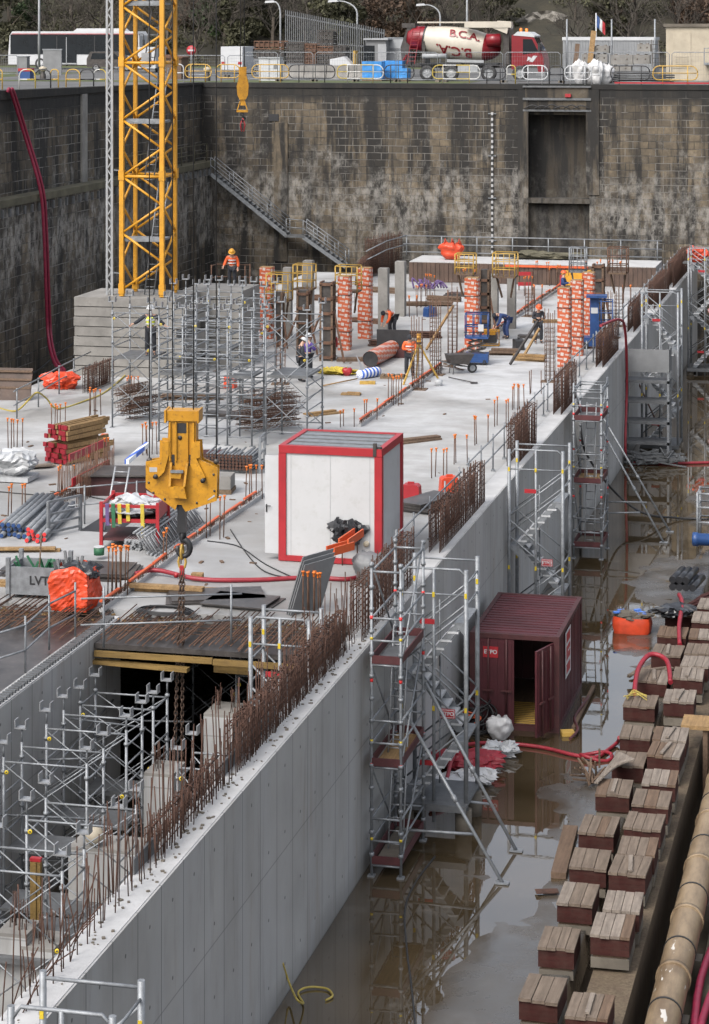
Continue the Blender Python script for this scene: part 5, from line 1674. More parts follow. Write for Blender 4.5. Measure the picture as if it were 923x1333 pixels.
mb = MB(); mb.bx(-Wc + .05, .95, .142, -Wc + .09, Dc - .202, Hc - .202); mb.bx(-Wc + .2, Dc - .1, .142, -.2, Dc - .05, Hc - .2); mb.bx(-Wc + .2, .2, .142, -.2, Dc - .2, .18); mb.build('rear_panel', 'lgrey', t)
mb = MB(); mb.lathe([(.001, .0), (.08, .0), (.08, .045)], 16, 'Y', (-.42, .0, .55)); mb.build('vent_cap', 'cream', t)
o = T('door', None, None, (-Wc, .35, 0)); o.parent = t
del_ = o
bpy.data.objects.remove(o)
mb = MB(); mb.bx(-.045 - .33, -.02, .16, -.0, .02, Hc - .3); d_ = mb.build('door', 'white', t); d_.location = (-Wc - .02, .1, 0)
mb = MB(); mb.bx(-.345, -.045, 1.25, -.31, -.022, 1.45); mb.tube([(-.33, -.03, 1.42), (-.33, -.09, 1.42), (-.2, -.09, 1.42)], .014, 6); mb.build('door_handle', 'black', d_)
mb = MB(); mb.box((-.19, .03, Hc - .02), (.09, .09, .34)); mb.box((-.1, .1, Hc - .02), (.14, .14, .14)); mb.build('twist_lock', 'dark_steel', t)
# black bag on starter bars
p = P(454, 735, 5)
mb = MB(); sack(mb, (0, 0, 0), (.36, .25), .62, 4.2, 18, 7, .8, .75); 
o = mb.build('plastic_bag', 'bag_black'); o.location = p + Vector((0, -.1, .55)); tag(o, 'black plastic bag pulled over starter bars in front of the site container', 'bag')

# ================================================================== DECK CLUTTER, NEAR
def P2(px, py, dz=0.0): v = P(px, py, DZ); v.z += dz; return v
# LVT crate
a = P2(10, 778); b = P2(80, 778)
t = T('steel_crate', 'grey steel crate lettered LVT at the left beside the orange sack', 'crate', ((a.x + b.x) / 2, a.y + .5, DZ), .05)
W_ = b.x - a.x
mb = MB(); mb.bx(-W_ / 2, -.5, .1, W_ / 2, -.46, .78); mb.bx(-W_ / 2, .46, .1, W_ / 2, .5, .78); mb.bx(-W_ / 2, -.46, .1, -W_ / 2 + .04, .46, .78); mb.bx(W_ / 2 - .04, -.46, .1, W_ / 2, .46, .78); mb.bx(-W_ / 2 + .04, -.46, .1, W_ / 2 - .04, .46, .14); mb.build('body', 'galv', t)
mb = MB()
for x in (-W_ / 2, W_ / 2):
    for y in (-.5, .5): mb.bx(x - .05, y - .05, 0, x + .05, y + .05, 1.0)
mb.build('corner_post', 'galv', t)
b_ = text_mb('LVT', .3, .002, .008); xform(b_, Matrix.Translation((.15, -.505, .45)) @ Matrix.Rotation(PI / 2, 4, 'X')); b_.build('lettering', 'black', t)
mb = MB()
for k in range(14): 
    x = random.uniform(-.5, .5); mb.beam((x, random.uniform(-.3, .3), .25), (x + random.uniform(-.4, .4), random.uniform(-.4, .4), .8 + random.random() * .15), .05, .05)
solo(xform(mb, Matrix.Translation(t.location)), 'scrap_offcuts', 'green', 'green and grey offcuts lying inside the steel crate', 'offcuts')
# orange sack
p = P2(98, 790)
t = T('bulk_sack', 'open orange tarpaulin sack full of dark rubbish by the grey crate', 'sack', p)
mb = MB(); n = 56; vs = []
for j in range(17):
    v = j / 16
    for k in range(n):
        an = 2 * PI * k / n; cx_, sy_ = math.cos(an), math.sin(an); f = 1 / max(abs(cx_), abs(sy_)) ** .8
        q_ = Vector((cx_ * 2, sy_ * 2, v * 3)); r = (.46 + .05 * math.sin(v * PI)) * f * (1 + .12 * noise.noise(q_) + .1 * abs(noise.noise(q_ * 3)) + .04 * noise.noise(q_ * 7))
        z = v * .9 * (1 + .16 * noise.noise(Vector((cx_ * 1.6, sy_ * 1.6, 3))) * v + .12 * v * abs(math.cos(2 * an)))
        vs.append((cx_ * r, sy_ * r, z))
mb.add(vs, [(j * n + k, j * n + (k + 1) % n, (j + 1) * n + (k + 1) % n, (j + 1) * n + k) for j in range(16) for k in range(n)], False)
mb.build('fabric', 'orange_tarp', t)
mb = MB(); sack(mb, (.1, .05, .55), (.42, .36), .5, 7, 16, 6, .8, .4); mb.build('rubbish', 'bag_black', t)
mb = MB()
for k in range(8):
    x, y = random.uniform(-.4, .4), random.uniform(-.3, .2); mb.beam((x, y, .6), (x + random.uniform(-.25, .25), y + .1, 1.05 + random.random() * .25), .06, .05)
mb.build('offcuts', 'galv_dark', t)
# pole beside
mb = MB(); mb.cyl(P2(49, 779), P2(54, 779, 1.6), .02, 6); solo(mb, 'wooden_pole', 'wood_brown', 'thin wooden pole standing against the lettered grey crate', 'pole')
# dark boards stack behind the crate
def boards(px, py, n, L, Wd, rz, matn, label, name='plywood_stack', th=.03, jitter=.12):
    p = P2(px, py)
    t = T(name, label, 'boards', p, rz)
    for k in range(n):
        mb = MB(); mb.box((random.uniform(-jitter, jitter), random.uniform(-jitter, jitter), th * (k + .5) * 1.15), (L, Wd, th), random.uniform(-.09, .09)); mb.build('board', matn, t)
    return t
boards(92, 745, 4, 3.3, 1.4, .05, 'ply', 'stack of dark plywood sheets behind the lettered crate')
boards(30, 762, 3, 2.0, .25, .1, 'wood_new', 'few pale planks at the left edge beside the lettered crate', 'planks')
boards(282, 778, 3, 2.3, 1.2, .35, 'ply', 'loose dark plywood sheets lying left of the leaning panel')
boards(318, 785, 3, 1.6, 1.3, -.15, 'ply', 'pile of dark plywood sheets against the foot of the leaning panel')
boards(225, 772, 2, 1.9, .22, 0.05, 'wood_new', 'pale timbers lying below the red hose', 'timbers', .09, .15)
boards(268, 770, 1, 1.2, .2, 0.05, 'wood_new', 'single pale timber at the edge of the plywood sheets', 'timbers', .09, .15)
mb = MB()
for k in range(6):
    n = 24; r = .42 - .02 * k
    mb.tube([(math.cos(2 * PI * i / n) * r * 1.7, math.sin(2 * PI * i / n) * r, .03 + .02 * (k % 3)) for i in range(n + 1)], .015, 5, False)
o = mb.build('cable_coil', 'cable'); o.location = P2(215, 797); tag(o, 'flat black coil of cable at the front edge of the deck', 'cable')
# paint tin
p = P2(129, 728, .12)
t = T('paint_tin', 'small green and white paint tin on the plywood stack', 'tin', p)
mb = MB(); mb.cyl((0, 0, 0), (0, 0, .2), .14, 14); mb.build('can', 'green', t)
mb = MB(); mb.cyl((0, 0, .2), (0, 0, .22), .145, 14); mb.build('lid', 'white', t)
# leaning panel
a = P2(372, 800); b = P2(399, 782)
t = T('leaning_formwork', 'dark formwork panel leaning upright by capped bars left of the site container', 'panel', a)
mb = MB(); c_ = P2(400, 788) - a
up = Vector((.35, .25, 1.35))
for k in range(3):
    o_ = Vector((.06 * k, -.05 * k, 0)); e1 = Vector((.55, .85, .05))
    v = [o_ + Vector((0, 0, 0)), o_ + e1, o_ + e1 + up * (1 - .06 * k), o_ + up * (1 - .06 * k)]
    nrm = e1.cross(up).normalized() * .03
    mb = MB(); mb.add(v + [q_ + nrm for q_ in v], [(0, 1, 2, 3), (7, 6, 5, 4), (0, 4, 5, 1), (1, 5, 6, 2), (2, 6, 7, 3), (3, 7, 4, 0)]); mb.build('board', 'grey', t)
# red basket
a = P2(148, 713); 
t = T('sling_basket', 'red steel stillage basket holding yellow and purple lifting slings', 'basket', P2(176, 706), .12)
Wb, Db = 1.55, 1.5
mb = MB()
for x in (-Wb / 2, Wb / 2):
    for y in (-Db / 2, Db / 2): mb.bx(x - .045, y - .045, 0, x + .045, y + .045, 1.25)
mb.build('post', 'red', t)
mb = MB(); mb.bx(-Wb / 2, -Db / 2, .2, Wb / 2, Db / 2, .26); mb.bx(-Wb / 2, -Db / 2, .72, Wb / 2, Db / 2, .76); mb.build('shelf', 'burgundy_dk', t)
mb = MB(); mb.bx(-Wb / 2, Db / 2 - .02, .76, Wb / 2, Db / 2, 1.2); mb.bx(Wb / 2 - .02, -Db / 2, .76, Wb / 2, Db / 2, 1.2); mb.build('side_panel', 'red', t)
mb = MB(); mb.bx(-Wb / 2, -Db / 2 - .03, 1.1, Wb / 2, -Db / 2 + .03, 1.18); mb.bx(-Wb / 2 - .03, -Db / 2, 1.1, -Wb / 2 + .03, Db / 2, 1.18); mb.bx(-Wb / 2, -Db / 2 - .03, .7, Wb / 2, -Db / 2 + .03, .8); mb.build('rail', 'red', t)
BO = Vector(t.location)
mb = MB(); sack(mb, (0, 0, .76), (.6, .55), .42, 5, 18, 6, .7, .8); xform(mb, Matrix.Translation(BO)); solo(mb, 'crumpled_wrapping', 'film', 'crumpled pale wrapping heaped inside the red basket', 'wrapping')
for i, (x, m, L_, lab) in enumerate(((-.62, 'sling_purple', .55, 'left purple lifting sling hanging over the red basket rail'), (-.28, 'sling_yellow', .5, 'left yellow lifting sling hanging over the red basket rail'), (-.05, 'sling_yellow', .42, 'middle yellow lifting sling over the red basket rail'), (.35, 'sling_yellow', .85, 'longest yellow lifting sling hanging low from the red basket'), (-.45, 'green', .6, 'green lifting sling hanging from the red basket'))):
    mb = MB(); pts = [(x, -.3, 1.02), (x, -Db / 2, 1.2), (x + .01, -Db / 2 - .05, 1.17), (x + .03, -Db / 2 - .06, 1.17 - L_)]
    for p_, q_ in zip(pts, pts[1:]): mb.beam(p_, q_, .1, .015)
    xform(mb, Matrix.Translation(BO) @ Matrix.Rotation(.12, 4, 'Z')); solo(mb, 'lifting_sling', m, lab, 'sling', 'slings in the red basket')
# tube bundles and ladder frames
def bundle(a, b, n, r, label, matn='galv', cols=6, name='tube_bundle', cap=None, jit=.15):
    a, b = Vector(a), Vector(b); d = (b - a).normalized(); s = d.cross(Vector((0, 0, 1))).normalized()
    t = T(name, label, 'tubes', a)
    mb = MB(); cm = MB()
    for k in range(n):
        off = s * ((k % cols) - cols / 2) * r * 2.15 + Vector((0, 0, r + (k // cols) * r * 1.85)) + d * random.uniform(-jit, jit)
        p = off; q_ = off + (b - a)
        mb.cyl(p, q_, r, 7)
        if cap: cm.cyl(p - d * .04, p + d * .02, r * .8, 6)
    mb.build('tubes', matn, t)
    if cap: cm.build('end_cap', cap, t)
    return t
bundle(P2(177, 716), P2(245, 668), 34, .035, 'bundle of silver scaffold tubes beside the red basket', 'alu', 9)
a = P2(22, 700); b = P2(66, 660)
bundle(a, b, 14, .075, 'bundle of long galvanized props with blue capped ends at the left', 'galv', 5, 'prop_bundle', 'blue')
bundle(P2(50, 706), P2(88, 664), 10, .07, 'bundle of galvanized props with red capped ends in the rack', 'galv', 4, 'prop_bundle', 'red_tag')
t = T('tube_rack', 'grey steel rack end frame holding the props at the left', 'rack', P2(84, 695), 1.1)
mb = MB()
for x in (-.6, .6): mb.bx(x - .04, -.04, 0, x + .04, .04, 1.0)
mb.build('post', 'galv', t)
mb = MB()
for z in (.1, .35, .6, .95): mb.bx(-.6, -.03, z, .6, .03, z + .06)
mb.build('rail', 'galv', t)
def ladder_frame(a, b, wdir, n, parent, matn='alu'):
    mb = MB(); a, b, wd = Vector(a), Vector(b), Vector(wdir)
    mb.cyl(a, b, .03, 6); mb.cyl(a + wd, b + wd, .03, 6)
    for k in range(n): p = a.lerp(b, (k + .5) / n); mb.cyl(p, p + wd, .02, 5)
    return mb.build('ladder_frame', matn, parent)
a = P2(206, 726); b = P2(268, 680)
t = T('ladder_frame_stack', 'aluminium ladder frames leaning together along the joint strip below the hook block', 'frames', a)
for k in range(4):
    o_ = Vector((-.12 * k, .05 * k, .02 * k))
    ladder_frame(o_, o_ + (b - a), Vector((-.35, -.1, .55)), 16, t)
# red boarded opening
a = P2(70, 655); 
t = T('guarded_opening', 'rectangular opening in the deck with red guard boards and rusty bars', 'opening', P2(110, 672))
O = Vector(t.location)
mb = MB(); 
for (p_, q_) in (((90, 628), (138, 606)), ((94, 652), (142, 626))):
    mb.beam(P2(*p_, .75 if p_[1] < 640 else .55) - O, P2(*q_, .75 if p_[1] < 640 else .55) - O, .05, .24)
mb.build('guard_board', 'red', t)
mb = MB()
a = P2(100, 660); b = P2(150, 622)
for k in range(26):
    p = a.lerp(b, k / 26) - O; mb.cyl(p, p + Vector((0, 0, random.uniform(.9, 1.5))), .015, 5)
    p = p + Vector((-.5, -.1, 0)); mb.cyl(p, p + Vector((0, 0, random.uniform(.8, 1.3))), .015, 5)
mb.build('rebar', 'rust2', t)
mb = MB(); c0_, c1_ = P2(105, 690) - O, P2(132, 690) - O; mb.bx(c0_.x, c0_.y - .1, -.02, c1_.x + .5, c0_.y + 2.0, .006); mb.build('opening_shade', 'black', t)  # black sheet on an uncut deck, painted darkness of the opening
# red formwork trough with ply cover
t = T('formwork_trough', 'red sided formwork box covered with a dark board behind the red basket', 'formwork', P2(165, 640), .15)
mb = MB(); mb.bx(-1.3, -.7, 0, 1.3, .7, .55); mb.build('body', 'burgundy_dk', t)
mb = MB(); mb.box((0, 0, .62), (2.8, 1.6, .05), .06); mb.build('cover', 'ply', t)
mb = MB(); mb.beam((1.5, -.8, .5), (2.6, .8, .75), .08, .08); mb.build('timber', 'wood_pale', t)
ldr = T('short_ladder', 'short aluminium ladder leaning at the opening left of the red basket', 'ladder', P2(136, 690))
ladder_frame((0, 0, 0), (.15, .5, 1.7), (.42, 0, 0), 6, ldr)
# blue and white wrapped beam by the hook
mb = MB(); a = P2(165, 622, .5); b = P2(192, 600, .55); mb.beam(a, b, .14, .14); solo(mb, 'wrapped_beam', 'blue_stripe', 'blue and white wrapped beam lying left of the hook block', 'beam')
# timber stack
p = P2(100, 598)
t = T('timber_beam_stack', 'stack of timber formwork beams with red painted ends on the left of the deck', 'timber', p, PI / 2 - .45)
mb = MB(); em = MB()
k = 0
for lay in range(7):
    for i in range(6 - (lay > 4)):
        L_ = random.uniform(2.2, 2.9); y = -.62 + i * .22 + random.uniform(-.03, .03); z = .12 + lay * .17 + (.12 if lay > 3 else 0); x0 = random.uniform(-.15, .1)
        mb.box((x0 + L_ / 2 - 1.2, y, z), (L_, .1, .14), random.uniform(-.03, .03) + (.12 if lay > 3 else 0))
        em.box((x0 - 1.2 - .03, y, z), (.07, .19, .15)); 
mb.build('beams', 'wood_new', t); em.build('red_end', 'red_hose', t)
mb = MB(); mb.box((0, 0, .02), (.12, 1.5, .06)); mb.box((.9, 0, .02), (.12, 1.5, .06)); mb.build('bearer', 'wood_brown', t); t.scale = (.78, .78, .95)
mb = MB(); mb.beam(P2(112, 601, .25), P2(137, 578, .25), .2, .22); solo(mb, 'plastic_barrier_rail', 'orange', 'orange plastic rail lying along the right side of the timber stack', 'rail')
# wrapped pallet left edge
p = P2(12, 628); mb = MB(); mb.box((p.x, p.y + .4, DZ + .1), (1.3, 1.0, .14)); sack(mb, (p.x, p.y + .4, DZ + .17), (.62, .48), .7, 3, 18, 6, .3, .4)
solo(mb, 'wrapped_pallet', 'film', 'pallet wrapped in crumpled clear film at the left edge of the deck', 'pallet')
# crate of jacks / small props
p = P2(310, 612)
t = T('jack_crate', 'low grey steel stillage full of short steel jacks behind the hook block', 'crate', p, .1)
mb = MB(); mb.bx(-.95, -.5, 0, .75, .5, .12); mb.build('base', 'galv_dark', t)
mb = MB(); 
for x in (.78,):
    for y in (-.45, .45): mb.bx(x - .04, y - .04, 0, x + .04, y + .04, 1.15)
    for z in (.25, .6, .95, 1.1): mb.bx(x - .03, -.45, z, x + .03, .45, z + .05)
mb.build('end_frame', 'galv', t)
o_ = Vector(t.location)
mb = MB(); cm = MB()
for k in range(70):
    y = -.55 ; x = -.9 + (k % 14) * .115; z = .16 + (k // 14) * .1
    mb.cyl((x, -.6, z), (x + random.uniform(-.1, .15), .5, z + random.uniform(.0, .1)), .03, 5)
    cm.cyl((x, -.64, z), (x, -.58, z), .05, 6)
xform(mb, Matrix.Translation(o_)); xform(cm, Matrix.Translation(o_))
tj = T('steel_jacks', 'heap of short steel jacks with red collars lying in the grey stillage', 'jacks', o_)
mb.build('jacks', 'galv', tj, True); cm.build('collars', 'rust', tj, True)
boards(200 + 62, 600, 4, 1.6, 1.0, .2, 'burgundy_dk', 'small stack of dark red panels left of the jack stillage', 'panel_stack', .06)
p = P2(283, 640); t = T('block_pallet', 'pallet of grey blocks just right of the hook block', 'pallet', p, .1)
mb = MB(); mb.box((0, 0, .07), (1.0, .8, .12)); mb.build('pallet', 'pallet', t)
mb = MB(); mb.box((0, 0, .34), (.95, .75, .4)); mb.build('blocks', 'concrete_block', t)
# red hose over the deck
pts = [P2(60, 820, .05), P2(150, 790, .05), P2(176, 752, .1), P2(205, 750, .15), P2(260, 758, .08), P2(330, 758, .06), P2(400, 755, .06), P2(450, 757, .06), P2(470, 753, .06)]
mb = MB(); mb.tube(spline(pts[2:], 8), .06, 8); solo(mb, 'deck_hose', 'red_hose', 'thick red hose snaking across the deck under the big hook', 'hose')
for i, pts in enumerate(([(0, 641), (55, 645), (85, 640), (130, 650), (180, 655)], [(300, 690), (320, 720), (345, 745), (385, 755)], [(270, 705), (310, 712), (345, 735), (380, 752)])):
    mb = MB(); mb.tube(spline([P2(x, y, .02) for x, y in pts], 6), .016, 5); solo(mb, 'black_cable', 'cable', ('black cable lying across the left deck towards the red basket', 'black cable curving down to the plywood left of the cabin', 'second black cable beside the joint strip left of the cabin')[i], 'cable')
# orange barrier troughs at front right
for i, (p_, q_) in enumerate((((430, 768), (456, 760)), ((447, 757), (467, 742)))):
    a, b = P2(*p_, .9), P2(*q_, .9); mb = MB()
    d_ = (b - a); 
    mb.beam(a, b, .26, .05); s_ = d_.cross(Vector((0, 0, 1))).normalized() * .12
    mb.beam(a + s_ + Vector((0, 0, .08)), b + s_ + Vector((0, 0, .08)), .04, .2); mb.beam(a - s_ + Vector((0, 0, .08)), b - s_ + Vector((0, 0, .08)), .04, .2)
    solo(mb, 'bar_cap_trough', 'orange', ('near orange plastic trough capping rusty bars before the cabin', 'far orange plastic trough capping rusty bars before the cabin')[i], 'cap')
# grey covered heap beside the cabin
p = P2(482, 760); mb = MB(); sack(mb, (0, 0, 0), (.42, .4), .75, 9, 18, 7, .6, .2); o = mb.build('covered_heap', 'grey'); o.location = p; tag(o, 'rounded grey covered heap at the right foot of the site cabin', 'heap')
# small blocks
mb = MB(); p = P2(257, 754); mb.box(p + Vector((0, 0, .08)), (.3, .2, .16), .1); solo(mb, 'timber_offcut', 'wood_new', 'small timber offcut on the red hose', 'offcut')
# ================================================================== SHORING TOWERS
def shoring(c, w, d, H, label, z0=DZ, rz=0.0, plat=(), heads=True, rung=.5, grp='grey shoring towers on the deck', tags=True, xb=True):
    t = T('shoring_tower', label, 'scaffold tower', (c[0], c[1], z0), rz, grp)
    cs = [(-w / 2, -d / 2), (w / 2, -d / 2), (w / 2, d / 2), (-w / 2, d / 2)]
    for (x, y) in cs:
        mb = MB(); mb.cyl((x, y, .0), (x, y, H), .031, 7); mb.cyl((x, y, H), (x, y, H + .3), .022, 6); mb.box((x, y, .01), (.16, .16, .02))
        z = 1.0
        while z < H: mb.cyl((x, y, z - .03), (x, y, z + .03), .055, 7); z += 1.0
        mb.build('post', 'galv', t)
        if heads:
            mb = MB(); z = H + .3
            mb.box((x, y, z), (.26, .2, .025)); mb.box((x - .115, y, z + .09), (.02, .2, .17)); mb.box((x + .115, y, z + .09), (.02, .2, .17)); mb.build('u_head', 'alu', t)
    for (a, b) in ((0, 3), (1, 2)):
        mb = MB(); z = .35
        while z < H - .05:
            mb.cyl((*cs[a], z), (*cs[b], z), .02, 6); z += rung
        mb.build('rung', 'galv', t)
    for (a, b) in ((0, 1), (3, 2)):
        mb = MB(); z = .3
        while not xb and z < H - .1:
            mb.cyl((*cs[a], z), (*cs[b], z), .021, 6); z += .36
        if not xb: mb.build('rung', 'galv', t); continue
        mb = MB(); z = .4; k = 0
        while z < H - .8:
            z2 = min(z + 1.25, H - .1)
            mb.cyl((*cs[a], z), (*cs[b], z2), .015, 5); mb.cyl((*cs[b], z), (*cs[a], z2), .015, 5); z += 1.25
        mb.cyl((*cs[a], H - .1), (*cs[b], H - .1), .022, 6); mb.cyl((*cs[a], .45), (*cs[b], .45), .022, 6)
        mb.build('cross_brace', 'galv', t)
    for z in plat:
        mb = MB(); mb.box((0, 0, z), (w - .08, d - .05, .06)); mb.box((0, -d / 2 + .04, z + .02), (w - .1, .05, .1)); mb.build('platform', 'galv_dark', t)
    if tags:
        mb = MB()
        for k in range(2):
            x, y = cs[k]; z = H - .3 - k * 1.1
            mb.lathe([(.02, -.012), (.045, -.012), (.045, .012), (.02, .012), (.02, -.012)], 10, 'Y', (x + .08 - .16 * k, y - .04, z))
        mb.build('tag', 'yellow_tag', t)
    return t
# front left tower with the worker
a = P(147, 556); b = P(201, 556)
w_ = b.x - a.x
shoring(((a.x + b.x) / 2, a.y + .9), w_, 1.9, 4.15, 'shoring tower with the yellow vested worker on its platform, leftmost of the cluster', plat=(2.45,))
T1 = Vector(((a.x + b.x) / 2, a.y + .9, DZ))
cl = [(207, 240, 575, 4.3, 'shoring tower directly behind the big hook block ropes, nearest row'), (252, 285, 578, 4.3, 'shoring tower in the nearest row above the jack stillage, left one'),
      (296, 330, 580, 4.3, 'shoring tower in the nearest row above the jack stillage, right one'), (349, 406, 577, 4.3, 'rightmost shoring tower with a platform, just behind the site container'),
      (226, 258, 535, 4.4, 'shoring tower in the rear row behind the left pair of ropes'), (270, 303, 537, 4.4, 'shoring tower in the middle of the rear row of the cluster'), (316, 346, 540, 4.4, 'shoring tower at the right of the rear row beside the dark column form')]
for i, (x0, x1, yb, H, lab) in enumerate(cl):
    a = P(x0, yb); b = P(x1, yb); w_ = b.x - a.x
    shoring(((a.x + b.x) / 2, a.y + .75), w_, 1.5 if i != 3 else 2.1, H, lab, rung=.42, plat=(2.3,) if i in (0, 3, 5, 2) else (), xb=i == 3)
for i, (x0, x1, yb, z) in enumerate(((207, 330, 575, 2.9), (207, 330, 575, 1.7), (226, 346, 537, 3.4), (226, 346, 537, 2.2), (252, 346, 537, 1.2))):
    a = P(x0, yb); b = P(x1, yb); mb = MB(); mb.cyl((a.x, a.y - .06, DZ + z), (b.x, a.y - .06, DZ + z), .025, 6)
    solo(mb, 'ledger_tube', 'galv', 'long horizontal tube tying the shoring cluster together, %s of five counted from the front' % ORD[i], 'tube', 'ledger tubes of the shoring cluster')
# stirrup bundles
def cage_bundle(c, L, W_, H, rz, n, label, name='rebar_bundle'):
    t = T(name, label, 'rebar', c, rz)
    for k in range(n):
        mb = MB()
        yo = random.uniform(-W_ / 2, W_ / 2); zo = .1 + (k / n) * H
        s = random.uniform(.12, .2)
        for (dy, dz) in ((-s, -s * .6), (s, -s * .6), (s, s * .6), (-s, s * .6)):
            mb.tube([(-L / 2 + random.uniform(-.1, .1), yo + dy, zo + dz + .1), (L / 2 + random.uniform(-.1, .1), yo + dy + random.uniform(-.1, .1), zo + dz + .1)], .012, 4)
        m = int(L / .14)
        for i in range(m):
            x = -L / 2 + i * L / m
            q_ = [(x, yo + dy, zo + dz + .1) for (dy, dz) in ((-s, -s * .6), (s, -s * .6), (s, s * .6), (-s, s * .6), (-s, -s * .6))]
            mb.tube(q_, .008, 3, False)
        mb.build('cage', 'rust2' if k % 3 else 'rust', t)
    return t
cage_bundle(P(180, 545), 1.6, 1.0, 1.05, 1.2, 12, 'heap of rusty stirrup cages standing inside the leftmost shoring tower')
cage_bundle(P(350, 560), 2.2, .7, .55, .75, 7, 'rusty rebar cages lying behind the rightmost shoring tower, near heap')
cage_bundle(P(352, 535), 2.2, .7, .5, .75, 7, 'rusty rebar cages lying behind the rightmost shoring tower, far heap')
# rusty starter mat by ballast, brown panel, orange tarp, stone step, yellow hose, left railing
def mat_sheet(a, b, h, label, nx=None, lean=0.0, name='rebar_mat', thick=.2, grp='rusty rebar mats'):
    a, b = Vector(a), Vector(b); d = b - a; L = d.length; s = Vector((d.y, -d.x, 0)).normalized()
    t = T(name, label, 'rebar mat', a, 0, grp)
    nx = nx or int(L / .11)
    for face in (0, 1):
        mb = MB()
        for k in range(nx + 1):
            p = d * (k / nx) + s * thick * face
            mb.cyl(p + Vector((0, 0, -.05)), p + s * lean * h + Vector((random.uniform(-.03, .03), random.uniform(-.03, .03), h * random.uniform(.88, 1.08))), .013, 5)
        z = .15
        while z < h * .95:
            mb.cyl(s * thick * face + s * lean * z + Vector((0, 0, z)), d + s * thick * face + s * lean * z + Vector((0, 0, z)), .011, 5); z += .14
        mb.build('mat', 'rust', t)
    mb = MB()
    for k in range(0, nx + 1, 2):
        p = d * (k / nx) + Vector((0, 0, h * .93)) + s * lean * h
        mb.tube([p, p + s * thick * .5 + Vector((0, 0, .06)), p + s * thick], .012, 4)
    mb.tube([Vector((0, 0, h * .93)) + s * (lean * h + thick / 2), d + Vector((0, 0, h * .93)) + s * (lean * h + thick / 2)], .02, 5)
    mb.build('link_bars', 'rust', t)
    return t
mat_sheet(P(108, 512), P(142, 498), 1.0, 'rusty mesh wall of bars just right of the orange tarpaulin at the ballast')
p = P(16, 520)
t = T('ribbed_formwork', 'brown ribbed formwork panel leaning at the left edge of the deck', 'panel', p, .1)
mb = MB(); R_ = Matrix.Rotation(-.35, 3, 'X'); mb.box((0, 0, .55), (1.5, .06, 1.3), 0, R_); mb.build('face', 'ply_brown', t)
mb = MB()
for k in range(4): mb.box((0, -.05 + (.3 + k * .22 - .55) * .36 + .0, .15 + k * .3), (1.5, .06, .08), 0, R_)
mb.build('rib', 'wood_brown', t)
mb = MB(); sack(mb, (0, 0, 0), (.62, .5), .65, 12, 20, 6, .7, .5); o = mb.build('orange_tarpaulin', 'orange_tarp'); o.location = P(80, 505); o.location.z = DZ - .1; tag(o, 'crumpled orange tarpaulin at the foot of the crimson hose by the ballast', 'tarpaulin')
mb = MB(); a = P(-30, 556, 4.9); b = P(96, 505, 4.9)
mb.bx(-36.5, a.y - 8, 3.2, -33.35, b.y + 1.0, 4.55); mb.bx(-36.5, a.y - 8, 4.55, -35.0, b.y + 1.0, 5.1)
struct(mb, 'stone_step', 'stone_moss')
t = T('deck_railing', 'bent scaffold tube guard railing along the left edge of the deck', 'railing', P(22, 560))
O = Vector(t.location); mb = MB()
pts = [(22, 545), (50, 530), (77, 513), (96, 503)]
for (x, y) in pts: q_ = P(x, y) - O; mb.cyl(q_, q_ + Vector((0, 0, 1.1)), .03, 6)
mb.build('post', 'galv', t); mb = MB()
for h in (.55, 1.05): mb.tube([P(x, y) - O + Vector((0, 0, h)) for x, y in [(18, 548)] + pts + [(118, 492)]], .025, 6)
mb.build('rail', 'galv', t)
mb = MB(); mb.tube(spline([P(-5, 530, 5.0), P(20, 535, 5.05), P(38, 520, 5.4), P(48, 511, 5.9), P(60, 518, 5.5), P(75, 532, 5.05), P(110, 522, 5.03), P(140, 508, 5.03), P(176, 475, 5.1), P(178, 462, 5.4)], 7), .035, 6)
solo(mb, 'yellow_hose', 'yellow_hose', 'pale yellow hose draped over the left railing and along the deck edge', 'hose')
# crimson hose down the side wall
mb = MB(); pts = [PX(10, 120, -42.8), PX(14, 119, -42.7), PX(30, 170, -42.6), PX(52, 245, -41.9), PX(57, 300, -41.8), PX(60, 380, -41.8), PX(63, 440, -41.7), PX(70, 470, -40.5), PX(80, 483, -38)]
mb.tube(spline(pts, 6), .085, 8); mb.tube([p + Vector((0, .4, 0)) for p in spline(pts, 6)], .075, 8)
solo(mb, 'wall_hose', 'pink_hose', 'pair of crimson hoses hanging down the dock side wall at the left', 'hose')
mb = MB(); mb.tube(spline([PX(10, 491, -41.8), PX(40, 488, -41.8), PX(70, 465, -41.8), PX(98, 445, -41.8)], 6), .05, 5); solo(mb, 'wall_cable', 'cable', 'black cable sagging along the foot of the side wall behind the hose', 'cable')

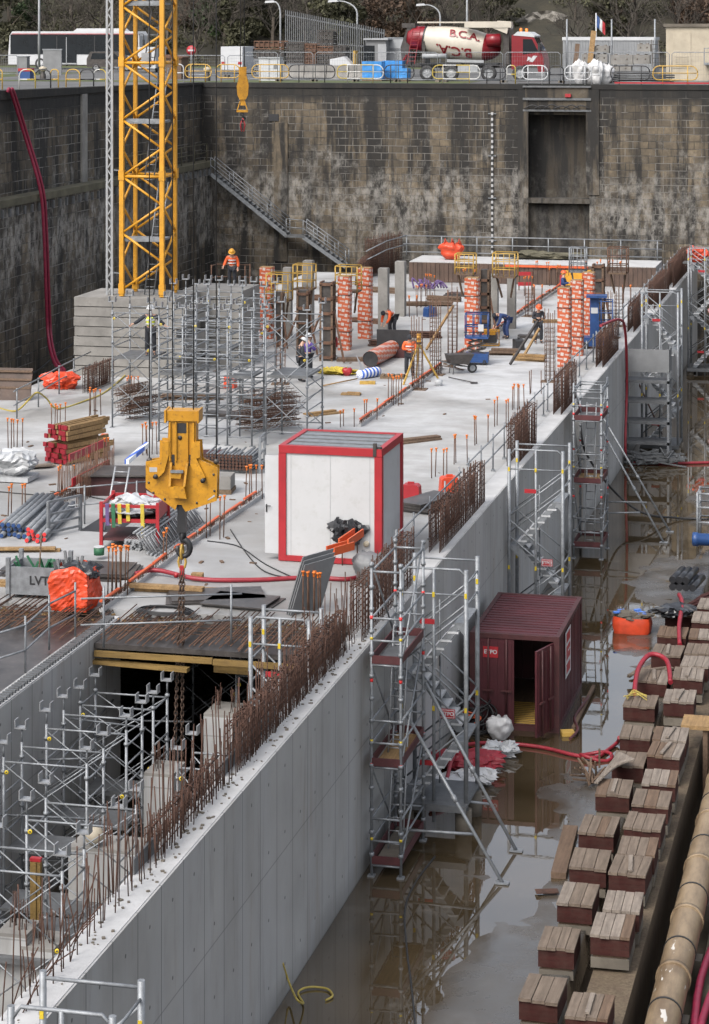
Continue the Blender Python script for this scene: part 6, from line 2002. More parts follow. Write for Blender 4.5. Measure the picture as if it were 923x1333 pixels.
# ================================================================== COLUMN FORMS
CF = [0]
def wrapped(px0, px1, ytop, yb, label, twist=0.0):
    a, b = P(px0, yb), P(px1, yb); w_ = b.x - a.x; H = (yb - ytop) * (EYE - DZ) / (yb - 40)
    t = T('wrapped_column_form', label, 'column form', ((a.x + b.x) / 2, a.y + w_ / 2, DZ), twist, 'orange wrapped column forms')
    mb = MB(); r = w_ / 2
    n = 20; vs = []
    for j, z in enumerate([0, H * .33, H * .66, H]):
        for k in range(n):
            an = 2 * PI * k / n; cx_, sy_ = math.cos(an), math.sin(an); f = 1 / (abs(cx_) ** 8 + abs(sy_) ** 8) ** (1 / 8)
            vs.append((cx_ * f * r * random.uniform(.98, 1.0), sy_ * f * r, z))
    mb.add(vs, [(j * n + k, j * n + (k + 1) % n, (j + 1) * n + (k + 1) % n, (j + 1) * n + k) for j in range(3) for k in range(n)])
    mb.build('wrap', 'wrap', t)
    mb = MB(); mb.box((0, 0, H - .02), (w_ * .9, w_ * .9, .06)); mb.build('top', 'wood_new', t)
    mb = MB()
    for z in (H * .25, H * .75): mb.box((0, 0, z), (w_ + .02, w_ + .02, .03))
    mb.build('strap', 'black', t)
    return t
for (x0, x1, yt, yb, lab) in ((337, 355, 348, 441, 'orange wrapped column form farthest left, behind the shoring cluster'), (439, 456, 360, 456, 'orange wrapped column form under a yellow platform, left of the tall one'),
                              (465, 483, 349, 441, 'orange wrapped column form left of the bare grey column'), (604, 623, 362, 456, 'orange wrapped column form beside the blue scissor lift'),
                              (725, 743, 375, 478, 'front left of the three stepped orange wrapped forms'), (742, 759, 365, 463, 'middle one of the three stepped orange wrapped forms'), (757, 774, 355, 447, 'rear right of the three stepped orange wrapped forms')):
    wrapped(x0, x1, yt, yb, lab)
def steel_form(px0, px1, ytop, yb, label):
    a, b = P(px0, yb), P(px1, yb); w_ = b.x - a.x; H = (yb - ytop) * (EYE - DZ) / (yb - 40)
    t = T('steel_column_form', label, 'column form', ((a.x + b.x) / 2, a.y + w_ / 2, DZ), 0, 'dark steel column forms')
    mb = MB(); mb.box((0, 0, H / 2), (w_ * .72, w_ * .72, H)); mb.build('panel', 'dark_steel', t)
    mb = MB()
    for sx in (-1, 1):
        for sy in (-1, 1): mb.box((sx * w_ * .43, sy * w_ * .43, H / 2), (.09, .09, H))
    mb.build('upright', 'wood_brown', t)
    mb = MB(); z = .15; k = 0
    while z < H:
        mb.box((0, -w_ * .43, z), (w_ * 1.05, .09, .12)); mb.box((w_ * .43, 0, z + .05), (.09, w_ * 1.05, .12)); mb.box((-w_ * .43, 0, z + .05), (.09, w_ * 1.05, .12)); z += .62
    mb.build('waler', 'rust2', t)
    mb = MB()
    for sx in (-1, 1): mb.beam((sx * w_ * 1.6, -.8, .05), (sx * w_ * .5, 0, H * .62), .07, .07)
    mb.build('raking_prop', 'rust2', t)
    return t
for (x0, x1, yt, yb, lab) in ((309, 330, 375, 452, 'dark column form on which the orange jacketed worker stands'), (386, 402, 378, 462, 'dark column form behind the two workers in dark clothes'), (416, 434, 368, 470, 'dark column form with brown timbers right of the two workers'),
                              (624, 637, 351, 440, 'dark column form just right of the wrapped form by the scissor lift'), (771, 786, 345, 440, 'dark column form behind the blue mast lift'), (357, 368, 380, 452, 'narrow dark column form under the left yellow platform')):
    steel_form(x0, x1, yt, yb, lab)
def bare_col(px0, px1, ytop, yb, label):
    a, b = P(px0, yb), P(px1, yb); w_ = b.x - a.x; H = (yb - ytop) * (EYE - DZ) / (yb - 40)
    mb = MB(); mb.box((0, 0, H / 2), (w_, w_, H)); mb.box((0, 0, H + .01), (w_ - .04, w_ - .04, .03)); o = mb.build('concrete_column', 'concrete_block'); o.location = ((a.x + b.x) / 2, a.y + w_ / 2, DZ); tag(o, label, 'column', 'bare concrete columns')
for (x0, x1, yt, yb, lab) in ((368, 379, 349, 440, 'bare grey concrete column left of the yellow platforms'), (394, 407, 340, 436, 'bare grey concrete column between the two left yellow platforms'), (492, 505, 350, 429, 'bare grey concrete column nearest the tall wrapped form'), (514, 527, 341, 412, 'bare grey concrete column in front of the raised slab'),
                              (637, 648, 358, 432, 'bare grey concrete column behind the yellow platform by the scissor lift'), (660, 671, 360, 428, 'slim grey column behind the bending blue clad worker')):
    bare_col(x0, x1, yt, yb, lab)
def platform(px0, px1, ytop, ybot, yb, matn, label, colr):
    a, b = P(px0, yb), P(px1, yb); w_ = b.x - a.x; k = (EYE - DZ) / (yb - 40); z0 = (yb - ybot) * k; h = max(.8, (ybot - ytop) * k)
    t = T('column_platform', label, 'platform', ((a.x + b.x) / 2, a.y + w_ / 2, DZ + z0), 0, 'cage platforms on the column forms')
    mb = MB(); mb.box((0, 0, .0), (w_, w_ * .9, .08)); mb.beam((-w_ * .4, 0, -.04), (-.2, .3, -1.0), .07, .07); mb.beam((w_ * .4, 0, -.04), (.2, .3, -1.0), .07, .07); mb.build('floor', 'wood_brown' if matn != 'galv' else 'galv_dark', t)
    for sx in (-1, 1):
        for sy in (-1, 1):
            mb = MB(); mb.cyl((sx * w_ / 2, sy * w_ * .43, 0), (sx * w_ / 2, sy * w_ * .43, h), .03, 6); mb.build('post', matn, t)
    mb = MB()
    for z in (h * .33, h * .66, h):
        mb.tube([(-w_ / 2, -w_ * .43, z), (w_ / 2, -w_ * .43, z), (w_ / 2, w_ * .43, z), (-w_ / 2, w_ * .43, z), (-w_ / 2, -w_ * .43, z)], .026, 6)
    for q_ in (-.25, 0, .25): mb.cyl((w_ * q_, -w_ * .43, 0), (w_ * q_, -w_ * .43, h), .018, 5)
    mb.build('guard_rail', matn, t)
for args in ((346, 376, 357, 392, 448, 'yellow_dirty', 'yellow cage platform farthest left on the column forms', 0), (381, 407, 345, 377, 446, 'yellow_dirty', 'yellow cage platform second from the left, above the dark form', 0), (436, 466, 347, 380, 452, 'yellow_dirty', 'yellow cage platform on the orange wrapped form, third from the left', 0),
             (592, 617, 331, 357, 446, 'yellow_dirty', 'yellow cage platform over the wrapped form by the scissor lift', 0), (641, 671, 330, 361, 438, 'yellow_dirty', 'yellow cage platform farthest right of the yellow ones', 0), (741, 762, 323, 354, 436, 'galv', 'grey cage platform behind the stepped wrapped forms', 0), (791, 816, 323, 356, 432, 'rust2', 'rusty cage platform farthest right', 0)):
    platform(*args)
# rebar column cages
def col_cage(px, ytop, yb, label, w_=.36):
    p = P(px, yb); H = (yb - ytop) * (EYE - DZ) / (yb - 40)
    t = T('column_rebar_cage', label, 'rebar cage', p, random.uniform(-.2, .2), 'rebar cages of the next columns')
    for sx in (-1, 0, 1):
        for sy in (-1, 1):
            mb = MB(); mb.cyl((sx * w_ / 2, sy * w_ / 2, 0), (sx * w_ / 2 + random.uniform(-.05, .05), sy * w_ / 2, H * random.uniform(.93, 1.05)), .017, 5); mb.build('bar', 'rust2', t)
    mb = MB(); z = .1
    while z < H * .8:
        mb.tube([(-w_ / 2, -w_ / 2, z), (w_ / 2, -w_ / 2, z), (w_ / 2, w_ / 2, z), (-w_ / 2, w_ / 2, z), (-w_ / 2, -w_ / 2, z)], .01, 4, False); z += .17
    mb.build('stirrups', 'rust2', t)
    mb = MB(); mb.box((0, 0, .015), (w_ + .35, w_ + .2, .03)); mb.build('base_board', 'wood_brown', t)
for (px, yt, yb, lab) in ((544, 412, 507, 'rusty column cage by the yellow tripod'), (567, 385, 488, 'rusty column cage with the timber prop, right of the tripod'), (589, 372, 473, 'rusty column cage left of the wrapped form at the scissor lift'), (716, 405, 497, 'rusty column cage left of the stepped wrapped forms'),
                          (797, 380, 440, 'rusty column cage right of the blue mast lift'), (806, 372, 425, 'far rusty column cage right of the rusty platform'), (758, 372, 420, 'far rusty column cage behind the wrapped forms'), (365, 440, 500, 'rusty column cage behind the shoring near the two workers'), (690, 372, 412, 'far rusty column cage left of the yellow compressor')):
    col_cage(px, yt, yb, lab)
# survey tripod
t = T('survey_tripod', 'yellow legged survey tripod with an instrument beside the orange clad worker', 'tripod', P(548, 500))
O = Vector(t.location); ap = PY(545, 447, O.y + .2) - O
for (px, py) in ((525, 501), (572, 496), (542, 492)):
    mb = MB(); q_ = P(px, py) - O; mb.beam(q_, ap, .06, .06); mb.build('leg', 'yellow_dirty', t)
mb = MB(); mb.box(ap + Vector((0, 0, .02)), (.2, .2, .06)); mb.build('head_plate', 'black', t)
mb = MB(); mb.box(ap + Vector((0, 0, .22)), (.16, .16, .32)); mb.lathe([(.001, -.15), (.06, -.15), (.07, .12), (.001, .12)], 10, 'Y', ap + Vector((0, 0, .25))); mb.build('instrument', 'yellow', t)
a = P(555, 455, 5.1); b = PY(590, 398, a.y + 2.2)
mb = MB(); mb.beam(a, b, .09, .09); solo(mb, 'raking_timber', 'wood_new', 'long pale timber prop slanting up between the rusty column cages', 'prop')
for i, ((x0, y0), (x1, y1)) in enumerate((((664, 474), (700, 418)), ((682, 463), (702, 428)))):
    a = P(x0, y0, 5.05); b = PY(x1, y1, a.y + 1.6); mb = MB(); mb.beam(a, b, .09, .09); solo(mb, 'raking_prop', ('dark_steel', 'wood_new')[i], ('long dark raking prop in front of the worker in black', 'short pale raking prop in front of the worker in black')[i], 'prop')
# fallen wrapped tube
a = P(482, 479); b = P(510, 464)
t = T('fallen_column_form', 'orange wrapped tube form lying on the deck with its dark open end to the left', 'column form', (a.x, a.y, DZ + .36), math.atan2(b.y - a.y, b.x - a.x))
Lf = (b - a).length
mb = MB(); mb.lathe([(.34, 0), (.35, Lf * .5), (.34, Lf)], 18, 'X'); mb.lathe([(.31, .03), (.31, Lf - .05)], 18, 'X'); mb.build('wrap', 'wrap', t)
mb = MB(); mb.lathe([(.001, .06), (.33, .03)], 18, 'X'); mb.build('end_shade', 'black', t)  # black disc across the tube, painted shade of its inside
# striped roll, bricks
a = P(468, 494); b = P(496, 489)
t = T('striped_roll', 'blue and white striped roll of plastic film on the deck', 'roll', (a.x, a.y, DZ + .2), math.atan2(b.y - a.y, b.x - a.x))
mb = MB(); mb.lathe([(.001, 0), (.18, 0), (.2, .2), (.2, 1.0), (.19, 1.15), (.001, 1.15)], 16, 'X'); mb.build('roll', 'blue_stripe', t)
mb = MB(); mb.add([(0, -.1, .1), (-.1, .1, .8), (.25, .1, .15), (.3, -.1, .1)], [(0, 1, 2, 3), (3, 2, 1, 0)]); mb.build('loose_end', 'film', t)
for i, px in enumerate((474, 483)):
    mb = MB(); mb.box((0, 0, .06), (.34, .2, .12), .1); o = mb.build('ochre_brick', 'yellow_dirty'); o.location = P(px, 500); tag(o, ('left' if i == 0 else 'right') + ' of two ochre blocks in front of the striped roll', 'block')
p = P(511, 492); t = T('small_pallet', 'small wooden pallet beside the striped roll', 'pallet', p, .1)
mb = MB()
for k in range(5): mb.box((-.4 + k * .2, 0, .12), (.14, .6, .03))
mb.build('boards', 'pallet', t); mb = MB()
for y in (-.25, 0, .25): mb.box((0, y, .05), (.95, .08, .1))
mb.build('bearers', 'pallet', t)
mb = MB(); sack(mb, (0, 0, 0), (.7, .35), .22, 17, 22, 5, .6, .9); o = mb.build('strap_heap', 'sling_yellow'); o.location = P(440, 487); tag(o, 'heap of yellow straps on the deck left of the striped roll', 'straps')
mb = MB(); sack(mb, (0, 0, 0), (.2, .16), .3, 2, 14, 5, .4, .2); o = mb.build('red_can', 'red'); o.location = P(452, 489); tag(o, 'small red can beside the yellow straps', 'can')
mb = MB(); mb.tube(spline([P(478, 462, 5.05), P(485, 459, 5.1), P(495, 461, 5.05), P(474, 463, 5.03)], 4), .07, 5); solo(mb, 'orange_cloth', 'orange', 'strip of orange cloth left of the fallen wrapped tube', 'cloth')
mb = MB(); mb.cyl(P(421, 502, 5.05), P(465, 493, 5.08), .03, 5); solo(mb, 'broom_pole', 'wood_new', 'pale broom pole lying on the deck right of the shoring', 'pole')
mb = MB(); mb.box((0, 0, .04), (.75, .35, .06), .05); mb.box((.1, .02, .09), (.5, .1, .05), -.1); o = mb.build('board_scrap', 'wood_new'); o.location = P(457, 514); tag(o, 'small pale board scrap on the open deck behind the container', 'board')
mb = MB(); mb.cyl((0, 0, 0), (0, 0, .25), .14, 10, .17); o = mb.build('white_bucket', 'white'); o.location = P(571, 502); tag(o, 'white bucket at the right foot of the tripod', 'bucket')
mb = MB(); a = P(584, 491, 5.05); b = P(617, 498, 5.05); mb.cyl(a, b, .022, 5); mb.box(b, (.28, .2, .03), .3); solo(mb, 'shovel', 'dark_steel', 'dark shovel lying on the deck right of the bucket', 'shovel')
mb = MB(); a = P(574, 478, 5.05)
for k in range(9): mb.beam(a + Vector((random.uniform(-.2, .5), random.uniform(-.1, .6), .03 * k)), a + Vector((random.uniform(.6, 1.2), random.uniform(-.6, 0), .03 * k)), .07, .03)
solo(mb, 'offcut_heap', 'wood_brown', 'heap of dark timber offcuts by the joint strip near the wheelbarrow', 'offcuts')
p = P(598, 486); t = T('wheelbarrow', 'dark wheelbarrow standing left of the blue scissor lift', 'wheelbarrow', p, .5)
mb = MB(); mb.prism([(-.45, .45), (-.55, .8), (.55, .8), (.3, .4)], -.3, .3, 'Y'); mb.build('tray', 'dark_steel', t)
mb = MB(); mb.tube([(-.9, -.25, .55), (-.3, -.25, .4), (.5, 0, .22), (-.3, .25, .4), (-.9, .25, .55)], .02, 5); mb.cyl((-.3, -.25, .4), (-.35, -.25, 0), .02, 5); mb.cyl((-.3, .25, .4), (-.35, .25, 0), .02, 5); mb.build('frame', 'galv_dark', t)
w2 = wheel(t, .55, 0, .2, .1)
# dark crate and rebar bundles
p = P(510, 464); t = T('open_toolbox', 'large black open toolbox with red front between column forms and cages', 'toolbox', p, .05)
mb = MB(); mb.bx(-.6, -.4, .0, .6, .35, .35); mb.build('body', 'burgundy_dk', t); mb = MB(); mb.bx(-.72, .36, .1, .72, .42, 1.1); mb.build('lid', 'black', t)
for i, (px, py) in enumerate(((540, 440), (512, 452))):
    mb = MB()
    for k in range(14): mb.cyl((-1.1 + random.uniform(-.1, .1), (k % 5) * .1, .05 + (k // 5) * .1), (1.1 + random.uniform(-.15, .15), (k % 5) * .1 + .05, .05 + (k // 5) * .1), .04, 5)
    o = mb.build('steel_bar_bundle', 'rust'); o.location = P(px, py); tag(o, ('far bundle of rusty bars below the bending orange worker', 'near bundle of rusty bars left of the rusty column cages')[i], 'bars')
# scissor lift
p = P(621, 474); t = T('scissor_lift', 'small blue scissor lift standing left of the yellow generator', 'lift', p, .1)
mb = MB(); mb.bx(-.65, -.4, .15, .65, .4, .5); mb.prism([(-.66, .12), (.66, .12), (.6, .3), (-.6, .3)], -.42, .42, 'Y'); mb.build('base', 'blue', t)
for x in (-.45, .45):
    for y in (-.36, .36): wheel(t, x, y, .15, .1, 'black')
mb = MB(); 
for k in range(3): mb.beam((-.5, -.25, .5 + k * .22), (.5, -.25, .72 + k * .22), .05, .05); mb.beam((.5, -.22, .5 + k * .22), (-.5, -.22, .72 + k * .22), .05, .05); mb.beam((-.5, .25, .5 + k * .22), (.5, .25, .72 + k * .22), .05, .05)
mb.build('scissor_arms', 'dark_steel', t)
mb = MB(); mb.bx(-.65, -.38, 1.16, .65, .38, 1.26); mb.build('platform', 'blue', t)
mb = MB()
for z in (1.7, 2.25): mb.tube([(-.63, -.37, z), (.63, -.37, z), (.63, .37, z), (-.63, .37, z), (-.63, -.37, z)], .03, 6)
for x in (-.63, -.2, .2, .63):
    for y in (-.37, .37): mb.cyl((x, y, 1.26), (x, y, 2.25), .028, 6)
mb.build('guard_rail', 'blue', t)
mb = MB(); mb.bx(.1, -.42, 1.5, .4, -.38, 1.8); mb.build('control_box', 'white', t); t.scale = (.75, .85, .95)
# mast lift
p = P(777, 453); t = T('mast_lift', 'blue mast lift standing behind the stepped orange wrapped forms', 'lift', p, .1)
mb = MB(); mb.bx(-.75, -.4, .12, .65, .4, .5); mb.build('base', 'blue', t)
for x in (-.5, .45):
    for y in (-.36, .36): wheel(t, x, y, .16, .1, 'black')
mb = MB(); mb.bx(-.3, -.2, .5, .1, .2, 2.25); mb.build('mast', 'blue', t)
mb = MB(); mb.box((0, -.1, 2.3), (.9, .7, .1)); 
for z in (1.2, 1.6, 2.1): mb.tube([(.1, -.37, z), (.7, -.37, z), (.7, .37, z), (.1, .37, z)], .028, 6)
for x in (.2, .7): mb.cyl((x, -.37, .5), (x, -.37, 2.2), .028, 6)
mb.build('cage', 'blue', t)
mb = MB(); mb.bx(-.25, -.215, 1.55, .05, -.202, 1.8); mb.build('sticker', 'white', t)
# generator
p = P(638, 450); t = T('generator', 'small yellow framed generator right of the blue scissor lift', 'generator', p, .1)
mb = MB(); mb.bx(-.3, -.22, .15, .3, .22, .5); mb.build('engine', 'black', t)
mb = MB()
for y in (-.27, .27): mb.tube([(-.4, y, .05), (-.4, y, .68), (.4, y, .68), (.4, y, .05), (-.4, y, .05)], .03, 6)
for x in (-.4, .4):
    for z in (.05, .68): mb.cyl((x, -.27, z), (x, .27, z), .03, 6)
mb.build('frame', 'yellow', t)
mb = MB(); mb.box((0, 0, .58), (.5, .36, .16)); mb.build('tank', 'yellow', t)
# yellow compressor
p = P(751, 384); t = T('compressor', 'yellow and black wheeled compressor standing before the raised slab', 'compressor', p)
mb = MB(); mb.prism([(-.8, .45), (-.85, .9), (-.7, 1.25), (.7, 1.3), (.85, .9), (.8, .45)], -.5, .5, 'Y'); mb.build('hood', 'yellow', t)
mb = MB(); mb.bx(-.8, -.48, .28, .8, .48, .45); mb.build('chassis', 'black', t); mb = MB(); mb.bx(-.84, -.51, .5, -.62, -.501, 1.1); mb.build('tail_panel', 'red', t)
for x in (-.4, .4): wheel(t, x, -.5, .28, .16)
# raised slab rail, bag
t = T('slab_railing', 'grey tube guard railing along the far raised slab before the end wall', 'railing', (-27.5, 129.45, DZ + 1.12))
for k in range(8):
    mb = MB(); mb.cyl((k * 2.05, 0, 0), (k * 2.05, 0, 1.15), .035, 6); mb.build('post', 'galv', t)
mb = MB()
for z in (.2, .65, 1.12): mb.cyl((-.2, 0, z), (14.6, 0, z), .032, 6)
mb.build('rail', 'galv', t)
mb = MB()
for k in range(2): mb.tube([(0, 0, 1.12 - k * .5), (-.9, -1.2, .9 - k * .5), (-1.6, -3.4, .5 - k * .5)], .032, 6)
mb.build('return_rail', 'galv', t)
p = P(564, 345, DZ + 1.15); mb = MB(); sack(mb, (0, 0, 0), (.66, .45), .9, 6, 20, 7, .9, .2)
for k in range(3): mb.tube([(-.4 + .4 * k, 0, .8), (-.35 + .4 * k, -.05, 1.15), (-.25 + .4 * k, 0, .85)], .05, 5)
o = mb.build('bulk_bag', 'orange_tarp'); o.location = (-24.5, 127.5, DZ + 1.15); tag(o, 'orange bulk bag standing alone on the far raised slab', 'bag')
mb = MB(); sack(mb, (0, 0, 0), (1.6, .6), .35, 16, 22, 5, .6, .7); o = mb.build('green_net_heap', 'stone_moss'); p = P(690, 349, DZ + 1.15); o.location = (p.x, 129, DZ + 1.15); tag(o, 'flat heap of greenish net on the far raised slab', 'net')
p = P(725, 363); mb = MB(); mb.bx(-2.4, -.03, .98, 2.2, .03, 1.1); o = mb.build('orange_edge_board', 'orange'); o.location = (p.x, 125.8, DZ - .02); tag(o, 'long orange edge board along the front of the raised slab', 'board')
mb = MB()
for k in range(10): mb.tube(spline([(random.uniform(-.3, .3) + k * .14, 0, .1), (k * .16 + random.uniform(-.2, .2), .1, .4 + random.random() * .3), (k * .16 + .3, .2, .15)], 4), .05, 5)
o = mb.build('sling_heap', 'sling_purple'); o.location = P(540, 378); tag(o, 'tangled dark heap with purple slings at the foot of the raised slab', 'slings')
# fan of rusty wall bars in front of the end wall, by the stairs foot
mat_sheet(P(462, 372), P(488, 350), 1.3, 'rusty wall bars left of the raised slab at the foot of the stairs', lean=.1)
mat_sheet(Vector((-29.5, 127.5, DZ)), Vector((-28.4, 131.5, DZ)), 2.2, 'tall rusty wall bars fanning up beside the raised slab before the end wall')
# grey stairs covering / misc timber clutter far deck
for i, (px, py, L_, m) in enumerate(((500, 381, 2.0, 'wood_brown'), (430, 392, 2.2, 'rust2'), (580, 392, 1.8, 'wood_brown'), (690, 470, 1.4, 'wood_new'), (655, 462, 1.2, 'wood_brown'))):
    boards(px, py, 3, L_, .3, random.uniform(-.3, .5), m, ('dark timbers lying between the bare grey columns', 'rusty beams lying behind the yellow platforms', 'dark timbers beside the far joint strip', 'pale planks below the raking props', 'brown planks right of the generator')[i], 'timbers', .08)
t = T('red_props', 'pair of red barrier boards standing by the far dark column form', 'barrier', P(684, 378))
mb = MB(); mb.box((0, 0, .9), (.8, .06, .2), .3); mb.box((0, 0, .35), (.8, .06, .2), .3); mb.build('board', 'red', t); mb = MB(); mb.box((-.35, 0, .5), (.06, .06, 1.1)); mb.box((.35, 0, .5), (.06, .06, 1.1)); mb.build('post', 'wood_brown', t)

# ================================================================== EDGE MATS, RAILS ALONG THE NEW WALL
for (y0, y1, h, lab) in ((51.4, 57.3, 1.35, 'rusty rebar mat on the wall head next to the aluminium access scaffold'), (60.6, 67.5, 1.25, 'long rusty rebar mat on the wall head right of the site cabin'), (73.2, 77.5, 1.45, 'rusty rebar mat on the wall head above the tall stair tower'),
                         (83.4, 87.5, 1.45, 'rusty rebar mat on the wall head at the ladder scaffold'), (95.5, 101.0, 1.3, 'rusty rebar mat on the wall head below the blue mast lift'), (107, 112, 1.3, 'rusty rebar mat on the wall head right of the rusty platform'), (116, 124, 1.3, 'far rusty rebar mat on the wall head before the raised slab'), (126, 136, 1.4, 'farthest rusty rebar mat on the wall head at the end wall')):
    mat_sheet(Vector((-12.25, y0, DZ)), Vector((-12.25, y1, DZ)), h, lab, nx=int((y1 - y0) / .15), thick=.28)
def edge_rail(y0, y1, label, x=-12.55, tilt=0.0):
    t = T('edge_railing', label, 'railing', (x, y0, DZ), 0, 'tube railings along the right deck edge')
    L = y1 - y0; n = max(2, int(L / 1.9) + 1)
    for k in range(n):
        y = L * k / (n - 1); mb = MB(); mb.cyl((0, y, 0), (tilt, y, 1.2), .028, 6); mb.box((0, y, .03), (.12, .12, .06)); mb.build('post', 'galv', t)
    mb = MB()
    for z in (.5, 1.05): mb.cyl((0, -.3, z), (0, L + .3, z + random.uniform(-.05, .05)), .025, 6)
    mb.build('rail', 'galv', t)
edge_rail(57.8, 66.5, 'tube railing along the deck edge right of the site cabin')
edge_rail(68, 83, 'tube railing along the deck edge between the two stair towers')
edge_rail(84, 97, 'tube railing along the deck edge below the stepped wrapped forms')
edge_rail(98, 112, 'far tube railing along the deck edge right of the mast lift')
edge_rail(113, 137, 'farthest tube railing along the deck edge near the end wall')
# railing across the near deck over the sack (front edge) and by the pit
t = T('edge_railing', 'tube railing along the pit edge before the orange sack', 'railing', P(33, 868, 4.9), 0, 'tube railings along the deck front')
O = Vector(t.location)
pp = [(33, 876), (64, 846), (98, 828)]
for (x, y) in pp: mb = MB(); q_ = P(x, y, 4.9) - O; mb.cyl(q_, q_ + Vector((0, 0, 1.25)), .026, 6); mb.build('post', 'galv', t)
mb = MB()
for h in (.5, 1.05): mb.tube([P(-10, 890, 4.9) - O + Vector((0, 0, h))] + [P(x, y, 4.9) - O + Vector((0, 0, h)) for x, y in pp], .023, 6)
mb.build('rail', 'galv', t)
t = T('edge_railing', 'long tube railing along the front edge of the deck behind the rebar ends', 'railing', P(135, 843, 4.9), 0, 'tube railings along the deck front')
O = Vector(t.location)
for (x, y) in ((135, 843), (301, 840)): mb = MB(); q_ = P(x, y, 4.9) - O; mb.cyl(q_, q_ + Vector((0, 0, 1.4)), .028, 6); mb.build('post', 'galv', t)
mb = MB()
for h in (.55, 1.15): mb.cyl(P(105, 845, 4.9) - O + Vector((0, 0, h)), P(315, 838, 4.9) - O + Vector((0, 0, h)), .023, 6)
mb.build('rail', 'galv', t)
t = T('edge_railing', 'tube railing crossing between the props and the red basket at the opening', 'railing', P(97, 700), 0, 'tube railings on the near deck')
O = Vector(t.location)
for (x, y) in ((110, 682), (178, 676)): mb = MB(); q_ = P(x, y) - O; mb.cyl(q_, q_ + Vector((0, 0, 1.1)), .028, 6); mb.build('post', 'galv', t)
mb = MB()
for h in (.55, 1.05): mb.cyl(P(88, 684) - O + Vector((0, 0, h)), P(196, 674) - O + Vector((0, 0, h)), .022, 6)
mb.build('rail', 'galv', t)
# ---- loose starter bars of the near wall: one hundred nearest as parts, the rest as one part
def wall_bars():
    near = []
    y = 30.5
    while y < 51.5:
        for x in (-12.33, -12.12):
            if random.random() < .8:
                near.append((x + random.uniform(-.05, .05), y + random.uniform(-.07, .07), random.choice((random.uniform(.5, 1.0), random.uniform(1.0, 1.8)))))
        y += .155
    near.sort(key=lambda q: q[1])
    rest = MB()
    for i, (x, y, h) in enumerate(near):
        mb = MB() if i < 100 else rest
        lx, ly = random.gauss(0, .05), random.gauss(0, .05)
        if y < 33.5 and random.random() < .3: lx += random.uniform(.3, .8); h *= .8
        mb.tube([(x, y, DZ - .02), (x + lx * .4, y + ly * .4, DZ + h * .5), (x + lx, y + ly, DZ + h)], .0105, 5)
        if i < 100: mb.build('starter_bar', 'rust', wall_root)
    o = rest.build('starter_bar_forest', 'rust', wall_root); o['kind'] = 'stuff'
wall_bars()
mat_sheet(Vector((-12.38, 41.8, DZ)), Vector((-12.38, 50.5, DZ)), .95, 'dense rusty rebar mat along the near wall head beside the pit', nx=70, thick=.24)
mat_sheet(Vector((-12.38, 37.0, DZ)), Vector((-12.38, 41.0, DZ)), .6, 'low rusty rebar mat on the nearest stretch of wall head', nx=26, thick=.2)
# ---- shoring in the pit
def pit_tower(pxs, label, H=4.3, **k):
    ps = [P(x, y, 4.62) for x, y in pxs]
    x0 = (ps[0].x + ps[1].x) / 2; x1 = (ps[2].x + ps[3].x) / 2
    y0 = (ps[1].y + ps[3].y) / 2; y1 = (ps[0].y + ps[2].y) / 2
    x0 = max(x0, LX + .3); x1 = max(x1, x0 + 1.2)
    return shoring(((x0 + x1) / 2, (y0 + y1) / 2), x1 - x0, max(1.0, y1 - y0), H, label, z0=0.0, grp='shoring towers in the pit', rung=.4, **k)
pit_tower([(82, 904), (60, 925), (186, 913), (165, 928)], 'shoring tower in the pit, back row by the concrete wall', plat=(2.2,))
pit_tower([(27, 946), (5, 965), (135, 953), (114, 972)], 'shoring tower in the pit, middle row at the left', plat=(2.4,))
pit_tower([(70, 1010), (45, 1027), (166, 1035), (148, 1057)], 'shoring tower in the pit above the yellow timber', plat=(2.0,))
pit_tower([(8, 1062), (-14, 1085), (92, 1092), (72, 1126)], 'nearest shoring tower in the pit at the left edge', plat=(2.6,))
pit_tower([(250, 955), (233, 970), (300, 958), (283, 975)], 'shoring tower in the pit right of the chains', plat=(1.6,))
pit_tower([(118, 868), (108, 876), (215, 872), (205, 880)], 'shoring tower under the formwork beams at the back of the pit', H=4.05, plat=(2.0,))
a = P(215, 905, 4.2); shoring((-14.3, 52.6), 1.6, 1.4, 4.0, 'shoring tower in the dark under the deck behind the chains', z0=0, grp='shoring towers in the pit')
shoring((-16.7, 55.5), 1.6, 1.4, 4.0, 'shoring tower deep in the dark under the deck', z0=0, grp='shoring towers in the pit')
p = P(123, 1099, 3.05)
t = T('round_lamp', 'beige round site lamp resting on the wide stub wall in the pit', 'lamp', (p.x, p.y, 0))
mb = MB(); mb.lathe([(.19 * math.sin(k * PI / 10) + .001, 3.22 - .19 * math.cos(k * PI / 10)) for k in range(11)], 16); mb.build('globe', 'cream', t); mb = MB(); mb.cyl((0, 0, 2.95), (0, 0, 3.1), .05, 8); mb.build('base', 'galv', t)
p = P(47, 1206, 2.5)
t = T('upright_timber', 'yellow formwork beam standing upright with a red top in the pit', 'beam', (p.x, p.y, 0))
mb = MB(); mb.box((0, 0, 1.85), (.2, .1, 3.7)); mb.box((0, -.06, 1.85), (.05, .04, 3.7)); mb.build('beam', 'beam_yellow', t); mb = MB(); mb.box((0, 0, 3.74), (.21, .11, .06)); mb.build('red_end', 'red', t)
mb = MB(); mb.bx(-17.0, 42.0, 1.9, -14.2, 43.0, 1.96); solo(mb, 'site_planks', 'galv_dark', 'grey deck planks laid across the pit shoring', 'planks')

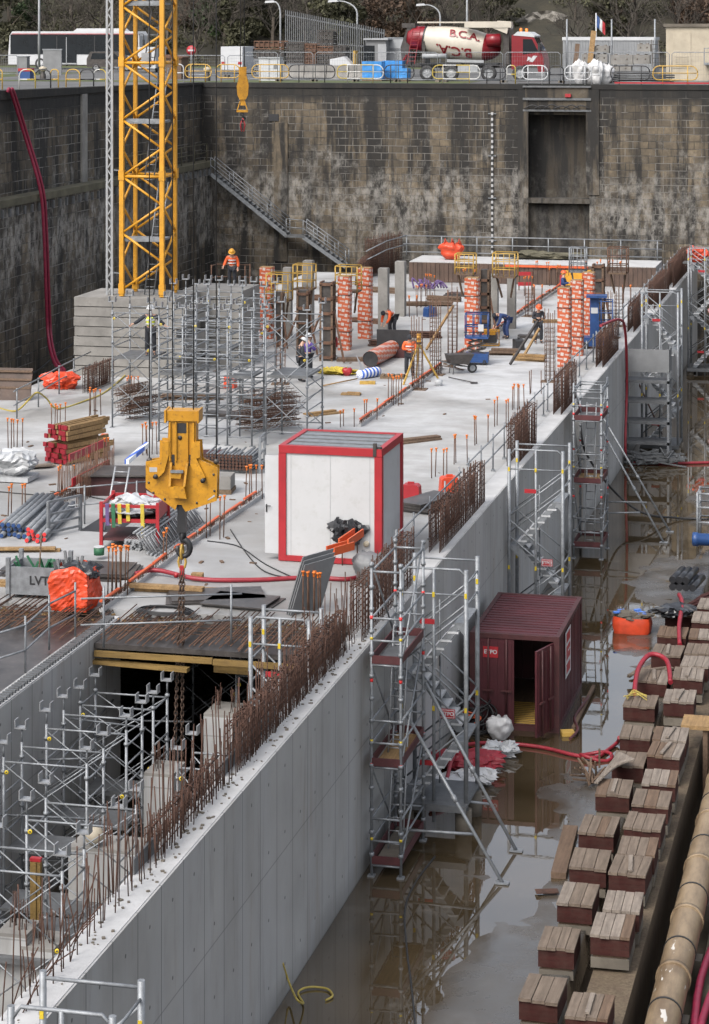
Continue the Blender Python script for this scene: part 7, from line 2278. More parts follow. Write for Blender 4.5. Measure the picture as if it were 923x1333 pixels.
# long tubes braced across the pit, more material between the columns
for i, (p0, p1, z) in enumerate((((20, 930), (190, 930), 3.6), ((-5, 985), (150, 985), 3.3), ((-5, 1060), (140, 1050), 2.9), ((120, 935), (250, 945), 2.6), ((30, 1120), (160, 1110), 2.2), ((60, 905), (10, 985), 3.2), ((180, 915), (130, 985), 3.0), ((235, 960), (180, 1040), 2.4))):
    a, b = P(*p0, z), P(*p1, z); b.z += random.uniform(-.3, .3)
    a.x = max(a.x, LX + .15); b.x = min(max(b.x, LX + .3), -12.6)
    mb = MB(); mb.cyl(a, b, .024, 6); solo(mb, 'brace_tube', 'galv', 'grey tube tied across the pit shoring, %s of eight from the back' % ORD[i], 'tube', 'brace tubes in the pit')
for (px, py, n, L_, Wd, rz, m, lab, nm) in ((560, 398, 3, 2.4, .5, .2, 'wood_brown', 'brown boards lying left of the timber prop', 'boards'), (600, 385, 2, 1.6, .8, -.2, 'ply', 'dark sheets behind the wrapped form by the lift', 'sheets'),
        (710, 420, 2, 1.2, .4, .4, 'wood_new', 'pale boards behind the worker in black', 'boards'), (690, 440, 2, 1.0, .5, .1, 'ply', 'small dark sheets left of the worker in black', 'sheets'), (480, 420, 3, 1.8, .35, -.3, 'rust2', 'rusty beams between wrapped form and bare column', 'beams'),
        (462, 470, 2, 1.5, .5, .3, 'wood_brown', 'brown boards by the foot of the dark column form', 'boards'), (250, 520, 3, 2.2, .5, .3, 'wood_brown', 'brown boards lying inside the shoring cluster', 'boards'), (300, 545, 3, 1.8, .6, -.2, 'ply', 'dark sheets lying inside the shoring cluster', 'sheets'),
        (420, 540, 2, 1.4, .2, .9, 'wood_new', 'pale timbers between shoring and cabin roof', 'timbers'), (545, 575, 2, 1.7, .3, .8, 'wood_brown', 'brown timbers right of the cabin roof', 'timbers'), (560, 660, 4, 2.0, .9, 1.2, 'ply', 'dark sheets behind the cabin at the wall edge', 'sheets'),
        (185, 655, 2, 1.6, .3, .3, 'wood_brown', 'brown boards behind the red basket', 'boards'), (40, 610, 2, 1.4, .25, .6, 'wood_pale', 'pale boards left of the timber stack', 'boards'), (30, 718, 2, 1.9, .2, .2, 'wood_new', 'pale boards left of the props with blue ends', 'boards')):
    boards(px, py, n, L_, Wd, rz, m, lab, nm, .06)
for i, (px, py, m, lab) in enumerate(((535, 650, 'red', 'small red case behind the cabin at the wall edge'), (585, 640, 'orange_tarp', 'small orange bundle behind the rusty mat by the cabin'), (560, 412, 'blue', 'small blue box between the rusty cages'), (430, 452, 'red', 'small red box left of the yellow straps'), (300, 505, 'orange_tarp', 'orange bundle inside the shoring cluster'), (675, 455, 'black', 'black bucket near the raking props'))):
    mb = MB(); mb.prism([(-.3, 0), (.3, 0), (.27, .4), (.2, .46), (-.2, .46), (-.27, .4)], -.2, .2, 'Y'); mb.box((0, 0, .5), (.2, .05, .06)); o = mb.build('small_case' if m != 'black' else 'bucket', m); o.location = P(px, py); o.rotation_euler.z = .4 * i; tag(o, lab, 'case')
# ================================================================== PEOPLE
def skin_mesh(verts, edges, root, mat_, name, parent, sub=1):
    me = bpy.data.meshes.new(name)
    me.from_pydata([v[0] for v in verts], edges, [])
    o = bpy.data.objects.new(name, me); sc.collection.objects.link(o)
    md = o.modifiers.new('Skin', 'SKIN'); md.use_smooth_shade = True; md.branch_smoothing = .6
    for i, v in enumerate(verts):
        r = v[1] if isinstance(v[1], tuple) else (v[1], v[1])
        me.skin_vertices[0].data[i].radius = r
        me.skin_vertices[0].data[i].use_root = (i == root)
    s = o.modifiers.new('Sub', 'SUBSURF'); s.levels = sub; s.render_levels = sub
    dg = bpy.context.evaluated_depsgraph_get()
    m2 = bpy.data.meshes.new_from_object(o.evaluated_get(dg))
    bpy.data.objects.remove(o)
    m2.name = name; m2.materials.clear(); m2.materials.append(M[mat_])
    m2.polygons.foreach_set('use_smooth', [True] * len(m2.polygons))
    o = bpy.data.objects.new(name, m2); sc.collection.objects.link(o); o.parent = parent
    return o
BASE = dict(pel=(0, 0, .95), wai=(0, .0, 1.1), che=(0, 0, 1.32), nec=(0, -.01, 1.49), hea=(0, -.03, 1.6), top=(0, -.03, 1.68),
            shl=(-.19, 0, 1.42), ell=(-.27, .03, 1.14), wrl=(-.27, -.1, .92), shr=(.19, 0, 1.42), elr=(.27, .03, 1.14), wrr=(.27, -.1, .92),
            hil=(-.1, 0, .9), knl=(-.12, -.03, .5), anl=(-.13, .03, .1), tol=(-.15, -.14, .045), hir=(.1, 0, .9), knr=(.12, -.03, .5), anr=(.13, .03, .1), tor=(.15, -.14, .045))
def person(loc, rz, label, pose, top, legs, helmet, vest=None, helm_mat='white', hair=None):
    J = dict(BASE); J.update(pose)
    J = {k: Vector(v) for k, v in J.items()}
    t = T('person', label, 'person', loc, rz)
    V = []; E_ = []; ix = {}
    def v(n, p, r): ix[n] = len(V); V.append((tuple(p), r)); return ix[n]
    def e(a, b): E_.append((ix[a], ix[b]))
    for n, r in (('pel', .14), ('wai', .125), ('che', (.16, .12)), ('nec', .058), ('hea', (.078, .095)), ('top', (.07, .085)), ('shl', .07), ('ell', .045), ('wrl', .032), ('shr', .07), ('elr', .045), ('wrr', .032), ('hil', .095), ('knl', .062), ('anl', .042), ('tol', .035), ('hir', .095), ('knr', .062), ('anr', .042), ('tor', .035)):
        v(n, J[n], r)
    for a, b in (('pel', 'wai'), ('wai', 'che'), ('che', 'nec'), ('nec', 'hea'), ('hea', 'top'), ('che', 'shl'), ('shl', 'ell'), ('ell', 'wrl'), ('che', 'shr'), ('shr', 'elr'), ('elr', 'wrr'), ('pel', 'hil'), ('hil', 'knl'), ('knl', 'anl'), ('anl', 'tol'), ('pel', 'hir'), ('hir', 'knr'), ('knr', 'anr'), ('anr', 'tor')):
        e(a, b)
    fwd = (J['hea'] - J['nec']); fwd = Vector((0, -1, 0)) if abs(fwd.y) < .09 else Vector((0, -.75, -.5)).normalized()
    v('nose', J['hea'] + fwd * .115 + Vector((0, 0, -.01)), .016); e('hea', 'nose')
    for s, w_, el in ((-1, 'wrl', 'ell'), (1, 'wrr', 'elr')):
        d = (J[w_] - J[el]).normalized(); sd = d.cross(Vector((0, 1, 0)));
        sd = sd.normalized() if sd.length > .1 else Vector((1, 0, 0))
        pn = w_ + 'p'; v(pn, J[w_] + d * .07, (.034, .022)); e(w_, pn)
        up = d.cross(sd)
        for k, (off, L) in enumerate(((-.03, .075), (-.01, .088), (.01, .083), (.03, .065))):
            a_ = '%sf%d' % (w_, k); v(a_, J[w_] + d * .12 + sd * off, .0095); e(pn, a_)
            v(a_ + 'b', J[w_] + d * (.12 + L * .6) + sd * off * 1.2 + up * .02, .0085); e(a_, a_ + 'b')
        v(w_ + 't', J[w_] + d * .06 + sd * -.055, .011); e(w_, w_ + 't'); v(w_ + 'tb', J[w_] + d * .1 + sd * -.07 + up * .015, .009); e(w_ + 't', w_ + 'tb')
    skin_mesh(V, E_, 0, 'skin', 'body', t, 1)
    g = .018
    def sub_skin(names, edges, mat_, nm, root=0, ex=g):
        VV = []; id_ = {}
        for n, p, r in names:
            id_[n] = len(VV); rr = r if isinstance(r, tuple) else (r, r); VV.append((tuple(p), (rr[0] + ex, rr[1] + ex)))
        return skin_mesh(VV, [(id_[a], id_[b]) for a, b in edges], root, mat_, nm, t, 1)
    wl = J['ell'].lerp(J['wrl'], .93); wr = J['elr'].lerp(J['wrr'], .93)
    sub_skin([('che', J['che'], (.165, .125)), ('wai', J['wai'], .135), ('hip', J['pel'].lerp(J['wai'], .1), .145), ('n', J['che'].lerp(J['nec'], .75), .06), ('shl', J['shl'], .075), ('ell', J['ell'], .052), ('wl', wl, .042), ('shr', J['shr'], .075), ('elr', J['elr'], .052), ('wr', wr, .042)],
             [('che', 'wai'), ('wai', 'hip'), ('che', 'n'), ('che', 'shl'), ('shl', 'ell'), ('ell', 'wl'), ('che', 'shr'), ('shr', 'elr'), ('elr', 'wr')], top, 'jacket')
    al = J['knl'].lerp(J['anl'], .9); ar = J['knr'].lerp(J['anr'], .9)
    sub_skin([('pel', J['pel'], .14), ('hil', J['hil'], .098), ('knl', J['knl'], .072), ('al', al, .062), ('hir', J['hir'], .098), ('knr', J['knr'], .072), ('ar', ar, .062)],
             [('pel', 'hil'), ('hil', 'knl'), ('knl', 'al'), ('pel', 'hir'), ('hir', 'knr'), ('knr', 'ar')], legs, 'trousers')
    for s in ('l', 'r'):
        a_, o_ = J['an' + s], J['to' + s]
        skin_mesh([(tuple(a_ + Vector((0, .02, .1))), .062), (tuple(a_ + Vector((0, .01, -.03))), .058), (tuple(a_.lerp(o_, .6) + Vector((0, 0, .0))), .05), (tuple(o_), .045)], [(0, 1), (1, 2), (2, 3)], 0, 'black', 'boot', t, 1)
    if vest:
        sub_skin([('che', J['che'], (.175, .135)), ('wai', J['wai'], .145), ('hip', J['pel'].lerp(J['wai'], .35), .145), ('shl', J['shl'] * .8 + J['che'] * .2, .085), ('shr', J['shr'] * .8 + J['che'] * .2, .085)],
                 [('che', 'wai'), ('wai', 'hip'), ('che', 'shl'), ('che', 'shr')], vest, 'vest', 0, g + .006)
    # reflective bands
    mb = MB()
    if top.startswith('hivis') or vest:
        for f in (.15, .75):
            c_ = J['wai'].lerp(J['che'], f); d_ = (J['che'] - J['wai']).normalized()
            q_ = Vector((0, 0, 1)).rotation_difference(d_).to_matrix().to_4x4()
            b2 = MB(); b2.lathe([(.19, -.025), (.192, .025)], 18); xform(b2, Matrix.Translation(c_) @ q_ @ Matrix.Diagonal((1.0, .85, 1, 1))); mb.v, o0 = mb.v + b2.v, len(mb.v); mb.f += [tuple(i + o0 for i in f_) for f_ in b2.f]; mb.sm += b2.sm
        mb.build('reflective_band', 'reflect', t)
    hd = (J['top'] - J['nec']).normalized(); hc = J['hea'] + hd * .075
    q_ = Vector((0, 0, 1)).rotation_difference(hd).to_matrix().to_4x4()
    mb = MB()
    if helmet:
        mb.lathe([(.165, .0), (.135, .012), (.13, .05), (.11, .1), (.06, .135), (.001, .145)], 18); xform(mb, Matrix.Translation(hc) @ q_ @ Matrix.Diagonal((.95, 1.12, 1, 1))); mb.build('helmet', helm_mat, t)
    else:
        mb.lathe([(.095, -.05), (.105, .02), (.085, .08), (.001, .105)], 16); xform(mb, Matrix.Translation(hc + Vector((0, .02, -.01))) @ q_ @ Matrix.Diagonal((.95, 1.1, 1, 1))); mb.build('hair', 'cloth_dark', t)
    mb = MB()
    for s in (-1, 1): mb.box(J['hea'] + fwd * .098 + Vector((s * .035, 0, .025)), (.022, .012, .012))
    mb.build('eye', 'black', t)
    return t
POINT = dict(ell=(-.42, -.02, 1.22), wrl=(-.62, -.1, 1.12), elr=(.36, -.03, 1.2), wrr=(.52, -.12, 1.08))
WORK = dict(ell=(-.27, -.08, 1.15), wrl=(-.1, -.32, 1.18), elr=(.27, -.08, 1.15), wrr=(.12, -.32, 1.15))
LOOKD = dict(hea=(0, -.08, 1.57), top=(0, -.11, 1.65))
BEND = dict(pel=(0, .1, .92), wai=(0, -.05, 1.02), che=(0, -.27, 1.1), nec=(0, -.43, 1.14), hea=(0, -.53, 1.1), top=(0, -.6, 1.13), shl=(-.19, -.35, 1.08), shr=(.19, -.35, 1.08), ell=(-.24, -.42, .82), elr=(.24, -.42, .82), wrl=(-.14, -.55, .6), wrr=(.14, -.55, .6),
            hil=(-.1, .1, .88), hir=(.1, .1, .88), knl=(-.13, -.05, .5), knr=(.13, -.03, .5))
person(T1 + Vector((.45, -.2, 2.48)), .3, 'worker in yellow vest and white helmet standing on the shoring tower platform', POINT, 'cloth_dark', 'cloth_dark', True, 'hivis_yellow', 'white')
p = P(320, 452); top_z = 77 * (EYE - DZ) / (452 - 40)
pw = PY(300, 380, p.y)
t_ = T('work_plank', 'grey plank platform with rusty guard frame beside the dark column form under a worker', 'platform', (pw.x - .2, p.y + .3, DZ + top_z - .1))
mb = MB(); mb.box((.15, 0, 0), (1.7, .9, .08)); mb.build('deck', 'galv_dark', t_)
mb = MB()
for x in (-.65, .9):
    mb.cyl((x, -.4, 0), (x, -.4, 1.1), .03, 6); mb.cyl((x, .4, -top_z + .1), (x, .4, 1.1), .03, 6); mb.cyl((x, -.4, -top_z + .1), (x, -.4, 0), .03, 6)
for z in (.5, 1.05): mb.cyl((-.65, -.4, z), (-.65, .4, z), .025, 5); mb.cyl((-.65, .4, z), (.9, .4, z), .025, 5)
mb.build('guard_frame', 'rust2', t_)
person((pw.x, p.y + .25, DZ + top_z - .06), .2, 'worker in orange jacket and yellow helmet standing high on a column form', dict(LOOKD, ell=(-.3, -.02, 1.15), wrl=(-.36, -.2, 1.0)), 'hivis_orange', 'cloth_dark', True, None, 'yellow')
person(P(401, 492), 2.6, 'worker with purple jacket and white helmet right of his dark clad mate', WORK, 'purple_cloth', 'cloth_dark', True, None, 'white')
person(P(392, 497), 2.2, 'worker in dark clothes and white helmet left of the purple jacket', LOOKD, 'cloth_dark', 'cloth_dark', True, None, 'white')
person(P(533, 491), .25, 'bareheaded worker in orange jacket at the survey tripod', dict(WORK, **LOOKD), 'hivis_orange', 'cloth_dark', False)
person(P(511, 437), -.6, 'worker in orange jacket bending down between grey columns', BEND, 'hivis_orange', 'cloth_dark', False)
person(P(659, 441), -1.0, 'worker in dark blue clothes bending by the generator', BEND, 'cloth_navy', 'cloth_navy', False)
person(P(701, 447), .35, 'worker in black with orange helmet standing in the open deck', dict(WORK, **LOOKD), 'cloth_dark', 'cloth_dark', True, None, 'orange')
person(P(733, 398), 1.5, 'worker with orange helmet half hidden behind the stepped wrapped forms', WORK, 'cloth_navy', 'cloth_dark', True, None, 'orange')
# ================================================================== RIGHT CHANNEL
# ---- burgundy storage container
t = T('storage_container', 'burgundy steel storage container with one door open standing in the wet channel', 'container', (-8.93, 61.9, .0))
Wc, Lc, Hc = 2.46, 4.6, 2.6
mb = MB()
def corr_wall(mb, fixed, a0, a1, z0, z1, axis, out):
    n = int((a1 - a0) / .14)
    for k in range(n):
        u0 = a0 + (a1 - a0) * k / n; u1 = u0 + (a1 - a0) / n
        d = out * (.03 if k % 2 else 0.0)
        if axis == 'Y': mb.bx(fixed + d - .02, u0, z0, fixed + d + .02, u1 - .002, z1)
        else: mb.bx(u0, fixed + d - .02, z0, u1 - .002, fixed + d + .02, z1)
corr_wall(mb, -.05, .16, Lc - .16, .16, Hc - .12, 'Y', -1); corr_wall(mb, -Wc + .05, .16, Lc - .16, .16, Hc - .12, 'Y', 1); corr_wall(mb, Lc - .05, -Wc + .16, -.16, .16, Hc - .12, 'X', -1)
mb.build('side_wall', 'burgundy', t)
mb = MB(); n = 32
for k in range(n):
    y0 = .12 + (Lc - .24) * k / n; mb.bx(-Wc + .12, y0, Hc - .1, -.12, y0 + (Lc - .24) / n - .002, Hc - .05 + (.022 if k % 2 else 0))
mb.build('roof', 'burgundy', t)
mb = MB()
for x in (-Wc, -.16):
    for y in (0, Lc - .16): mb.bx(x, y, 0, x + .16, y + .16, Hc)
for x in (-Wc + .003, -.123): mb.bx(x, .161, Hc - .12, x + .12, Lc - .161, Hc - .003); mb.bx(x, .161, .0, x + .12, Lc - .161, .16)
for y in (.003, Lc - .123): mb.bx(-Wc + .161, y, Hc - .13, -.161, y + .12, Hc - .003); mb.bx(-Wc + .161, y, 0, -.161, y + .12, .15)
mb.build('frame', 'burgundy_dk', t)
mb = MB(); mb.bx(-Wc + .13, .13, .1, -.13, Lc - .13, .148); fl = mb.build('floor', 'wood_brown', t)
mb = MB()
for k in range(12): mb.bx(-Wc + .2, .2 + k * .17, .15, -.2, .29 + k * .17, .156)
mb.build('yellow_slats', 'yellow_dirty', fl)
def cdoor(mbs, sgn):
    mb = MB(); mb.bx(0, -.03, .0, sgn * 1.05, .03, 2.3)
    for k in range(5): mb.bx(sgn * (.1 + k * .2), -.05, .1, sgn * (.19 + k * .2), -.031, 2.2)
    return mb
d1 = cdoor(None, 1).build('closed_door', 'burgundy', t); d1.location = (-Wc + .165, .06, .16)
mb = MB()
for x in (.35, .85): mb.cyl((x, -.09, .0), (x, -.09, 2.3), .022, 6); mb.box((x, -.1, .9), (.3, .05, .05))
mb.build('lock_bar', 'burgundy_dk', d1)
mb = MB(); mb.bx(.2, -.056, 1.78, .62, -.051, 2.08); sg = mb.build('sign', 'red', d1)
b_ = text_mb('ETPO', .15, .001, .004); xform(b_, Matrix.Translation((.41, -.06, 1.93)) @ Matrix.Rotation(PI / 2, 4, 'X')); b_.build('lettering', 'white', sg)
d2 = cdoor(None, -1).build('open_door', 'burgundy', t); d2.location = (-.165, .05, .13); d2.rotation_euler.z = math.radians(72)
mb = MB()
for x in (-.35, -.85): mb.cyl((x, -.09, .0), (x, -.09, 2.3), .022, 6); mb.box((x, -.1, .9), (.3, .05, .05))
mb.build('lock_bar', 'burgundy_dk', d2)
# logo panel on the right side wall
mb = MB(); mb.bx(.004, 1.15, 1.15, .012, 2.15, 2.42); pn = mb.build('logo_panel', 'white', t)
mb = MB()
mb.bx(.0125, 1.3, 1.25, .016, 2.0, 1.5); mb.bx(.0125, 1.3, 2.1, .016, 2.0, 2.35); mb.bx(.0125, 1.3, 1.62, .016, 1.55, 2.0); mb.bx(.0125, 1.62, 1.62, .016, 2.0, 1.8); mb.bx(.0125, 1.62, 1.86, .016, 2.0, 2.0)
mb.build('logo', 'red', pn)
# ---- things round the container
p = P(603, 955, .0)
t = T('cable_heap', 'heap of coiled black cables left of the burgundy container door', 'cables', P(612, 948, 0))
mb = MB()
for k in range(26):
    r = random.uniform(.35, .6); n = 16; ph = random.random() * 6; tx_, ty_ = random.uniform(-.5, .6), random.uniform(-.3, .3); zz = random.uniform(.05, .75)
    til = random.uniform(-.6, .6); ti2 = random.uniform(.3, 1.3)
    mb.tube([(tx_ + math.cos(a_) * r, ty_ + math.sin(a_) * r * math.cos(ti2), max(.03, zz + math.sin(a_) * r * math.sin(ti2) * .8 + til * math.cos(a_) * .2)) for a_ in [2 * PI * i / n + ph for i in range(n + 1)]], .024, 5, False)
mb.build('cable', 'cable', t)
mb = MB()
for k in range(3): mb.tube(spline([(-.5 + k * .2, -.3, .3), (-.1, -.35, .55 - k * .1), (.35, -.3, .4), (.1, -.4, .2)], 5), .025, 5)
mb.build('orange_lead', 'orange', t)
mb = MB(); sack(mb, (0, 0, 0), (.36, .3), .8, 21, 18, 7, .8, .22); o = mb.build('white_sack', 'white_bag'); o.scale = (.9, .9, .72); o.location = P(650, 962, 0); tag(o, 'full white sack beside the open doorway of the burgundy container', 'sack')
mb = MB(); sack(mb, (0, 0, 0), (.85, .5), .4, 31, 22, 6, .7, .38); o = mb.build('red_tarpaulin', 'red_hose'); o.location = P(608, 1000, 0); tag(o, 'dark red tarpaulin heap in front of the black cables', 'tarpaulin')
for i, (px, py, m, r) in enumerate(((588, 1030, 'white_bag', .5), (620, 1020, 'white_bag', .42), (650, 985, 'film', .4))):
    mb = MB(); sack(mb, (0, 0, 0), (r, r * .7), .35, 40 + i, 18, 6, .7, .7); o = mb.build('plastic_bag', m); o.location = P(px, py, 0); tag(o, ('white bag under the stair tower landing', 'white bag between the stair tower and the red tarpaulin', 'clear plastic bag lying in the water by the red hose')[i], 'bag')
mb = MB(); pts = [P(560, 1055, .05), P(577, 1030, .25), P(588, 990, .5), P(600, 972, .2), P(640, 967, .07), P(700, 972, .06), P(748, 983, .06), P(775, 986, .06), P(793, 975, .06), P(804, 966, .1), P(806, 960, .4)]
mb.tube(spline(pts, 7), .05, 8); solo(mb, 'channel_hose', 'red_hose', 'long red hose lying in the water past the burgundy container to the timber blocks', 'hose')
mb = MB(); 
c_ = P(776, 984, .07); mb.tube([c_ + Vector((math.cos(a_) * .42, math.sin(a_) * .3, .05 * math.sin(a_ * 2))) for a_ in [i * .5 for i in range(14)]], .048, 7)
solo(mb, 'hose_loop', 'red_hose', 'loop of red hose in front of the timber blocks', 'hose')
mb = MB(); mb.tube(spline([P(768, 905, .1), P(757, 920, .15), P(748, 935, .1), P(752, 950, .1), P(742, 962, .05)], 6), .04, 6); solo(mb, 'maroon_cable', 'maroon_board', 'dark maroon cable along the right foot of the burgundy container', 'cable')
mb = MB(); mb.beam((-8.6, 62.3, .05), (-8.55, 66.2, .12), .1, .08); solo(mb, 'side_board', 'wood_brown', 'long board lying along the right side of the burgundy container', 'board')
mb = MB(); mb.box((0, 0, .06), (.35, .35, .1), .3); o = mb.build('yellow_foot_block', 'yellow_dirty'); o.location = P(739, 957, 0); tag(o, 'small yellow and red block at the right front corner of the burgundy container', 'block')
# ---- aluminium access scaffold against the wall
def alu_scaffold(x0, x1, y0, dep, H, levels, label, toe='maroon_board', ladder=True):
    t = T('access_scaffold', label, 'scaffold', ((x0 + x1) / 2, y0, 0))
    w = x1 - x0; cs = [(-w / 2, 0), (w / 2, 0), (w / 2, dep), (-w / 2, dep)]
    for (x, y) in cs:
        mb = MB(); mb.cyl((x, y, 0), (x, y, H), .035, 7); mb.box((x, y, .02), (.16, .16, .04))
        z = .5
        while z < H: mb.cyl((x, y, z - .04), (x, y, z + .04), .058, 7); z += .5
        mb.build('standard', 'galv', t)
        mb = MB()
        for z in (H * .35, H * .62, H * .82): mb.cyl((x, y, z), (x, y, z + .08), .0375, 7)
        mb.build('red_tape', 'red_tag', t)
    mb = MB()
    for lv in levels + [H - .2]:
        for dz in (0, .55, 1.05):
            z = lv + dz
            if z > H: continue
            for a, b in ((0, 1), (3, 2)): mb.cyl((*cs[a], z), (*cs[b], z), .027, 6)
            if dz or lv == H - .2:
                for a, b in ((1, 2), (0, 3)): mb.cyl((*cs[a], z), (*cs[b], z), .027, 6)
    mb.build('ledger', 'galv', t)
    mb = MB()
    for lv, l2 in zip(levels, levels[1:] + [H]):
        mb.cyl((*cs[1], lv), (*cs[2], min(l2, H)), .024, 6); mb.cyl((*cs[3], lv), (*cs[0], min(l2, H)), .024, 6)
    mb.build('brace', 'galv', t)
    for lv in levels:
        mb = MB(); mb.bx(-w / 2 + .05, .05, lv, w / 2 - .05, dep - .05, lv + .05); pf = mb.build('platform', 'concrete_dirty' if lv < 1 else 'wood_new' if lv < 3 else 'galv_dark', t)
        mb = MB(); mb.bx(-w / 2, -.03, lv + .04, w / 2, .0, lv + .22); mb.bx(-w / 2, dep, lv + .04, w / 2, dep + .03, lv + .22); mb.bx(-w / 2 - .02, 0, lv + .04, -w / 2 + .01, dep, lv + .22); mb.bx(w / 2 - .01, .02, lv + .04, w / 2 + .02, dep, lv + .22)
        mb.build('toe_board', toe, pf)
        mb = MB()
        for x in (-w / 2, w / 2): mb.cyl((x, 0, lv + .57), (x, 0, lv + .63), .037, 7)
        mb.build('yellow_tape', 'yellow_tag', pf)
    if ladder:
        for i, (lv, l2) in enumerate(zip(levels, levels[1:])):
            mb = MB(); y = dep * .55
            for s in (-.17, .17): mb.cyl((s, y - .4, lv + .05), (s, y + .2, l2 + .5), .022, 6)
            k = int((l2 - lv) / .28)
            for j in range(k + 2): z = lv + .15 + j * .28; yy = y - .4 + .6 * (z - lv) / (l2 + .5 - lv); mb.cyl((-.17, yy, z), (.17, yy, z), .016, 5)
            mb.build('ladder', 'alu', t)
    return t
a = P(477, 1140, 0); b = P(521, 1140, 0)
alu_scaffold(a.x + .12, b.x + .05, a.y, 2.5, 7.05, [.25, 2.45, 4.75], 'tall aluminium access scaffold with maroon toe boards against the near end of the new wall')
a = P(750, 709, 0); b = P(788, 709, 0)
alu_scaffold(-11.4, -10.4, 82.6, 1.8, 6.3, [.4, 2.7, 4.95], 'narrow ladder scaffold with maroon boards standing beyond the burgundy container')
# rakers
def raker(p0, p1, label):
    mb = MB(); a, b = Vector(p0), Vector(p1); mb.cyl(a, b, .04, 7); m_ = a.lerp(b, .52); d = (b - a).normalized(); mb.cyl(m_ - d * .08, m_ + d * .08, .06, 7)
    mb.box(b + Vector((0, 0, -.0)), (.3, .2, .03)); solo(mb, 'raking_tube', 'galv', label, 'tube', 'raking tubes of the scaffolds')
raker(PY(527, 926, 52.0), P(654, 1149, .03), 'long raking tube from the aluminium scaffold down to the puddle, near one')
raker(PY(554, 889, 53.0), P(672, 1107, .03), 'long raking tube from the aluminium scaffold down to the puddle, far one')
raker(PY(785, 562, 86.5), P(864, 706, .03), 'raking tube from the ladder scaffold to the wet floor, near one')
raker(PY(786, 545, 87.5), P(872, 692, .03), 'raking tube from the ladder scaffold to the wet floor, far one')
for i, (p0, p1, Y) in enumerate((((523, 1080), (617, 1086), 51.3), ((545, 1036), (640, 1047), 54.0), ((786, 653), (842, 654), 86.0), ((780, 668), (833, 667), 85.6))):
    mb = MB(); mb.cyl(PY(*p0, Y), PY(*p1, Y), .032, 6); solo(mb, 'tie_tube', 'galv', ('low horizontal tie tube from the aluminium scaffold to its near raker', 'horizontal tie tube from the stair tower to the far raker', 'upper tie tube from the ladder scaffold to its rakers', 'lower tie tube from the ladder scaffold to its rakers')[i], 'tube')
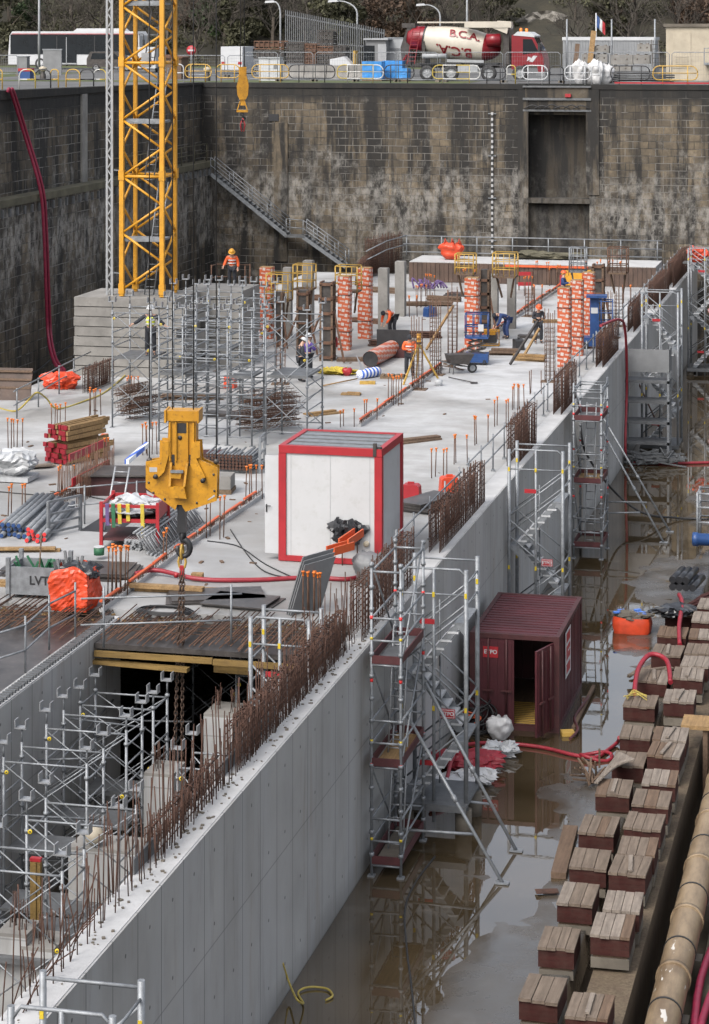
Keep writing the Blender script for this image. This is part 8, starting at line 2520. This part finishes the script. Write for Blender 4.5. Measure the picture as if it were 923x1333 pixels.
# ---- stair towers
def stair_tower(x0, x1, y0, dep, zb, zt, label, sign=True, base=True, rise=1.4, flights=None):
    t = T('stair_tower', label, 'stair tower', ((x0 + x1) / 2, y0 + dep / 2, 0))
    w = x1 - x0; hx, hy = w / 2, dep / 2
    cs = [(-hx, -hy), (hx, -hy), (hx, hy), (-hx, hy)]
    for (x, y) in cs + [(0, -hy), (0, hy)][:1]:
        mb = MB(); mb.cyl((x, y, zb - (.5 if base else .0)), (x, y, zt), .055 if x else .04, 8); mb.build('post', 'galv', t)
        mb = MB(); mb.box((x, y - .055, zt - .6), (.06, .01, .12)); mb.box((x, y - .055, zb + 2.2), (.06, .01, .12)); mb.build('yellow_tag', 'yellow_tag', t)
    n = int((zt - 1.0 - zb) / rise); up = True
    for k in range(n):
        z0 = zb + k * rise
        sgn = 1 if k % 2 == 0 else -1
        y = -hy * .52 * sgn; m = 6
        mb = MB()
        for i in range(m):
            x = -sgn * hx * .62 + sgn * (i + .5) * (w * .66) / m
            mb.box((x, y, z0 + rise * (i + 1) / (m + 1)), (w * .17, hy * .94, .05))
        mb.build('treads', 'white', t)
        mb = MB()
        for yy in (y - hy * .44, y + hy * .44):
            mb.prism([(-sgn * hx * .7, z0 + .02), (-sgn * hx * .5, z0 + .02), (sgn * hx * .72, z0 + rise - .16), (sgn * hx * .72, z0 + rise + .02), (sgn * hx * .5, z0 + rise - .1), (-sgn * hx * .7, z0 + .12)], yy - .012, yy + .012, 'Y')
        mb.build('stringer', 'galv', t)
        mb = MB(); xx = sgn * hx * .82; mb.box((xx, 0, z0 + rise + .02), (hx * .36, dep - .02, .05)); mb.prism([(xx - hx * .18, z0 + rise), (xx + hx * .18, z0 + rise), (xx + hx * .18, z0 + rise - .3)], -hy + .01, -hy + .03, 'Y'); mb.build('landing', 'galv', t)
        mb = MB()
        for yy in (-hy, hy):
            for dz in (.45, .95):
                mb.cyl((-sgn * hx, yy, z0 + dz), (sgn * hx, yy, z0 + rise + dz - .1), .024, 6)
        for dz in (.45, .95):
            mb.cyl((sgn * hx, -hy, z0 + rise + dz), (sgn * hx, hy, z0 + rise + dz), .024, 6)
        mb.tube([(0, -hy * .05 * sgn, z0 + .2), (0, -hy * .05 * sgn, z0 + rise + .4)], .02, 5)
        mb.build('handrail', 'galv', t)
    mb = MB()
    mb.tube([(hx, -hy, zt - .15), (hx * .8, -hy, zt), (-hx * .8, -hy, zt), (-hx, -hy, zt - .2)], .03, 6); mb.cyl((-hx, hy, zt - .1), (hx, hy, zt - .1), .028, 6); mb.cyl((-hx, -hy, zt - .6), (hx, -hy, zt - .6), .024, 6)
    mb.build('top_rail', 'galv', t)
    if base:
        mb = MB(); mb.box((0, -.1, zb - .03), (w + .1, dep + .35, .06)); mb.bx(-hx - .05, -hy - .28, zb - .16, hx + .05, -hy - .22, zb - .06); mb.build('base_grating', 'galv_dark', t)
        for (x, y) in cs: mb = MB(); mb.cyl((x * .9, y * .9, -.05), (x * .9, y * .9, zb - .17), .2, 14); mb.build('concrete_foot', 'concrete_dirty', t)
    if sign:
        for (x, z, wd) in ((.35, zt - 3.4, .34),):
            mb = MB(); mb.box((x, -hy - .06, z), (wd, .02, .22)); s_ = mb.build('sign', 'red', t)
            mb = MB(); mb.box((x, -hy - .072, z), (wd - .03, .003, .19)); mb.build('sign_border', 'white', s_)
            mb = MB(); mb.box((x, -hy - .076, z), (wd - .06, .003, .16)); mb.build('sign_field', 'red', s_)
            b_ = text_mb('ETPO', .12, .001, .003); xform(b_, Matrix.Translation((x, -hy - .082, z)) @ Matrix.Rotation(PI / 2, 4, 'X')); b_.build('lettering', 'white', s_)
        mb = MB(); mb.box((-hx * .2, -hy - .03, zt - 1.25), (.36, .02, .12)); mb.box((-hx * .25, -hy - .03, zb + .9), (.36, .02, .12)); mb.build('red_plate', 'red', t)
    return t
stair_tower(-11.5, -9.95, 53.6, 1.5, .75, 6.25, 'grey stair tower with white treads between the aluminium scaffold and the burgundy container')
stair_tower(-11.6, -9.95, 69.7, 1.5, .4, 6.2, 'grey stair tower standing behind the burgundy container')
stair_tower(-11.2, -9.6, 103.5, 1.8, .5, 7.3, 'far grey stair tower against the wall where the channel narrows')
stair_tower(-11.3, -9.5, 128, 1.8, .4, 7.0, 'farthest stair tower in the dark at the right edge')
stair_tower(-14.1, -12.75, 49.6, 1.1, 1.2, 5.9, 'stair tower climbing out of the pit to the deck edge behind the rusty bars', base=False)
stair_tower(-11.7, -10.25, 29.3, 1.2, .4, 5.8, 'nearest stair tower of which only the top railing shows at the bottom left', sign=False)
# grey stacked platform boxes by the far stair tower
p = P(846, 600, 0)
t = T('platform_stack', 'stack of grey steel platform frames in front of the far stair tower', 'platforms', (p.x, p.y, 0))
mb = MB()
for k, z in enumerate((.8, 1.7, 2.6, 3.5)): mb.bx(-1.1, -.5, z, .9, .6, z + .12)
mb.build('platform', 'galv_dark', t)
mb = MB()
for x in (-1.05, .85):
    for y in (-.45, .55): mb.bx(x - .05, y - .05, 0, x + .05, y + .05, 5.0)
mb.build('post', 'galv', t); mb = MB(); mb.bx(-1.1, -.53, 4.0, .9, -.5, 5.0); mb.bx(.87, -.5, 4.0, .9, .6, 5.0); mb.build('side_plate', 'grey', t)
mb = MB()
for k in range(60): mb.beam((random.uniform(-1.4, 1.6), random.uniform(-.7, .4), random.uniform(.05, .5)), (random.uniform(-1.4, 1.6), random.uniform(-.7, .4), random.uniform(.05, .7)), .06, .06)
o = mb.build('tube_heap', 'galv_dark'); o.location = P(848, 604, 0); tag(o, 'heap of dark tubes and fittings at the foot of the platform frames', 'tubes')
# right edge frame by the blue pipe
t = T('steel_trestle', 'grey steel frame at the right edge above the blue pipe', 'frame', P(915, 712, 0))
mb = MB()
for x in (-.2, 1.0):
    for y in (0, 1.2): mb.cyl((x, y, 0), (x, y, 2.0), .05, 7)
mb.build('post', 'galv', t); mb = MB()
for z in (.9, 1.45, 1.95): mb.tube([(-.2, 0, z), (1.0, 0, z), (1.0, 1.2, z), (-.2, 1.2, z), (-.2, 0, z)], .04, 6)
mb.build('rail', 'galv', t)
p = P(905, 718, .2); mb = MB(); mb.lathe([(.2, 0), (.25, .02), (.25, .2), (.22, .22), (.22, 1.6)], 18, 'X'); mb.lathe([(.001, .1), (.2, .1)], 18, 'X'); o = mb.build('blue_pipe', 'blue'); o.location = p + Vector((-.1, 0, .45)); tag(o, 'short blue pipe lying at the right edge under the steel frame', 'pipe')
# black hose from deck over the scaffold
mb = MB(); mb.tube(spline([PY(755, 545, 84.5), PY(763, 590, 84.8), P(800, 640, 1.2), P(838, 668, .5), P(880, 674, .1), P(923, 676, .05)], 8), .045, 6); solo(mb, 'black_hose', 'cable', 'black hose sagging from the ladder scaffold across the wet channel', 'hose')
mb = MB(); mb.tube(spline([PX(782, 424, -11.9), PX(806, 416, -11.6), PX(814, 432, -11.5), PX(816, 500, -11.6), PX(814, 580, -11.6), P(817, 598, .2), P(828, 602, .07), P(870, 603, .06), P(925, 602, .06)], 8), .06, 7); solo(mb, 'wall_drop_hose', 'red_hose', 'red hose dropping over the wall and running across the far channel', 'hose')
mb = MB(); mb.tube([PY(818, 470, 108), PY(862, 565, 106)], .04, 5); solo(mb, 'rusty_rod', 'rust', 'thin rusty rod slanting down past the far stair tower', 'rod')
p = P(910, 372, 5); mb = MB(); sack(mb, (0, 0, 0), (.5, .4), .8, 55, 16, 6, .8, .4); o = mb.build('orange_bag', 'orange_tarp'); o.location = (-11.0, 130.5, 6.0); tag(o, 'orange bag high on the farthest stair tower', 'bag')
mb = MB(); mb.bx(-.8, -.5, -.06, .8, .5, -.0); o = mb.build('bag_shelf', 'galv_dark'); o.location = (-11.0, 130.5, 6.0); tag(o, 'grey shelf carrying the orange bag on the farthest stair tower', 'shelf')
# orange waste bag in the channel
p = P(823, 822, 0)
t = T('waste_bag', 'low orange bag full of rubbish standing in the channel near the timber blocks', 'bag', p)
mb = MB(); n = 24; vs = []
for j in range(7):
    v_ = j / 6
    for k in range(n):
        an = 2 * PI * k / n; cx_, sy_ = math.cos(an), math.sin(an); f = 1 / max(abs(cx_), abs(sy_)) ** .7
        r = (.5 + .04 * math.sin(v_ * PI)) * f * (1 + .06 * noise.noise(Vector((cx_ * 2, sy_ * 2, v_ * 4 + 9))))
        vs.append((cx_ * r * 1.1, sy_ * r * .8, v_ * .62 * (1 + .12 * noise.noise(Vector((cx_ * 2, sy_ * 2, 5))))))
mb.add(vs, [(j * n + k, j * n + (k + 1) % n, (j + 1) * n + (k + 1) % n, (j + 1) * n + k) for j in range(6) for k in range(n)], True); mb.build('fabric', 'orange_tarp', t)
mb = MB(); sack(mb, (0, 0, .4), (.5, .36), .35, 61, 18, 5, .7, .5); mb.build('rubbish', 'concrete_dirty', t)
mb = MB()
for k in range(9): x, y = random.uniform(-.45, .45), random.uniform(-.3, .3); mb.box((x, y, .68 + random.random() * .1), (.2, .12, .06), random.random() * 3)
mb.build('scraps', 'blue_film', t); t.scale = (1.05, 1, .82)
# ---- timber dock blocks
def block(px0, px1, py, zt, row, idx, wm, pl, n, seed):
    random.seed(seed)
    a = P(px0, py, zt); b = P(px1, py, zt); w = b.x - a.x + .03; D = random.uniform(1.1, 1.25)
    t = T('dock_block', '%s timber dock block from the near end of the %s row' % (ORD[idx].capitalize() if False else ORD[idx], row), 'dock block', ((a.x + b.x) / 2, a.y + D / 2, zt - .62), random.uniform(-.035, .035), 'timber dock blocks, %s row' % row)
    np_ = n; pw = w / np_
    for k in range(np_):
        mb = MB(); dz = random.uniform(-.012, .012)
        L_ = D + random.uniform(-.03, .02)
        mb.box((-w / 2 + pw * (k + .5), random.uniform(-.02, .02), .62 - .03 + dz), (pw - .012, L_, .06)); mb.build('top_plank', wm if random.random() > .2 else random.choice(('wood_grey', 'wood_brown', 'wood_pale')), t)
    mb = MB(); mb.box((0, 0, .62 - .06 - .18), (w - .03, D - .05, .345)); mb.build('timber', 'wood_red', t)
    mb = MB(); mb.box((0, .02, .18), (w - .12, D - .12, .06)); mb.build('packing', 'wood_brown', t)
    if row == 'left':
        mb = MB(); mb.box((0, .05, .06), (w - .06, D - .02, .18)); mb.build('plinth', 'concrete_dirty', t)
    else:
        mb = MB(); mb.box((0, .02, .05), (w - .04, D, .2)); mb.build('plinth', 'concrete_dirty', t)
    if random.random() < .3:
        mb = MB(); mb.box((0, 0, .62 + .035), (.09, D * .8, .04), random.uniform(-.15, .15)); mb.build('cleat', 'wood_pale', t)
left = [(655, 704, 1372), (676, 728, 1300), (700, 748, 1232), (725, 772, 1175), (740, 789, 1128), (753, 800, 1083), (774, 819, 1033), (796, 838, 995), (806, 846, 959), (811, 853, 918), (829, 869, 886), (848, 887, 852), (855, 893, 827), (865, 902, 800)]
for i, (x0, x1, y) in enumerate(left):
    block(x0, x1, y, .6, 'left', i, random.choice(('wood_grey', 'wood_brown', 'wood_grey')), 0, random.choice((3, 4, 3)), 100 + i)
right = [(712, 769, 1392), (736, 792, 1322), (768, 820, 1216), (784, 832, 1184), (793, 842, 1136), (803, 852, 1111), (812, 861, 1077), (822, 870, 1047), (835, 879, 1019), (843, 886, 983), (849, 893, 962), (863, 903, 912), (875, 914, 882), (886, 923, 866), (891, 928, 850), (896, 932, 829), (900, 934, 808), (908, 940, 790)]
for i, (x0, x1, y) in enumerate(right):
    block(x0, x1, y, .85, 'right', i, random.choice(('wood_pale', 'wood_grey', 'wood_pale')), 1, random.choice((3, 4, 4)), 200 + i)
random.seed(77)
# things on the blocks
def on(px, py, dz=0.0, z=.62): v = P(px, py, z); v.z += dz; return v
mb = MB()
for k in range(7): mb.beam(on(776 + k * 4, 1022 - k * 3, .05 + .02 * k), on(808 + k * 3, 985 + k * 3, .1 + .03 * k), .1, .035)
solo(mb, 'loose_planks', 'wood_pale', 'loose pale planks laid across two blocks of the left row', 'planks')
mb = MB(); mb.tube(spline([on(826, 912, -.2), on(827, 895, .1), on(833, 880, .3), on(848, 872, .45), on(868, 876, .35), on(873, 893, .1)], 6), .07, 7); solo(mb, 'block_hose', 'red_hose', 'red hose arched over the middle of the left block row', 'hose')
mb = MB(); mb.tube(spline([on(884, 788, .35), on(888, 800, .35), on(884, 820, .1), on(885, 835, -.1)], 6), .07, 7); solo(mb, 'block_hose', 'red_hose', 'red hose bent over the far blocks of the left row by the black cloth', 'hose')
mb = MB()
for k in range(5): mb.tube(spline([on(812 + random.uniform(0, 6), 912, .04 + k * .02), on(825, 905 + random.uniform(-4, 4), .08), on(842, 912 + random.uniform(-6, 3), .05)], 5), .015, 4)
solo(mb, 'yellow_rope', 'yellow_hose', 'tangle of pale yellow rope on a block of the left row', 'rope')
mb = MB(); sack(mb, (0, 0, 0), (.5, .4), .35, 71, 18, 5, .8, .7); o = mb.build('black_cloth', 'bag_black'); o.location = on(876, 803); tag(o, 'black cloth lying over the far blocks of the left row', 'cloth')
mb = MB()
for k in range(8): mb.tube(spline([on(868 + random.uniform(-8, 8), 880 + random.uniform(-8, 8), -.3 + random.random() * .3) for _ in range(3)], 4), .02, 4)
mb = MB()
for k in range(16): a = P(773 + random.uniform(-8, 8), 1008 + random.uniform(-16, 16), .1); mb.beam(a, a + Vector((random.uniform(-.5, .5), random.uniform(-.5, .8), random.uniform(.1, .5))), .05, .04)
solo(mb, 'brush_heap', 'wood_brown', 'heap of dark sticks beside the left block row at the loose planks', 'sticks')
mb = MB()
for k in range(10): a = P(826 + random.uniform(-10, 14), 880 + random.uniform(-8, 5), .1 + .05 * (k % 4)); mb.beam(a, a + Vector((random.uniform(.2, .9), random.uniform(.2, 1.0), random.uniform(-.05, .2))), .1, .05)
solo(mb, 'board_heap', 'wood_grey', 'heap of grey boards left of the red hose arch', 'boards')
mb = MB(); a = P(727, 1140, .08); b = P(743, 1078, .08); mb.beam(a, b, .34, .14); solo(mb, 'loose_beam', 'wood_brown', 'single dark timber beam lying on the floor left of the blocks', 'beam')
mb = MB(); mb.box((.0, 0, .05), (.5, .25, .02), .3); o = mb.build('brown_leaf_scrap', 'rust'); o.location = P(712, 1163, .02); tag(o, 'brown scrap lying on the wet floor left of the blocks', 'scrap')
p = P(677, 1338, .5); mb = MB(); mb.box((0, 0, .25), (1.2, .8, .5), .03); mb.lathe([(.12, .5), (.12, .56), (.001, .56)], 10, 'Z', (.3, 0, 0)); o = mb.build('red_case', 'red'); o.location = (p.x, p.y - .35, 0); tag(o, 'red case cut off by the bottom edge of the photo left of the blocks', 'case')
mb = MB()
for k in range(7): a = P(905, 765, .4); mb.cyl(a + Vector((-.7 + .22 * (k % 4), -.6, .12 + .24 * (k // 4))), a + Vector((-.5 + .22 * (k % 4), 1.0, .12 + .24 * (k // 4))), .12, 9)
solo(mb, 'wrapped_rolls', 'bag_black', 'black wrapped rolls at the right edge beyond the timber blocks', 'rolls')
mb = MB()
for k in range(9): a = P(890 + k * 3, 792 - k * 2, .5); mb.beam(a, a + Vector((random.uniform(.3, 1.2), random.uniform(.6, 1.6), .05)), .12, .08)
solo(mb, 'loose_timbers', 'wood_red', 'loose dark red timbers below the black wrapped rolls', 'timbers')
# trestle behind blocks
p = P(905, 985, .0); t = T('timber_trestle', 'small timber trestle right of the block rows', 'trestle', (p.x, p.y + .5, -1.0))
mb = MB(); mb.box((0, 0, 1.75), (.75, 1.0, .1)); mb.build('top', 'wood_new', t); mb = MB(); mb.box((-.25, -.35, .87), (.12, .12, 1.7)); mb.box((.25, -.35, .87), (.12, .12, 1.7)); mb.box((.25, .35, .87), (.12, .12, 1.7)); mb.build('leg', 'wood_brown', t)
# ---- big pipe and hoses in the trench
t = T('discharge_pipe', 'big stained beige pipe with joint collars running along the dock floor at the right', 'pipe', (-4.42, 20, -.1))
R_ = .33
mb = MB(); mb.tube([(0, 0, 0), (0, 20, 0), (0, 40, 0), (0, 62, 0)], R_, 24); mb.build('pipe', 'pipe_beige', t)
for k in range(14):
    y = 8 + k * 3.1
    mb = MB(); mb.tube([(0, y, 0), (0, y + .16, 0)], R_ + .03, 24); mb.build('collar', 'pipe_beige', t)
    mb = MB(); mb.tube([(0, y + 1.4, 0), (0, y + 1.46, 0)], R_ + .015, 24); mb.build('band', 'cable', t)
mb = MB()
for k in range(18): mb.box((0, 4 + k * 3.1, -1.0), (.8, .4, 1.25))
mb.build('saddle', 'concrete_dirty', t)
for i, (x0, c_) in enumerate(((-3.78, 0), (-3.6, 1), (-3.38, 2))):
    pts = [(x0 + .16 * math.sin(y * .5 + i * 1.3), y, -.42 + .05 * math.sin(y * 1.1 + i)) for y in [24 + k * .9 for k in range(36)]]
    mb = MB(); mb.tube(pts, .085, 8); solo(mb, 'step_hose', 'pink_hose', ('crimson hose on the stone step nearest the beige pipe', 'middle crimson hose on the stone step beside the beige pipe', 'crimson hose farthest right on the stone step')[i], 'hose')
# yellow hose out of the wall, cable on the floor
mb = MB(); a = PX(368, 1254, XW); pts = [a, PX(376, 1278, XW + .05), P(386, 1300, .3), P(395, 1306, .06), P(388, 1292, .05), P(402, 1285, .05), P(425, 1287, .04), P(433, 1296, .04), P(424, 1302, .03)]
mb.tube(spline(pts, 7), .022, 7); solo(mb, 'drain_hose', 'yellow_hose', 'thin yellow hose coming out of the new wall down to the puddle', 'hose')
mb = MB(); mb.tube(spline([P(566, 1115, .02), P(540, 1150, .02), P(527, 1185, .02), P(530, 1240, .02), P(535, 1280, .02), P(541, 1340, .02)], 7), .02, 5); solo(mb, 'floor_cable', 'cable', 'thin black cable lying on the puddle below the aluminium scaffold', 'cable')
